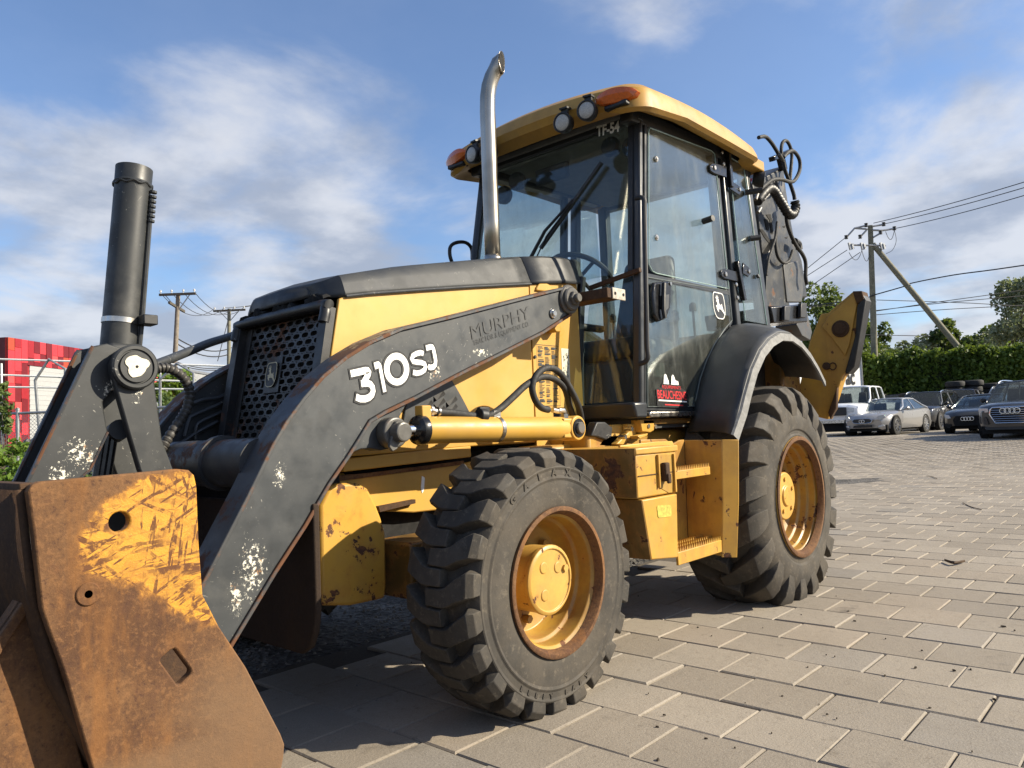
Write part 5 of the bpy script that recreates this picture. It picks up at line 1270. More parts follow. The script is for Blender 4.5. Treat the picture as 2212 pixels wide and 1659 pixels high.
for (y, z) in ((2.40, 2.60), (2.26, 2.56), (3.12, 2.58), (3.24, 2.52)):
    ll = MB(); ll.lathe([(.0001,0),(.05,.0),(.06,.02),(.055,.05),(.0001,.06)], (3.60, y, z), (1,0,0), 20); B(ll, 'roof_speaker', M['seat'], cf)

# ---- roof
RX0, RX1, RY0, RY1 = 3.385, 4.90, 2.035, 2*YC - 2.035
def roof_ring(inset, zfun, nx=14, r=.12, bulge=.05):
    x0, x1, y0, y1 = RX0 + inset, RX1 - inset, RY0 + inset, RY1 - inset
    rr = max(.03, r - inset*.5); pts = []
    for (cx, cy, a0) in ((x0+rr, y0+rr, math.pi), (x1-rr, y0+rr, 1.5*math.pi), (x1-rr, y1-rr, 0), (x0+rr, y1-rr, .5*math.pi)):
        arc = [(cx + rr*math.cos(a0 + k*math.pi/12), cy + rr*math.sin(a0 + k*math.pi/12)) for k in range(7)]
        pts += arc
        nxt = {math.pi: (x1-rr-.0, y0), 1.5*math.pi: (x1, y1-rr), 0: (x0+rr, y1), .5*math.pi: (x0, y0+rr)}[a0]
        a = arc[-1]
        for k in range(1, nx): pts.append((a[0] + (nxt[0]-a[0])*k/nx, a[1] + (nxt[1]-a[1])*k/nx))
    out = []
    for (x, y) in pts:
        t = 1 - min(1, abs(y - YC)/.76)**2
        fx = max(0.0, 1 - (x - x0)/.25)
        out.append((x - bulge*t*fx, y, zfun(x, y)))
    return out
def z_low(x, y):
    side = 2.655 + .055*min(1, max(0, (x-3.42)/.45)) - .012*max(0, (x-4.4))
    t = 1 - min(1, abs(y - YC)/.62)**4
    fr_ = max(0.0, 1 - (x - RX0 + .06)/.16)
    return side + .115*t*min(1, fr_*1.3)
def z_top(x, y): return 2.765 + .05*math.sin(math.pi*min(1, max(0, (x-3.38)/1.52))) + .055*(1 - min(1, abs(y-YC)/.76)**2)
rf = MB()
rings = [roof_ring(.10, lambda x, y: z_low(x, y)+.03), roof_ring(.022, lambda x, y: z_low(x, y)), roof_ring(.0, lambda x, y: z_low(x, y)+.018), roof_ring(.004, lambda x, y: z_top(x, y)-.03),
         roof_ring(.022, lambda x, y: z_top(x, y)+.012), roof_ring(.075, lambda x, y: z_top(x, y)+.045), roof_ring(.25, lambda x, y: z_top(x, y)+.062), roof_ring(.60, lambda x, y: z_top(x, y)+.068)]
rf.grid(rings, closed=True); rf.add(rings[-1], [tuple(range(len(rings[-1])))])
roof = B(rf, 'roof', M['yellow_roof'], cf, angle=30)
ru = MB(); ru.add([(p[0], p[1], p[2]+.002) for p in roof_ring(.10, lambda x, y: 2.775)], [tuple(range(len(rings[0])))]); B(ru, 'roof_underside', M['black'], roof)
for y_ in (2.10, 3.36):
    rbk = MB(); rbk.box(4.86, 5.06, y_, y_+.12, 2.705, 2.775); B(rbk, 'light_bracket', M['yellow_roof'], roof, .008)
def work_light(o, d, name='work_light'):
    e = MB(); o = Vector(o); d = Vector(d).normalized()
    e.lathe([(.0001,-.070),(.034,-.066),(.050,-.04),(.055,-.008),(.055,.010),(.048,.013),(.043,.007)], o, d, 20)
    up = Vector((0,0,1)); e.beam(o - d*.03 + up*.04, o - d*.03 + up*.085, .04, .018, d); e.beam(o - d*.06 + up*.085, o - d*.01 + up*.085, .05, .010, up)
    w = B(e, name, M['black'], roof)
    l = MB(); l.lathe([(.044,.008),(.038,.012),(.018,.015),(.0001,.016)], o, d, 20); B(l, 'lens', M['lens'], w)
work_light((3.275, 2.472, 2.668), (-1,-.10,-.12)); work_light((3.285, 2.315, 2.690), (-1,-.22,-.10)); work_light((3.285, 3.18, 2.688), (-1,.1,-.1)); work_light((3.285, 3.06, 2.672), (-1,.1,-.1))
work_light((5.06, 2.12, 2.655), (.45,-.85,-.18))
def amber(y0, y1):
    e = MB(); n = 12; rows = []
    for k in range(n+1):
        t = k/n; y = y0 + (y1-y0)*t; b = 1.18*math.sin(math.pi*min(1, max(0, t)))**.5; zc = 2.752 - .012*abs(t-.3)
        xf = 3.345 + .05*(abs((y-YC))/.75)**3 - .03*(1-min(1,abs(y-YC)/.76)**2)
        rows.append([(xf+.03, y, zc+.040*b), (xf-.012*b, y, zc+.034*b), (xf-.026*b, y, zc), (xf-.016*b, y, zc-.036*b), (xf+.03, y, zc-.044*b)])
    e.grid(rows); a = B(e, 'turn_signal', M['amber'], roof)
    h_ = MB(); h_.box(3.35, 3.41, min(y0,y1)+.05, max(y0,y1)-.05, 2.684, 2.712); B(h_, 'signal_base', M['black'], a, .008)
amber(2.30, 2.06); amber(2*YC-2.30, 2*YC-2.06)

# ------------------------------------------------------------------ rear fenders
FI = [(3.80,.945),(3.865,1.06),(3.93,1.17),(4.02,1.29),(4.115,1.39),(4.25,1.50),(4.42,1.585),(4.62,1.615),(4.80,1.575),(4.93,1.49),(5.03,1.38),(5.09,1.29)]
FO = [(3.625,.935),(3.735,1.055),(3.80,1.15),(3.90,1.28),(4.02,1.385),(4.15,1.455),(4.30,1.50),(4.46,1.505),(4.61,1.47),(4.75,1.405),(4.87,1.325),(4.975,1.235)]
def fender(near):
    S = (lambda y: y) if near else (lambda y: 2*YC - y)
    rows = []
    for (a, b) in zip(FI, FO):
        row = []
        for k in range(7):
            t = k/6; x = a[0]+(b[0]-a[0])*t; z = a[1]+(b[1]-a[1])*t + .012*math.sin(math.pi*t)
            row.append((x, S(2.10 + (1.765-2.10)*t), z))
        rows.append(row)
    m_ = MB(); m_.grid(rows); o = B(m_, 'fender', M['fender'], BL, angle=50); sd = o.modifiers.new('thick', 'SOLIDIFY'); sd.thickness = .012; sd.offset = 0
    lp = MB(); rows = []
    for i, b in enumerate(FO):
        d = (Vector(FO[min(i+1, len(FO)-1)]) - Vector(FO[max(i-1,0)])).normalized(); nr = Vector((d.y, -d.x))
        p = Vector(b); q1 = p + nr*.004; q2 = p + nr*.05
        rows.append([(p.x, S(1.768), p.y), (q1.x, S(1.752), q1.y-.003), (q2.x, S(1.742), q2.y), (q2.x + nr.x*.004, S(1.752), q2.y + nr.y*.004)])
    lp.grid(rows); B(lp, 'fender_lip', M['fender_edge'], o, angle=50)
fender(True); fender(False)

# ------------------------------------------------------------------ tool box, steps, side plates
bf_ = MB(); bf_.box(2.779, 2.781, 1.796, 2.42, .69, .90); bf_.prism([(2.8085,.678),(2.8105,.678),(2.861,.419),(2.859,.419)], 1.794, 2.34); B(bf_, 'box_front_panel', M['yellow_shaded'], BL)  # thin sheets over the box front, grime and shade in their colour
tb_ = MB(); tb_.box(2.79, 3.13, 1.80, 2.42, .685, .875); tool = B(tb_, 'tool_box', M['yellow_worn'], BL, .008)
td = MB(); td.box(2.782, 3.138, 1.792, 2.43, .872, .902); B(td, 'box_lid', M['yellow_worn'], tool, .006)
td = MB(); td.slab(vy('h6', [(1390,415),(1985,415),(1950,345),(1790,350),(1390,392)], 1.90), (0,.012,0)); B(td, 'lid_flange', M['yellow'], tool, .003)
td = MB(); td.prism([(2.812,.680),(3.108,.680),(3.088,.395),(2.862,.418)], 1.792, 2.35); B(td, 'lower_box', M['yellow_worn'], tool, .006)
td = MB(); td.box(2.80, 3.128, 1.796, 1.80, .779, .783); B(td, 'box_seam', M['rust_dark'], tool)
td = MB(); td.prism([(2.957,.865),(3.095,.860),(3.075,.690),(3.045,.690),(2.955,.725)], 1.7975, 1.7995); B(td, 'latch_recess', M['yellow_rusty'], tool)
for (x0, x1, z0, z1) in ((2.955,2.963,.72,.865),(3.09,3.10,.69,.862)):
    td = MB(); td.box(x0, x1, 1.787, 1.80, z0, z1); B(td, 'recess_rim', M['yellow_worn'], tool)
td = MB(); td.box(2.985, 3.022, 1.770, 1.798, .745, .828); td.box(2.99, 3.018, 1.762, 1.775, .735, .78); B(td, 'latch', M['rust_dark'], tool, .006)
td = MB(); td.prism(round_poly([(2.925,.645),(3.045,.635),(3.045,.585),(2.93,.59)], .012), 1.7895, 1.7915); B(td, 'warning_label', plain('faded_label', (0.42,0.36,0.06), .6, 0, .3, 60), tool)
def stepbar(z0, z1, x0, x1, y0, nm):
    b = MB(); b.box(x0, x1, y0, y0+.012, z0, z1); b.box(x0, x1, y0+.012, y0+.16, z1-.012, z1-.004); st_ = B(b, nm, M['yellow_worn'], BL, .003)
    t = MB(); n = 22
    for r_ in range(3 if z0 < .5 else 1):
        for k in range(n):
            x = x0 + (x1-x0)*(k+.5)/n; w = (x1-x0)/n*.42; y = y0 + .004 + .05*r_
            t.add([(x-w,y,z1),(x+w,y,z1),(x+w,y+.012,z1),(x-w,y+.012,z1),(x+w*.3,y,z1+.021),(x+w*.3,y+.012,z1+.021)], [(0,1,4),(2,3,5),(1,2,5,4),(3,0,4,5)])
    tt = tag(B(t, 'tread_teeth', M['yellow_rusty'], st_, flat=True), kind='stuff')
    return st_
stepbar(.738, .778, 3.132, 3.52, 1.835, 'step'); stepbar(.356, .415, 3.10, 3.575, 1.800, 'step')
wl2 = MB(); wl2.slab([(3.13,1.985,.93),(3.36,1.985,.925),(3.42,1.985,.895),(3.50,1.985,.915),(3.545,1.985,.915),(3.525,1.985,.36),(3.13,1.985,.40)], (0,.012,0)); swl = B(wl2, 'step_well_back', M['yellow_well'], BL, .003)
wl2 = MB(); wl2.slab([(3.545,1.985,.912),(3.565,1.785,.908),(3.545,1.79,.60),(3.522,1.80,.335),(3.525,1.985,.36)], (.012,0,0)); B(wl2, 'wheel_guard_panel', M['yellow_well'], swl, .003)
wl2 = MB(); wl2.slab([(3.565,1.785,.910),(3.622,1.722,.906),(3.600,1.730,.60),(3.575,1.745,.325),(3.522,1.80,.330),(3.545,1.79,.60)], (.010,.010,0)); B(wl2, 'guard_flange', M['yellow_worn'], swl, .003)
wl2 = MB(); wl2.box(3.07, 3.14, 1.86, 2.06, .40, .72); B(wl2, 'well_side', M['yellow'], swl, .004)
# cab mount brackets and clutter between box and cab
br = MB(); br.slab(vy('h6', [(1310,170),(1470,160),(1470,240),(1290,410),(1150,400)], 2.20), (0,.05,0)); B(br, 'cab_mount', M['yellow'], BL, .006)
br = MB(); br.slab(vy('h6', [(1480,160),(1610,160),(1605,230),(1430,390),(1350,380),(1480,250)], 2.16), (0,.04,0)); B(br, 'cab_mount', M['yellow'], BL, .006)
br = MB(); br.slab(vy('h6', [(1605,115),(1755,115),(1755,230),(1715,255),(1625,245)], 2.12), (0,.06,0)); B(br, 'mount_plate', M['yellow_worn'], BL, .005)
br = MB(); br.slab(vy('h6', [(1140,140),(1230,140),(1310,200),(1300,300),(1240,335),(1150,300),(1080,290)], 2.18), (0,.05,0)); B(br, 'mount_pad', M['black'], BL, .006)
br = MB(); br.slab(vy('h6', [(1575,290),(1690,262),(1680,290),(1600,320)], 2.10), (.0,.05,.0)); B(br, 'mount_tab', M['yellow'], BL, .003)
for p in ((1520,215),(1700,185),(1775,190),(1450,300)):
    b = MB(); o = vy('h6', [p], 2.115)[0]; b.cyl(o, o + Vector((0,.04,0)), .012, 8); B(b, 'mount_bolt', M['steel'], BL)
tk = MB(); tk.box(2.72, 3.36, 2.30, 2.44, .66, .92); tk.box(3.0, 4.05, 2.20, 3.36, .52, .97); B(tk, 'belly', M['yellow_rusty'], BL, .02)
# rectangular tube stub beside the arm pivot
ts = MB(); P = vy('c4', [(1410,270),(1500,285)], 2.05)
ts.box(3.02, 3.13, 2.06, 2.30, 1.615, 1.665); tso = B(ts, 'mirror_mount', M['rust_dark'], BL, .004)
tp = MB(); tp.box(3.055, 3.165, 2.052, 2.060, 1.612, 1.668); B(tp, 'mount_face', plain('worn_bare_plate', (0.42,0.38,0.31), .6, 0, .3, 30), tso, .003)
for x in (3.075, 3.145):
    tp = MB(); tp.disc((x,2.052,1.64), (0,-1,0), .008, .002, 10); B(tp, 'bolt_hole', M['void'], tso)
bxx = MB(); bxx.prism([(2.96,1.545),(3.06,1.60),(3.06,1.49),(3.02,1.485)], 2.38, 2.44); B(bxx, 'arm_pivot_mount', M['yellow'], BL, .006)

# ------------------------------------------------------------------ backhoe at the rear
bo = MB(); yb = 2.52
OUT = vy('h1', [(60,560),(330,420),(400,370),(430,640),(480,960),(520,1180),(600,1400),(640,1659),(660,1800),(220,1800),(130,950)], yb)
m_boom = grey_paint('boom_grey', base=(0.022,0.023,0.025), rust=.15, blot=.3)
bo.slab([OUT[i] for i in (0,1,2,3,4,5,6,7,8,9,10)], (0,.34,0)); boom = B(bo, 'boom', m_boom, BL, .01)
di = MB(); di.slab(vy('h1', [(230,1320),(330,1150),(400,1500),(440,1680),(470,1900),(200,1900)], yb-.05), (0,.05,0)); B(di, 'boom_side_plate', grey_paint('boom_plate_grey', base=(0.022,0.021,0.018), rust=.3, blot=.4, scr=.9), boom, .006)
di = MB(); di.slab(vy('h1', [(400,1440),(560,1400),(620,1700),(600,1850),(440,1850)], yb-.06), (0,.05,0)); B(di, 'worn_boom_face', grey_paint('scraped_grey', base=(0.06,0.06,0.058), rust=.40, blot=.5, scr=1.0), boom, .006)
for c0 in ([(195,950),(225,945),(250,1010),(240,1075),(215,1060)], [(140,1055),(175,1060),(230,1140),(272,1215),(262,1235),(195,1150)], [(210,900),(262,895),(275,960),(290,1110),(268,1112),(250,960)], [(390,1030),(425,1018),(415,1042)], [(415,1150),(450,1138),(440,1160)]):
    q = MB(); q.slab(vy('h1', c0, yb-.004), (0,.008,0)); B(q, 'boom_cutout', M['void'], boom)
pn = MB(); pn.disc(vy('h1', [(348,588)], yb)[0], (0,-1,0), .07, .02, 24, 0, .006); B(pn, 'boom_pin', M['pin'], boom)
def hose(pts, y, r=.0155, c='h1', name='hydraulic_hose', m_=None):
    P = [ony(*cv(c, p[0], p[1]), p[2] if len(p) > 2 else y) for p in pts]
    b = MB(); b.tube(smooth_path(P, 6), r, 10); return B(b, name, m_ or M['hose'], boom)
hose([(130,65),(200,55),(260,110),(320,200),(370,290),(400,340)], 2.42); hose([(385,310),(375,200),(390,120),(430,100),(470,160),(490,260),(480,400),(470,520)], 2.44, .0145)
hose([(400,280),(450,225),(510,215),(570,300),(575,420),(520,530),(460,545),(380,520),(280,525),(190,590),(130,640)], 2.36); hose([(400,330),(420,430),(470,560),(510,680),(520,740)], 2.40, .016)
hose([(385,330),(440,480),(490,620),(525,735)], 2.43, .014); hose([(430,900),(440,1000),(480,1120),(540,1240),(610,1340),(640,1430),(640,1580),(655,1660)], 2.40, .016)
hose([(320,1080),(315,1240),(340,1360),(400,1425),(460,1400),(500,1290)], 2.42, .013); hose([(330,980),(310,1150),(270,1280),(235,1400),(215,1560)], 2.40, .010)
hose([(520,1190),(560,1220),(570,1280)], 2.45, .03, name='hose_bracket', m_=M['black'])
sl_ = MB(); P = smooth_path([ony(*cv('h1', *p), 2.38) for p in [(115,760),(170,680),(240,620),(300,650),(350,730),(400,810),(450,890),(500,900),(530,830),(520,750)]], 8)
sl_.tube(P, [.036 + .006*math.sin(k*2.1) for k in range(len(P))], 12); B(sl_, 'hose_sleeve', M['black'], boom)
for a, b in (((125,650),(95,740)), ((400,270),(440,240)), ((355,245),(395,310)), ((235,685),(180,740)), ((150,830),(120,880))):
    q = MB(); q.cyl(ony(*cv('h1', *a), 2.37), ony(*cv('h1', *b), 2.37), .014, 10); B(q, 'hose_fitting', M['pin'], boom)
tf = MB(); tf.beam(ony(*cv('h1', 270, 300), 2.5), ony(*cv('h1', 480, 210), 2.5), .05, .04); tf.beam(ony(*cv('h1', 360, 260), 2.5), ony(*cv('h1', 400, 420), 2.5), .06, .05); B(tf, 'hose_guide', M['gloss_black'], boom, .005)
rl_ = MB(); rl_.slab(vy('h1', [(65,505),(190,490),(60,540)], 2.3), (0,.05,0)); B(rl_, 'tail_lamp', M['red_lens'], BL)
bx_ = MB(); bx_.slab(vy('d3', [(330,1000),(525,985),(530,1085),(345,1090)], 2.30), (0,.55,0)); B(bx_, 'boom_cradle', M['gloss_black'], BL, .01)
for p in ((400,1050),(490,1035)):
    q = MB(); q.slab(vy('d3', [(p[0]-15,p[1]-50),(p[0]+18,p[1]-52),(p[0]+10,p[1]+30),(p[0]-18,p[1]+28)], 2.295), (0,-.03,0)); B(q, 'cradle_rib', M['black'], BL, .006)
dp = MB(); dp.slab(vy('d3', [(515,980),(555,1140),(545,1185),(500,1160),(470,1100)], 2.6), (0,.2,0)); B(dp, 'dipper', grey_paint('dipper_grey', base=(0.05,0.05,0.05), rust=.3, blot=.4), BL, .006)
# main rear frame and near stabiliser leg with its rubber pad
rf_ = MB(); rf_.box(5.02, 5.34, 2.05, 3.53, .55, 1.46); B(rf_, 'rear_frame', M['yellow_shaded'], BL, .02)
def stabilizer(near):
    # the leg is folded up in a plane across the machine, its pad facing outwards
    fx = (lambda p: p) if near else mirr
    x0 = 5.36
    leg = vx('d3', [(600,1040),(640,1035),(780,915),(825,913),(838,960),(790,1180),(745,1360),(720,1380),(640,1620),(560,1600),(470,1500),(540,1190)], x0)
    m_ = MB(); m_.slab([fx(p) for p in leg], (.10,0,0)); sg = B(m_, 'stabilizer_leg', M['yellow_worn'], BL, .008)
    pl_ = vx('d3', [(607,1110),(640,1055),(785,925),(800,985),(760,1200),(735,1270),(660,1170)], x0-.02)
    m_ = MB(); m_.slab([fx(p) for p in pl_], (.018,0,0)); B(m_, 'foot_plate', M['yellow_worn'], sg, .005)
    pd_ = vx('d3', [(828,925),(850,965),(812,1180),(785,1330),(748,1372),(733,1362),(790,1160),(800,1000)], x0-.03)
    m_ = MB(); m_.slab([fx(p) for p in pd_], (.12,0,0)); B(m_, 'rubber_pad', M['black'], sg, .008)
    cp = vx('d3', [(775,915),(828,913),(838,958),(800,985),(790,960)], x0-.036)
    m_ = MB(); m_.slab([fx(p) for p in cp], (.12,0,0)); B(m_, 'rust_cap', M['rust_dark'], sg, .006)
    o = fx(vx('d3', [(712,1122)], x0-.02)[0]); m_ = MB(); m_.disc(o, (-1,0,0), .058, .016, 24, 0, .006); m_.disc(o + Vector((-.016,0,0)), (-1,0,0), .042, .014, 10, 0, .005); B(m_, 'pivot_pin', M['rust_dark'], sg)
    o = fx(vx('d3', [(635,1327)], x0)[0]); m_ = MB(); m_.disc(o, (-1,0,0), .026, .02, 14, 0, .004); B(m_, 'lock_pin', M['rust_dark'], sg)
    m_ = MB(); c_ = fx(vx('d3', [(668,1328)], x0-.012)[0]); m_.tube([c_ + Vector((0, .022*math.cos(a), .024*math.sin(a))) for a in np.linspace(0, 6.28, 20)], .004, 6); B(m_, 'pin_ring', M['rust_dark'], sg)
stabilizer(True); stabilizer(False)
bkt = MB(); bkt.slab(vx('d3', [(640,1580),(690,1440),(685,1560),(650,1620)], 5.33), (.05,0,0)); B(bkt, 'stabilizer_foot', M['rust_dark'], BL, .01)
# ------------------------------------------------------------------ foliage helpers
def leaf_cloud(mb, pts, size, rnd, squash=.6):
    """pts: array of centres; one bent leaf-clump quad pair each"""
    for p in pts:
        n = Vector((rnd.gauss(0,1), rnd.gauss(0,1), rnd.gauss(0,1)+.5)).normalized()
        u = n.orthogonal().normalized(); u.rotate(Matrix.Rotation(rnd.uniform(0, 6.28), 3, n)); v = n.cross(u)
        s = size * rnd.uniform(.55, 1.3); p = Vector(p)
        mb.add([p - u*s, p - v*s*squash + n*s*.12, p + u*s, p + v*s*squash + n*s*.12], [(0,1,2,3)])
def crown_points(c, rad, n, rnd, lumps=14, hollow=.35):
    c = Vector(c); cl = []
    for k in range(lumps):
        d = Vector((rnd.gauss(0,1), rnd.gauss(0,1), rnd.gauss(0,.9))).normalized(); t = rnd.uniform(.35, .86)
        cl.append((Vector((d.x*rad[0]*t, d.y*rad[1]*t, d.z*rad[2]*t)), rnd.uniform(.22, .42)))
    out = []
    while len(out) < n:
        q, r = rnd.choice(cl); d = Vector((rnd.gauss(0,1), rnd.gauss(0,1), rnd.gauss(0,1))).normalized()
        k = r * (hollow + (1-hollow)*rnd.random()**.5)
        out.append(c + q + Vector((d.x*rad[0]*k, d.y*rad[1]*k, d.z*rad[2]*k)))
    return out, [c + q for q, r in cl]
M['leaf_hedge'] = foliage('hedge_leaf', (0.055, 0.105, 0.016), (0.13, 0.20, 0.032))
M['leaf_dark'] = foliage('dark_leaf', (0.045, 0.085, 0.022), (0.09, 0.14, 0.04))
M['leaf_mid'] = foliage('mid_leaf', (0.075, 0.12, 0.035), (0.14, 0.20, 0.06))
M['leaf_pale'] = foliage('pale_willow_leaf', (0.22, 0.25, 0.155), (0.34, 0.37, 0.24))
M['leaf_bright'] = foliage('bright_leaf', (0.10, 0.19, 0.025), (0.22, 0.33, 0.05), .45)
M['bark'] = plain('bark', (0.10, 0.08, 0.06), .9, 0, .3, 8, .5)
M['pole_wood'] = plain('weathered_pole', (0.20, 0.17, 0.135), .85, 0, .22, 5, .3)
M['pole_green'] = plain('treated_pole', (0.185, 0.175, 0.125), .85, 0, .2, 5, .3)
M['wire'] = plain('cable_black', (0.03, 0.03, 0.032), .6)
M['porcelain'] = plain('porcelain', (0.62, 0.62, 0.60), .25)
M['galv'] = plain('galvanised', (0.36, 0.37, 0.38), .42, .7, .15, 20)
def tree(label, base, h, rad, mat, n, seed, cz=None, group='trees and bushes beyond the hedge', cat='tree', size=.16, name='tree', trunk=.14):
    rnd = random.Random(seed); base = Vector(base)
    e = tag(empty(name, base), label, cat, group)
    pts, cl = crown_points(base + Vector((0,0, cz or h - rad[2]*.95)), rad, n, rnd, 16)
    b = MB(); leaf_cloud(b, pts, size, rnd); b.build('crown', mat, e, recalc=False, flat=True)
    t = MB(); top = base + Vector((rnd.uniform(-.2,.2), rnd.uniform(-.2,.2), h*.8)); mid = base + Vector((rnd.uniform(-.15,.15), 0, h*.4))
    t.tube([base - Vector((0,0,.2)), mid, top], [trunk, trunk*.75, trunk*.2], 8)
    for q in cl[:9]: t.tube([mid + (top-mid)*rnd.uniform(0,.6), (mid + q)*.5 + Vector((0,0,.2)), q], [trunk*.4, trunk*.25, trunk*.08], 5)
    t.build('trunk', M['bark'], e)
    return e
def gpt(u, depth):                                    # ground point under a bearing at a distance
    p = at(u, 900, depth); p.z = ground_z(p.x, p.y); return p

# ------------------------------------------------------------------ cars
def car_paint(name, c, metal=.0, rough=.28):
    n = NT(name); d = n.rng(n.noise(.8, 3, .5), .4, .7, 0, .06)
    return n.done(n.bsdf(n.mix(d, c, (0.25,0.23,0.20)), n.rng(n.noise(1.5, 2), .3, .7, rough-.02, rough+.03), metal, None, .5, .7))
M['car_glass'] = glass('car_glass', (0.50, 0.55, 0.56), 1.0, 0, .02, 1.6)
M['car_tyre'] = plain('car_tyre', (0.016, 0.016, 0.016), .8, 0, .3, 20)
M['alloy'] = plain('alloy_wheel', (0.50, 0.50, 0.51), .25, .9, .1, 10)
M['headlamp'] = plain('headlamp_glass', (0.48, 0.50, 0.52), .10, .3, .2, 30, 0, .8)
M['car_trim'] = plain('bright_trim', (0.66, 0.66, 0.67), .18, 1.0, .05, 10)
STY = {
 'coupe': dict(xs=(0,.02,.06,.14,.26,.36,.5,.68,.80,.90,.97,1), wf=(.70,.84,.92,.97,.99,.99,.985,1,1,.97,.90,.80), zt=(.42,.50,.555,.60,.65,.67,.67,.69,.72,.71,.66,.56), zs=.15, gh=(.285,.47,.55,.62,.70,.885), roofw=.60, wheel=(.185,.80,.335), curve=.38),
 'sedan': dict(xs=(0,.02,.06,.14,.26,.36,.5,.68,.80,.90,.97,1), wf=(.74,.87,.94,.98,1,1,1,1,.99,.96,.90,.80), zt=(.45,.53,.58,.62,.66,.68,.69,.70,.71,.70,.66,.56), zs=.15, gh=(.27,.44,.52,.62,.72,.90), roofw=.62, wheel=(.185,.79,.335), curve=.30),
 'suv': dict(xs=(0,.015,.05,.12,.22,.32,.5,.7,.85,.94,.98,1), wf=(.80,.90,.95,.99,1,1,1,1,.99,.96,.92,.86), zt=(.50,.56,.595,.62,.64,.645,.65,.66,.67,.67,.64,.56), zs=.16, gh=(.235,.375,.46,.72,.86,.97), roofw=.66, wheel=(.175,.79,.375), curve=.26),
 'pickup': dict(xs=(0,.012,.05,.12,.22,.32,.5,.7,.85,.94,.98,1), wf=(.88,.95,.98,1,1,1,1,1,1,1,.99,.97), zt=(.56,.60,.625,.635,.64,.65,.66,.66,.66,.66,.66,.64), zs=.26, gh=(.235,.335,.40,.555,.60,.625), roofw=.72, wheel=(.16,.78,.40), curve=.16)}
def make_car(name, label, cat, style, L, W, H, P, rot, paint, front=None, rails=False, group='cars parked along the hedge'):
    s = STY[style]; e = tag(empty(name, (0,0,0)), label, cat, group)
    def X(xl, y): return xl + s['curve'] * (min(1, abs(y)/(W/2)))**2.6 * max(0, 1 - xl/(L*.3))
    rows = []
    for f, wf, zt in zip(s['xs'], s['wf'], s['zt']):
        w = W/2*wf; z1 = zt*H; zs = s['zs']*H + (.05*H if f < .02 or f > .98 else 0); zb = z1 - .035*H
        half = [(w*.80, zs), (w*.95, zs+.02*H), (w*1.0, zs+.10*H), (w*1.0, zs+(zb-zs)*.62), (w*.985, zb-.01*H), (w*.93, zb+.012*H), (w*.62, z1), (w*.30, z1+.008*H)]
        full = [(-a, z) for a, z in half] + [(0, z1+.012*H)] + [(a, z) for a, z in half[::-1]]
        rows.append([(X(f*L, y), y, z) for y, z in full])
    b = MB(); b.grid(rows); b.add(rows[0], [tuple(range(len(rows[0])))]); b.add(rows[-1], [tuple(range(len(rows[-1])))[::-1]])
    b.build('body', paint, e, angle=36)
    zt = lambda f: float(np.interp(f, s['xs'], s['zt']))
    g = s['gh']; gw = W/2*.93; rw = W/2*s['roofw']*1.12; rows = []
    def sect(f, k):
        zb = zt(f)*H - .01*H; zr = zb + (H - zb)*k
        wr = gw + (rw - gw)*k
        return [(f*L, -gw, zb), (f*L, -(gw+wr)/2-.01, (zb+zr)/2), (f*L, -wr, zr-.02*H*k), (f*L, -wr*.75, zr), (f*L, 0, zr+.012*H*k), (f*L, wr*.75, zr), (f*L, wr, zr-.02*H*k), (f*L, (gw+wr)/2+.01, (zb+zr)/2), (f*L, gw, zb)]
    ks = (0, .90, .985, .985, .93, .0)
    if style in ('suv', 'pickup'): ks = (0, .93, .99, .98, .94, .05)
    sec = [sect(f, k) for f, k in zip(g, ks)]
    mid = sect((g[0]+g[1])/2, .5); mid2 = sect((g[4]+g[5])/2, .52 if style in ('coupe','sedan') else .5)
    b = MB(); b.grid([sec[0], mid] + sec[1:5] + [mid2, sec[5]]); b.build('windows', M['car_glass'], e, angle=30)
    r = MB(); r.grid([[(p[0], p[1]*1.02, p[2]+.012) for p in q[2:7]] for q in sec[1:5]]); ro = r.build('roof', paint, e); sd = ro.modifiers.new('t', 'SOLIDIFY'); sd.thickness = .03
    for sgn in (0, 1):
        i0, i2 = (0, 2) if sgn == 0 else (8, 6)
        pl = MB()
        pl.tube([Vector(sec[0][i0]), Vector(mid[i0+1 if sgn == 0 else 7]) , Vector(sec[1][i2])], .035, 6)
        pl.tube([Vector(sec[1][i2]), Vector(sec[2][i2]), Vector(sec[3][i2]), Vector(sec[4][i2]), Vector(mid2[i0+1 if sgn == 0 else 7]), Vector(sec[5][i0])], .03, 6)
        m_ = (g[2]+g[3])/2*L
        pl.tube([(m_, (-gw if sgn == 0 else gw), zt(g[2])*H), (m_, (-rw if sgn == 0 else rw), H*.97)], .03, 6)
        pl.build('pillar', paint, e)
        mi = MB(); yy = -W/2-.10 if sgn == 0 else W/2+.10; xm = g[0]*L + .32
        mi.lathe([(.0001,-.09),(.06,-.07),(.085,0),(.08,.05),(.0001,.07)], (xm, yy, zt(g[0])*H + .06), (1,0,0), 12); mi.beam((xm, yy, zt(g[0])*H+.03), (xm, yy*.86, zt(g[0])*H+.0), .05, .04); mi.build('door_mirror', paint if style != 'suv' else M['black'], e)
        if rails:
            rr = MB(); rr.tube(smooth_path([Vector(sec[1][i2])+Vector((0,0,.02)), Vector(sec[2][i2])+Vector((0,0,.075)), Vector(sec[3][i2])+Vector((0,0,.075)), Vector(sec[4][i2])+Vector((0,0,.03))], 4), .022, 6); rr.build('roof_rail', M['car_trim'], e)
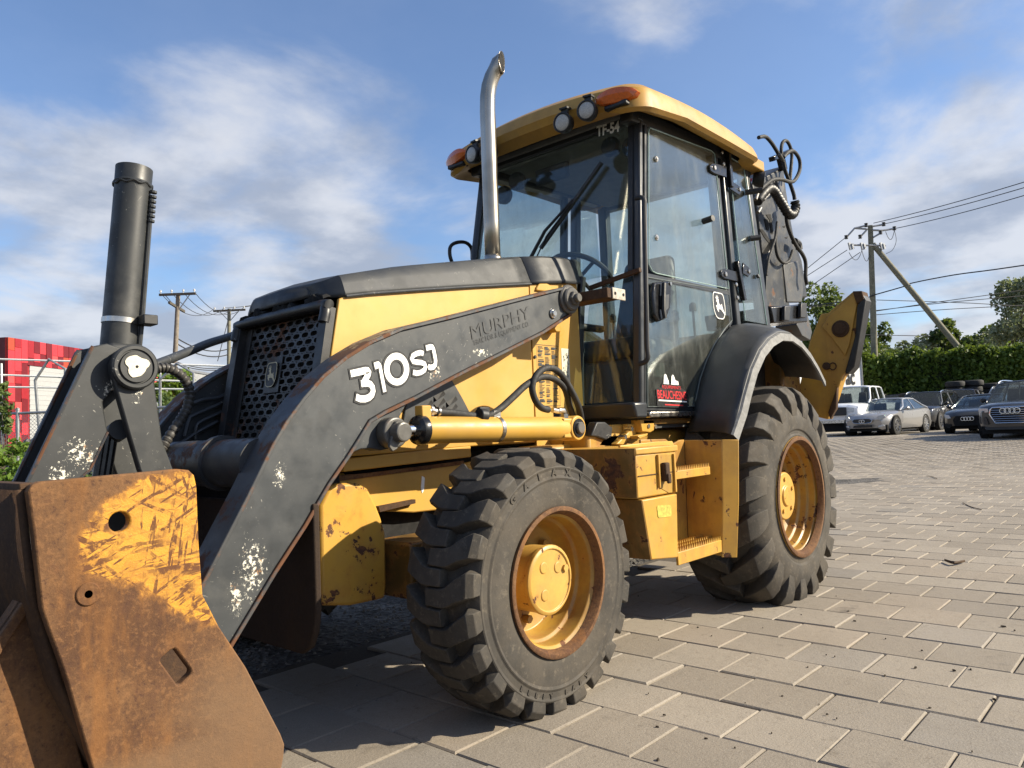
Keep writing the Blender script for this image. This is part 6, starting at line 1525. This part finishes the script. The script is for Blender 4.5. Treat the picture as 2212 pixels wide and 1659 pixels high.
    for fx in s['wheel'][:2]:
        for sg in (-1, 1):
            wr_ = s['wheel'][2]; cx = fx*L; we = bpy.data.objects.new('wheel', None); col.objects.link(we); we.parent = e; ROOTLOC[we.name] = (0,0,0)
            yo = sg*(W/2 + .012)
            a = MB(); a.lathe([(wr_*.5,-.06),(wr_*.95,-.06),(wr_*.95,.0),(wr_*1.13,.0),(wr_*1.13,-.2)], (cx, sg*(W/2+.006), wr_+.02), (0,sg,0), 28); a.build('wheel_arch', M['void'], we)
            t = MB(); t.lathe([(wr_*.70,.02),(wr_*.74,.0),(wr_*.93,.004),(wr_,.03),(wr_,.20),(wr_*.9,.23),(.05,.23)], (cx, yo, wr_), (0,-sg,0), 28); t.build('tyre', M['car_tyre'], we)
            q = MB(); q.lathe([(wr_*.72,.012),(wr_*.68,.02),(wr_*.66,.07),(.0001,.09)], (cx, yo, wr_), (0,-sg,0), 28, 0); q.build('rim', M['void'], we)
            q = MB(); q.lathe([(wr_*.73,.008),(wr_*.69,.004),(wr_*.67,.02)], (cx, yo, wr_), (0,-sg,0), 28)
            for k in range(10):
                an = k*math.pi/5; q.beam((cx, yo-sg*.02, wr_), (cx+wr_*.69*math.cos(an), yo-sg*.012, wr_+wr_*.69*math.sin(an)), .035, .02, (0,1,0))
            q.disc((cx, yo-sg*.03, wr_), (0,sg,0), wr_*.17, .025, 14); q.build('spokes', M['alloy'], we)
    def nose(poly, nm, mat, out=.02, th=.03, mirror=False, parent=e):
        for sg in ((1, -1) if mirror else (1,)):
            pts = [Vector((X(0.0, sg*y*W/2/ .82 if False else sg*y*W/2) - out + .12*max(0, abs(y)-.55), sg*y*W/2, z*H)) for y, z in poly]
            b = MB(); b.slab(pts, (th,0,0)); o = b.build(nm, mat, parent, .006, seg=1)
        return o
    for fx_, yy in ((g[1]+.04, -.22), (g[1]+.04, .22), (g[3]-.02, -.22), (g[3]-.02, .22)):
        st_ = MB(); zb_ = zt(.4)*H; x_ = fx_*L
        st_.hexa([(x_, yy*W-.2, zb_-.25), (x_+.12, yy*W-.2, zb_-.25), (x_+.12, yy*W+.2, zb_-.25), (x_, yy*W+.2, zb_-.25)], [(x_+.1, yy*W-.14, zb_+(H-zb_)*.62), (x_+.2, yy*W-.14, zb_+(H-zb_)*.62), (x_+.2, yy*W+.14, zb_+(H-zb_)*.62), (x_+.1, yy*W+.14, zb_+(H-zb_)*.62)]); st_.build('seat', M['seat'], e, .03)
    if front: front(nose, e, L, W, H, X)
    un = MB(); un.box(L*.06, L*.95, -W/2*.86, W/2*.86, .16, H*.28); un.build('underbody', M['void'], e)
    e.location = P; e.rotation_euler = (0, 0, rot)
    return e
def ring_emblem(e, H, W, X, z, r, n, y0=0, out=.06, t=.012):
    b = MB()
    for k in range(n):
        yc = y0 + (k-(n-1)/2)*r*1.5
        b.tube([(X(0, yc) - out, yc + r*math.cos(a), z*H + r*math.sin(a)) for a in np.linspace(0, 2*math.pi, 17)], t, 6)
    b.build('ring_emblem', M['car_trim'], e)
def f_coupe(nose, e, L, W, H, X):
    nose([(-.40,.405),(-.30,.45),(.30,.45),(.40,.405),(.34,.345),(.0,.325),(-.34,.345)], 'grille', M['black'], .035)
    b = MB(); b.tube([(X(0,y*W/2)-.05, y*W/2, z*H) for y, z in ((-.40,.405),(-.30,.45),(.0,.455),(.30,.45),(.40,.405),(.34,.345),(0,.325),(-.34,.345),(-.40,.405))], .012, 6); b.build('grille_trim', M['car_trim'], e)
    nose([(-.40,.22),(.40,.22),(.36,.28),(-.36,.28)], 'bumper_intake', M['black'], .04)
    nose([(.48,.42),(.62,.53),(.80,.55),(.84,.47),(.66,.41)], 'headlamp', M['headlamp'], .03, .05, True)
    nose([(.58,.21),(.78,.24),(.76,.28),(.60,.27)], 'fog_lamp', M['headlamp'], .03, .04, True)
    ring_emblem(e, H, W, X, .385, .055, 2, t=.014)
def f_a5(nose, e, L, W, H, X):
    nose([(-.46,.20),(.46,.20),(.52,.36),(.40,.455),(-.40,.455),(-.52,.36)], 'grille', M['void'], .035)
    nose([(.58,.40),(.66,.48),(.86,.50),(.86,.43),(.70,.39)], 'headlamp', M['headlamp'], .03, .05, True)
    nose([(.58,.18),(.86,.18),(.86,.27),(.62,.25)], 'bumper_intake', M['void'], .03, .03, True)
    ring_emblem(e, H, W, X, .375, .062, 4, t=.013)
def f_q7(nose, e, L, W, H, X):
    nose([(-.40,.275),(.40,.275),(.54,.42),(.52,.50),(.46,.535),(-.46,.535),(-.52,.50),(-.54,.42)], 'grille', M['void'], .035)
    b = MB(); b.tube([(X(0,y*W/2)-.06, y*W/2, z*H) for y, z in ((-.40,.275),(.40,.275),(.54,.42),(.52,.50),(.46,.535),(-.46,.535),(-.52,.50),(-.54,.42),(-.40,.275))], .022, 8); b.build('grille_frame', M['car_trim'], e)
    for k in range(6):
        z = .31 + .036*k; w = .43 + .018*k
        b = MB(); b.tube([(X(0,y*W/2)-.055, y*W/2, z*H) for y in np.linspace(-w, w, 9)], .011, 6); b.build('grille_bar', M['car_trim'], e)
    nose([(.58,.46),(.60,.525),(.84,.535),(.90,.50),(.88,.455)], 'headlamp', M['headlamp'], .02, .06, True)
    nose([(.60,.25),(.88,.27),(.88,.40),(.66,.38)], 'bumper_intake', M['black'], .02, .03, True)
    nose([(-.7,.16),(.7,.16),(.72,.215),(-.72,.215)], 'skid_trim', M['black'], .035)
    ring_emblem(e, H, W, X, .475, .078, 4, out=.085, t=.016)
def f_rx(nose, e, L, W, H, X):
    nose([(-.34,.24),(.34,.24),(.40,.40),(.30,.52),(-.30,.52),(-.40,.40)], 'grille', M['black'], .035)
    nose([(.50,.42),(.56,.50),(.86,.52),(.84,.45),(.64,.41)], 'headlamp', M['headlamp'], .02, .05, True)
    nose([(.60,.22),(.80,.23),(.78,.27),(.62,.26)], 'fog_lamp', M['headlamp'], .03, .03, True)
def f_truck(nose, e, L, W, H, X):
    nose([(-.50,.40),(.50,.40),(.50,.56),(-.50,.56)], 'grille', M['black'], .03)
    nose([(.56,.46),(.58,.55),(.90,.55),(.90,.46)], 'headlamp', M['headlamp'], .02, .05, True)
    nose([(-.95,.25),(.95,.25),(.95,.35),(-.95,.35)], 'bumper', M['car_trim'], .08, .10)
    nose([(.62,.27),(.78,.27),(.78,.32),(.62,.32)], 'fog_lamp', M['black'], .10, .03, True)
R_ = math.radians
P_silver = car_paint('silver_car_paint', (0.34,0.33,0.32), .35); P_black = car_paint('black_car_paint', (0.010,0.011,0.013)); P_grey = car_paint('slate_grey_car_paint', (0.040,0.045,0.055), .3)
P_char = car_paint('charcoal_car_paint', (0.022,0.022,0.024), .2); P_white = car_paint('white_car_paint', (0.84,0.85,0.86)); P_pearl = car_paint('pearl_car_paint', (0.50,0.52,0.54), .2); P_blue = car_paint('dark_blue_car_paint', (0.02,0.025,0.045), .2)
make_car('silver_coupe', 'silver coupe with wide dark oval grille, low and nearest the backhoe', 'car', 'coupe', 4.65, 1.83, 1.40, gpt(1862, 28.6), R_(-6), P_silver, f_coupe)
make_car('grey_suv', 'large slate grey SUV with chrome barred grille and four rings, cut by the right edge', 'car', 'suv', 5.05, 1.97, 1.74, gpt(2184, 22.0), R_(-5), P_grey, f_q7, True)
make_car('black_sedan', 'low black car with four rings on its dark grille beside the grey SUV', 'car', 'sedan', 4.7, 1.85, 1.38, gpt(2090, 26.6), R_(-4), P_black, f_a5)
make_car('charcoal_crossover', 'charcoal crossover with silver roof rails behind the silver coupe', 'car', 'suv', 4.8, 1.88, 1.70, gpt(1968, 33.0), R_(-3), P_char, f_rx, True)
make_car('dark_suv', 'dark boxy SUV showing only its windscreen behind the low black car', 'car', 'suv', 4.8, 1.95, 1.80, gpt(2052, 34.5), R_(2), P_blue, None)
make_car('pale_suv', 'pale SUV mostly hidden behind the large slate grey SUV', 'car', 'suv', 4.7, 1.85, 1.84, gpt(2162, 34.0), R_(-4), P_pearl, None, True)
make_car('small_dark_suv', 'small dark SUV with silver roof rails behind the white pickup bed', 'car', 'suv', 4.4, 1.8, 1.78, gpt(1918, 38.0), R_(-2), P_char, None, True)
make_car('white_pickup', 'white crew cab pickup truck half hidden by the backhoe rear wheel', 'pickup truck', 'pickup', 5.8, 2.02, 1.98, gpt(1800, 30.0), R_(0), P_white, f_truck)

# white box truck behind the pickup
tkp = gpt(1800, 40.0); tr_ = tag(empty('box_truck', tkp), 'tall white box truck body with black lettering behind the white pickup', 'truck')
vr = Vector((RIGHT[0], RIGHT[1], 0)).normalized(); vf = Vector((FWD[0], FWD[1], 0)).normalized()
a0 = at(1857, 757, 40.0); zt_ = a0.z
tvr = Vector((.94,-.34,0)); tvf = Vector((.34,.94,0)); c1_ = Vector((a0.x, a0.y, .5)); c0_ = c1_ - tvr*7.5
b = MB(); q = [c0_, c1_, c1_ + tvf*2.4, c0_ + tvf*2.4]; b.hexa(q, [p + Vector((0,0,zt_-.5)) for p in q]); b.build('cargo_box', plain('truck_white', (0.74,0.74,0.73), .4), tr_, .03)
b = MB(); b.beam(c1_ - tvf*.02, c1_ + Vector((0,0,zt_-.5)) - tvf*.02, .10, .04, (1,0,0)); b.build('corner_post', M['galv'], tr_)
b = MB(); up = Vector((0,0,1)); tn = tuple(tvf); td_ = tvf.dot(c1_) - .03; p0 = onp(1768, 832, tn, td_); p1 = onp(1848, 831, tn, td_); fit_text(b, 'indusPac', p0, tvr, up, -tvf, (p1-p0).length, .85, offset=.02); b.build('lettering', M['decal_black'], tr_, recalc=False)
b = MB(); p0 = onp(1822, 806, tn, td_)
b.add([p0 + tvr*(x*.9) + up*z for x, z in ((0,0),(.3,.25),(.7,.32),(.9,.2),(.6,.12),(.35,-.02))], [tuple(range(6))]); b.build('logo_swoosh', M['decal_black'], tr_, recalc=False)
for k in (-1.2, -5.6):
    b = MB(); b.lathe([(.05,0),(.48,0),(.5,.05),(.5,.25),(.05,.3)], c1_ + tvr*k + Vector((0,0,.25)), tvf, 20); b.build('wheel', M['car_tyre'], tr_)

# stacks of old tyres by the hedge
def tyre_stack(u, depth, z_top, r, h, n, label):
    p = gpt(u, depth); e = tag(empty('tyre_stack', p), label, 'tyre stack', 'old tyres stacked by the hedge')
    for k in range(n):
        z = z_top - (k+.5)*h; b = MB()
        b.lathe([(r*.55,-h*.4),(r*.8,-h*.48),(r*.97,-h*.36),(r,-h*.2),(r,h*.2),(r*.97,h*.36),(r*.8,h*.48),(r*.55,h*.4)], (p.x + random.uniform(-.05,.05), p.y + random.uniform(-.05,.05), z), (0,0,1), 28, 0, True); b.build('tyre', M['car_tyre'], e)
tyre_stack(2069, 37.3, 2.50, .43, .30, 7, 'left of the two tall tyre stacks in front of the hedge')
tyre_stack(2107, 37.3, 2.52, .43, .30, 7, 'right of the two tall tyre stacks in front of the hedge')
tyre_stack(1962, 38.6, 2.05, .35, .24, 7, 'short tyre stack at the hedge foot behind the charcoal crossover')
tyre_stack(2146, 37.6, 2.35, .40, .28, 7, 'tyre stack behind the pale SUV, right of the tall stacks')

# ------------------------------------------------------------------ hedge and trees on the right
hb = gpt(1480, 45.0); he = gpt(2420, 38.0); hz = hb.z
hd_ = tag(empty('hedge', ((hb.x+he.x)/2, (hb.y+he.y)/2, hz)), 'long clipped green hedge behind the parked cars', 'hedge')
rnd = random.Random(11); b = MB(); dv = (he - hb); ln = dv.length; dv.normalize(); nv = Vector((-dv.y, dv.x, 0)); nv = nv if nv.dot(Vector((FWD[0],FWD[1],0))) < 0 else -nv
hh = 3.85
pts = []
for k in range(36000):
    s = ln*(1 - rnd.random()**1.35); t = rnd.random()
    wob = .16*math.sin(s*1.3) + .10*math.sin(s*3.1+1)
    if t < .80: q = hb + dv*s + nv*(.55 + wob*.6 + rnd.gauss(0,.11)); z = rnd.uniform(-.1, hh + .12*math.sin(s*2.2) + .08*math.sin(s*5.3) + rnd.gauss(0,.07))
    else: q = hb + dv*s + nv*rnd.uniform(-.6, .6); z = hh + .12*math.sin(s*2.2) + .08*math.sin(s*5.3) + abs(rnd.gauss(0,.15)) - .06
    pts.append((q.x, q.y, hz + z))
leaf_cloud(b, pts, .125, rnd, .62); b.build('foliage', M['leaf_hedge'], hd_, recalc=False, flat=True)
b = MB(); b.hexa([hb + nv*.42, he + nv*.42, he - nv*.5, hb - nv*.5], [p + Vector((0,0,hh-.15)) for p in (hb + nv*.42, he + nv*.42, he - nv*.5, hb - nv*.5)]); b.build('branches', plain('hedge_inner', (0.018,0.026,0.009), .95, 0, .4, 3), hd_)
tree('tall leafy tree behind the raised stabiliser leg', gpt(1790, 52), 9.6, (2.3, 2.3, 3.2), M['leaf_mid'], 4200, 21, size=.17)
tree('leafy tree growing right behind the braced utility pole', gpt(1884, 54), 8.2, (1.7, 1.7, 3.0), M['leaf_mid'], 2600, 22, size=.17)
tree('silvery willow bush just right of the utility pole', gpt(1955, 50), 5.9, (2.1, 2.1, 1.6), M['leaf_pale'], 2600, 23, size=.13)
tree('pale willow under the middle of the pole brace', gpt(2010, 52), 6.4, (2.0, 2.0, 1.7), M['leaf_pale'], 2400, 24, size=.13)
tree('dark green tree at the foot of the pole brace', gpt(2085, 51), 7.3, (1.9, 1.9, 1.9), M['leaf_dark'], 2600, 25, size=.16)
tree('low dark bush between the pole and the willows', gpt(1918, 48), 5.2, (1.6, 1.6, 1.3), M['leaf_dark'], 1800, 26, size=.14)
tree('silvery grey tree standing tallest near the right edge', gpt(2196, 48), 9.2, (3.0, 3.0, 3.2), M['leaf_pale'], 6500, 27, size=.14)
tree('mid green tree left of the silvery grey tree', gpt(2125, 55), 6.9, (2.1, 2.1, 2.0), M['leaf_mid'], 2800, 28, size=.16)
tree('dark tree peeking above the hedge left of the pole base', gpt(1850, 47), 5.4, (1.8, 1.8, 1.4), M['leaf_dark'], 1800, 29, size=.14)

# ------------------------------------------------------------------ utility poles and wires
def sag(a, b, s, n=12): return [a + (b-a)*(k/n) - Vector((0,0,s*4*(k/n)*(1-k/n))) for k in range(n+1)]
def wire(parent, a, b, s=.0, r=.018): 
    m_ = MB(); m_.tube(sag(a, b, s), r, 5, caps=False); return m_.build('wire', M['wire'], parent)
D1 = 43.0
pb_ = gpt(1891, D1); e = tag(empty('utility_pole', pb_), 'wooden utility pole with a diagonal brace rising behind the hedge', 'utility pole', 'wooden utility poles')
m_ = MB(); m_.tube([pb_, at(1889, 765, D1), at(1880, 487, D1)], [.19, .175, .135], 14); m_.build('pole', M['pole_green'], e)
m_ = MB(); m_.tube([gpt(2105, D1-1), at(2080, 762, D1-.8), at(1885, 527, D1)], [.18, .17, .15], 14); m_.build('brace', M['pole_green'], e)
for pts in ([(1874,495),(1846,493),(1828,513)], [(1846,493),(1872,487)], [(1858,512),(1872,497)], [(1836,529),(1913,531)], [(1884,489),(1909,485)], [(1884,497),(1905,498),(1932,494)], [(1886,513),(1903,503)]):
    m_ = MB(); m_.tube([at(u, v, D1 - .15) for u, v in pts], .055, 6); m_.build('arm', M['galv'], e)
for u, v in ((1828,513),(1858,512),(1871,487),(1909,485),(1932,494),(1902,503)):
    m_ = MB(); o = at(u, v, D1-.15)
    for k in range(3): m_.disc(o + Vector((0,0,-.08+.08*k)), (0,0,1), .10, .04, 10)
    m_.build('insulator', M['wire'], e)
for u in (1834, 1860, 1902):
    m_ = MB(); a = at(u, 524, D1-.2); m_.beam(a, at(u+4, 540, D1-.2), .10, .12); m_.beam(at(u+6, 526, D1-.2), at(u+9, 538, D1-.2), .10, .10); m_.build('fuse_cutout', M['galv'], e)
for a, b in (((1834,545),(1862,540)), ((1862,542),(1878,548)), ((1913,500),(1932,497))):
    m_ = MB(); A, Bq = at(*a, D1-.2), at(*b, D1-.2); m_.tube(sag(A, Bq, .5), .016, 5); m_.build('jumper', M['wire'], e)
m_ = MB(); m_.tube(smooth_path([at(1932,497,D1-.2), at(1936,520,D1-.2), at(1928,540,D1-.2), at(1914,548,D1-.2)], 5), .014, 5); m_.build('jumper', M['wire'], e)
for a, b, db, s in (((1887,482),(2300,366),30,.1), ((1909,484),(2300,379),30,.1), ((1932,494),(2300,396),30,.1), ((1824,515),(1700,615),44,.0), ((1830,540),(1690,630),44,0), ((1858,545),(1690,660),44,0)):
    wire(e, at(*a, D1-.2), at(*b, db), s, .02)
cab_ = MB(); cab_.tube(smooth_path([at(1745,662,D1), at(1860,646,D1), at(1889,637,D1-.2), at(1952,619,D1-.3), at(1972,611,D1-.4), at(2060,594,41), at(2150,582,39), at(2300,560,36)], 4), .035, 6); cab_.build('cable', M['wire'], e)
for L_ in ([(1860,677),(2000,656),(2130,638),(2300,614)], [(1890,671),(2060,652),(2300,632)], [(1893,680),(2050,668),(2300,655)], [(1893,648),(2100,655),(2300,668)], [(1860,723),(2010,726)], [(1746,664),(1893,652)]):
    m_ = MB(); m_.tube(smooth_path([at(u, v, D1+2) for u, v in L_], 4), .022, 5); m_.build('wire', M['wire'], e)
def tpole(label, top, base_u, depth, arm, lower=None, mat='pole_wood'):
    u, v = top; p = gpt(base_u, depth); e = tag(empty('utility_pole', p), label, 'utility pole', 'wooden utility poles')
    m_ = MB(); m_.tube([p, at(u, v, depth)], [.17, .12], 12); m_.build('pole', M[mat], e)
    (u0, v0), (u1, v1) = arm; A = at(u0, v0, depth-.15); Bq = at(u1, v1, depth-.15)
    m_ = MB(); m_.beam(A, Bq, .12, .14); m_.build('crossarm', plain('crossarm_wood', (0.07,0.062,0.05), .9), e)
    for t in (.04, .34, .66, .96):
        o = A + (Bq-A)*t
        m_ = MB(); m_.lathe([(.0001,0),(.03,0),(.03,.08),(.075,.10),(.05,.15),(.07,.18),(.0001,.22)], o + Vector((0,0,.07)), (0,0,1), 10); m_.build('insulator', M['porcelain'], e)
    c = at(u, v, depth); dr = (Bq-A).normalized()
    for sg in (-1, 1):
        m_ = MB(); m_.beam(c - Vector((0,0,.95)), (A+Bq)/2 + dr*sg*.75, .04, .05); m_.build('arm_brace', M['galv'], e)
    return e, A, Bq
e1_, A1, B1 = tpole('nearer of the two utility poles left of the grille, with a long crossarm', (385, 636), 366, 45, ((344,637),(423,634)))
e2_, A2, B2 = tpole('farther utility pole just left of the grille, with a short crossarm', (495, 667), 492, 56, ((461,672),(530,669)), mat='pole_green')
m_ = MB(); m_.beam(at(365,653,44.2), at(398,673,45.8), .12, .14); m_.build('crossarm', plain('lower_crossarm_wood', (0.08,0.07,0.055), .9), e1_)
for k, (t1, t2) in enumerate(((.96,.96),(.66,.66),(.34,.34),(.04,.04))):
    wire(e1_, A1 + (B1-A1)*t1 + Vector((0,0,.1)), A2 + (B2-A2)*t2 + Vector((0,0,.2)), .9, .02)
    if k < 3: wire(e2_, A2 + (B2-A2)*t2 + Vector((0,0,.2)), at(628 + 6*k, 620 + 5*k, 62), .3, .02)
    wire(e1_, A1 + (B1-A1)*t1 + Vector((0,0,.2)), at(-60 - 20*k, 560 + 30*k, 30), .5, .018) if k < 0 else None
for v in (729, 741): wire(e1_, at(380, v, 45), at(500, v+22, 57), .5, .04)
wire(e2_, at(493, 690, 56), at(470, 780, 54), 0, .03)
for v in (780, 784): wire(e1_, at(376, v, 45), at(480, v+14, 50), .2, .03)
p3 = gpt(640, 64); e3_ = tag(empty('utility_pole', p3), 'utility pole top peeking over the front of the hood', 'utility pole', 'wooden utility poles')
m_ = MB(); m_.tube([p3, at(634, 624, 64)], [.17, .12], 10); m_.build('pole', M['pole_wood'], e3_)
m_ = MB(); o = at(627, 626, 64); m_.lathe([(.0001,0),(.05,0),(.05,.1),(.13,.14),(.08,.2),(.12,.26),(.0001,.30)], o, (0,0,1), 10); m_.build('insulator', M['porcelain'], e3_)

# ------------------------------------------------------------------ left background
# red panelled building
BC0 = at(17, 728, 30.0); BC1 = at(250, 765, 37.0); zt_ = BC0.z
bd = Vector((BC1.x-BC0.x, BC1.y-BC0.y, 0)); bl = bd.length; bd.normalize(); bn_ = Vector((-bd.y, bd.x, 0)); bn_ = bn_ if bn_.dot(Vector((FWD[0],FWD[1],0))) > 0 else -bn_
BB = Vector((BC0.x, BC0.y, 0)); BLN = bl*1.5
e = tag(empty('red_building', BB), 'red panelled building with a pale roller door behind the fence', 'building')
def bpt(s, z, o=0.0): return BB + bd*s + bn_*o + Vector((0,0,z))
m_ = MB(); m_.hexa([bpt(0,-.2,.06), bpt(BLN,-.2,.06), bpt(BLN,-.2,14), bpt(0,-.2,14)], [bpt(0,zt_,.06), bpt(BLN,zt_,.06), bpt(BLN,zt_,14), bpt(0,zt_,14)]); m_.build('wall', plain('deep_red_wall', (0.26,0.018,0.022), .5), e)
reds = [plain('panel_red_%s' % nm, c, .4, 0, .06, 6) for nm, c in (('bright', (0.52,0.035,0.045)), ('mid', (0.28,0.014,0.020)), ('dark', (0.14,0.008,0.012)), ('orange', (0.36,0.055,0.025)), ('coral', (0.58,0.065,0.065)))]
ds0 = 1.25; dtop = onp(52, 788, bn_, bn_.dot(BB)).z; ds1 = (onp(200, 812, bn_, bn_.dot(BB)) - BB).dot(bd)
lastc = -1; rnd = random.Random(4); cw_ = .36; s = 0.0; ci = 0
while s < BLN - .01:
    z = zt_
    while z > .1:
        h_ = rnd.choice((.36, .5, .72, .95)); z0 = max(.05, z - h_)
        in_door = s + cw_*.5 > ds0 and s + cw_*.5 < ds1
        if in_door and z <= dtop + .02: break
        if in_door: z0 = max(z0, dtop)
        m_ = MB(); pr = rnd.uniform(.0, .02)
        q = [bpt(s+.006, z0+.006, .05), bpt(s+cw_-.006, z0+.006, .05), bpt(s+cw_-.006, z-.006, .05), bpt(s+.006, z-.006, .05)]
        m_.slab(q, -bn_*(.05+pr)); ch_ = rnd.choice([q_ for q_ in (0, 0, 1, 2, 2, 3, 4) if q_ != (lastc if z != zt_ else -1)]); lastc = ch_; m_.build('panel', reds[ch_], e)
        z = z0
    s += cw_; ci += 1
m_ = MB(); nsl = 22
for k in range(nsl):
    z0 = .05 + (dtop-.05)*k/nsl; z1 = .05 + (dtop-.05)*(k+1)/nsl
    m_.slab([bpt(ds0, z0+.008, .045), bpt(ds1, z0+.008, .045), bpt(ds1, z1, .03), bpt(ds0, z1, .03)], bn_*.02)
m_.build('roller_door', plain('pale_grey_door', (0.36,0.37,0.37), .5, 0, .05), e)
# side wall facing the camera's left, in panels too
m_ = MB()
for k in range(6): m_.slab([bpt(-.02, zt_-.9*k-.01, .08), bpt(-.02, zt_-.9*(k+1)+.01, .08), bpt(-.02, zt_-.9*(k+1)+.01, 6), bpt(-.02, zt_-.9*k-.01, 6)], -bd*.02)
m_.build('side_cladding', reds[2], e)
# grey shed far behind
gp0 = gpt(330, 48); e = tag(empty('grey_shed', gp0), 'plain grey concrete building behind the nearer utility pole', 'building')
a = at(318, 800, 48); b2 = at(408, 796, 50); m_ = MB(); q = [Vector((a.x,a.y,0)), Vector((b2.x,b2.y,0)), Vector((b2.x,b2.y,0)) + vf*8, Vector((a.x,a.y,0)) + vf*8]
m_.hexa(q, [p + Vector((0,0,a.z)) for p in q]); m_.build('wall', plain('grey_block', (0.27,0.28,0.29), .85, 0, .1, 3), e)
m_ = MB(); q = [p + Vector((0,0,a.z)) for p in q]; m_.hexa([q[0]-vr*.1-vf*.1, q[1]+vr*.1-vf*.1, q[2], q[3]], [p + Vector((0,0,.15)) for p in (q[0]-vr*.1-vf*.1, q[1]+vr*.1-vf*.1, q[2], q[3])]); m_.build('roof_edge', M['galv'], e)
tree('small green tree at the foot of the nearer utility pole', gpt(372, 36), 4.6, (1.5, 1.5, 1.5), M['leaf_bright'], 1800, 41, group='greenery left of the backhoe', size=.13)
tree('leafy tree low behind the fence beside the grey building', gpt(335, 30), 3.2, (1.1, 1.1, 1.0), M['leaf_mid'], 1200, 42, group='greenery left of the backhoe', size=.12)

# chain-link fence
FD = 13.0
e = tag(empty('chain_link_fence', gpt(60, FD)), 'chain-link fence with galvanised top rail behind the bucket linkage', 'fence')
f0 = at(-260, 900, FD); f1 = at(620, 868, FD); f0.z = 0; f1.z = 0; fd_ = (f1-f0); fl_ = fd_.length; fd_.normalize(); ftop = at(60, 892, FD).z
m_ = MB(); m_.tube([f0 + Vector((0,0,ftop)), f1 + Vector((0,0,ftop))], .024, 10); m_.build('top_rail', M['galv'], e)
k = 0.0
while k < fl_:
    m_ = MB(); m_.tube([f0 + fd_*k, f0 + fd_*k + Vector((0,0,ftop+.06))], .03, 10); m_.disc(f0 + fd_*k + Vector((0,0,ftop+.05)), (0,0,1), .034, .05, 10, 0, .02); m_.build('fence_post', M['galv'], e); k += 2.35
m_ = MB(); cell = .062
def fseg(s0, z0, s1, z1):
    a = f0 + fd_*s0 + Vector((0,0,z0)); b = f0 + fd_*s1 + Vector((0,0,z1)); w = .0028
    nrm_ = Vector((-fd_.y, fd_.x, 0)); d_ = (b-a).normalized(); s_ = d_.cross(nrm_)*w
    m_.add([a-s_, a+s_, b+s_, b-s_, a+nrm_*w*1.5, b+nrm_*w*1.5], [(0,1,2,3), (1,4,5,2), (4,0,3,5)])
n_ = int(fl_/cell); hzf = ftop - .02
for k in range(-int(hzf/cell)-1, n_):
    s0 = k*cell; s1 = s0 + hzf
    a0_, z0_ = (s0, .0) if s0 >= 0 else (0, -s0); a1_, z1_ = (s1, hzf) if s1 <= fl_ else (fl_, hzf-(s1-fl_))
    if z1_ > z0_: fseg(a0_, z0_, a1_, z1_); fseg(a0_, hzf - z0_, a1_, hzf - z1_)
tag(m_.build('wire_mesh', M['galv'], e, recalc=False, flat=True), kind='stuff')
# white pipe rack with hooped frames
e = tag(empty('pipe_rack', gpt(100, 15)), 'rack of long white pipes with grey hooped frames behind the fence', 'pipe rack')
for v0, v1 in ((776,791), (810,827), (836,842)):
    m_ = MB(); m_.tube([at(-200, v0-6, 15), at(0, v0, 15), at(500, v1, 15)], .019, 8); m_.build('rail', M['white'], e)
for pts in ([(85,935),(76,821),(106,776),(141,797),(141,838),(143,935)], [(346,930),(346,820),(382,785),(418,806),(419,930)]):
    m_ = MB(); m_.tube([at(u, v, 14.9) for u, v in pts], .028, 8); m_.build('hoop', M['galv'], e)
for u in (346, 3):
    m_ = MB(); m_.tube([at(u, 785, 14.95), at(u+2, 960, 14.95)], .018, 8); m_.build('upright', M['white'], e)
make_car('dark_car', 'dark car parked behind the chain-link fence below the roller door', 'car', 'suv', 4.6, 1.85, 1.62, gpt(60, 19.5), R_(-70), P_char, None, group=None)
# climbing plants in front of the fence
def bush(label, spots, mat, seed, size=.05):
    rnd = random.Random(seed); c = spots[0]; e = tag(empty('bush', gpt(c[0], c[2])), label, 'bush', 'greenery left of the backhoe')
    b = MB(); t = MB(); g0 = gpt(c[0], c[2])
    for (u, v, d_, r, n) in spots:
        o = at(u, v, d_); pts, cl = crown_points(o, (r, r*.8, r), n, rnd, 9, .2); leaf_cloud(b, pts, size, rnd, .55)
        t.tube([g0, (g0+o)/2 + Vector((0,0,.05)), o], [.012,.009,.004], 5)
        for q in cl[:5]: t.tube([o, q], .004, 4)
    b.build('foliage', mat, e, recalc=False, flat=True); t.build('stems', M['bark'], e)
bush('bright green leafy bush at the fence left of the bucket', [(28,985,10.5,.28,260), (10,1010,10.3,.30,300), (48,965,10.8,.20,160), (40,1030,10.2,.26,240), (-15,990,10.3,.3,200), (70,1040,10.2,.2,140)], M['leaf_bright'], 51, .045)
bush('green climbing plant on the fence at the far left edge', [(5,870,11.5,.18,150), (10,900,11.6,.16,130), (-5,840,11.7,.16,110), (15,925,11.5,.15,110)], M['leaf_mid'], 52, .045)
bush('green weeds at the fence foot behind the linkage', [(215,1040,11,.3,220), (150,1050,11,.3,200), (270,1050,11,.3,200), (430,960,12,.3,200)], M['leaf_mid'], 53, .045)
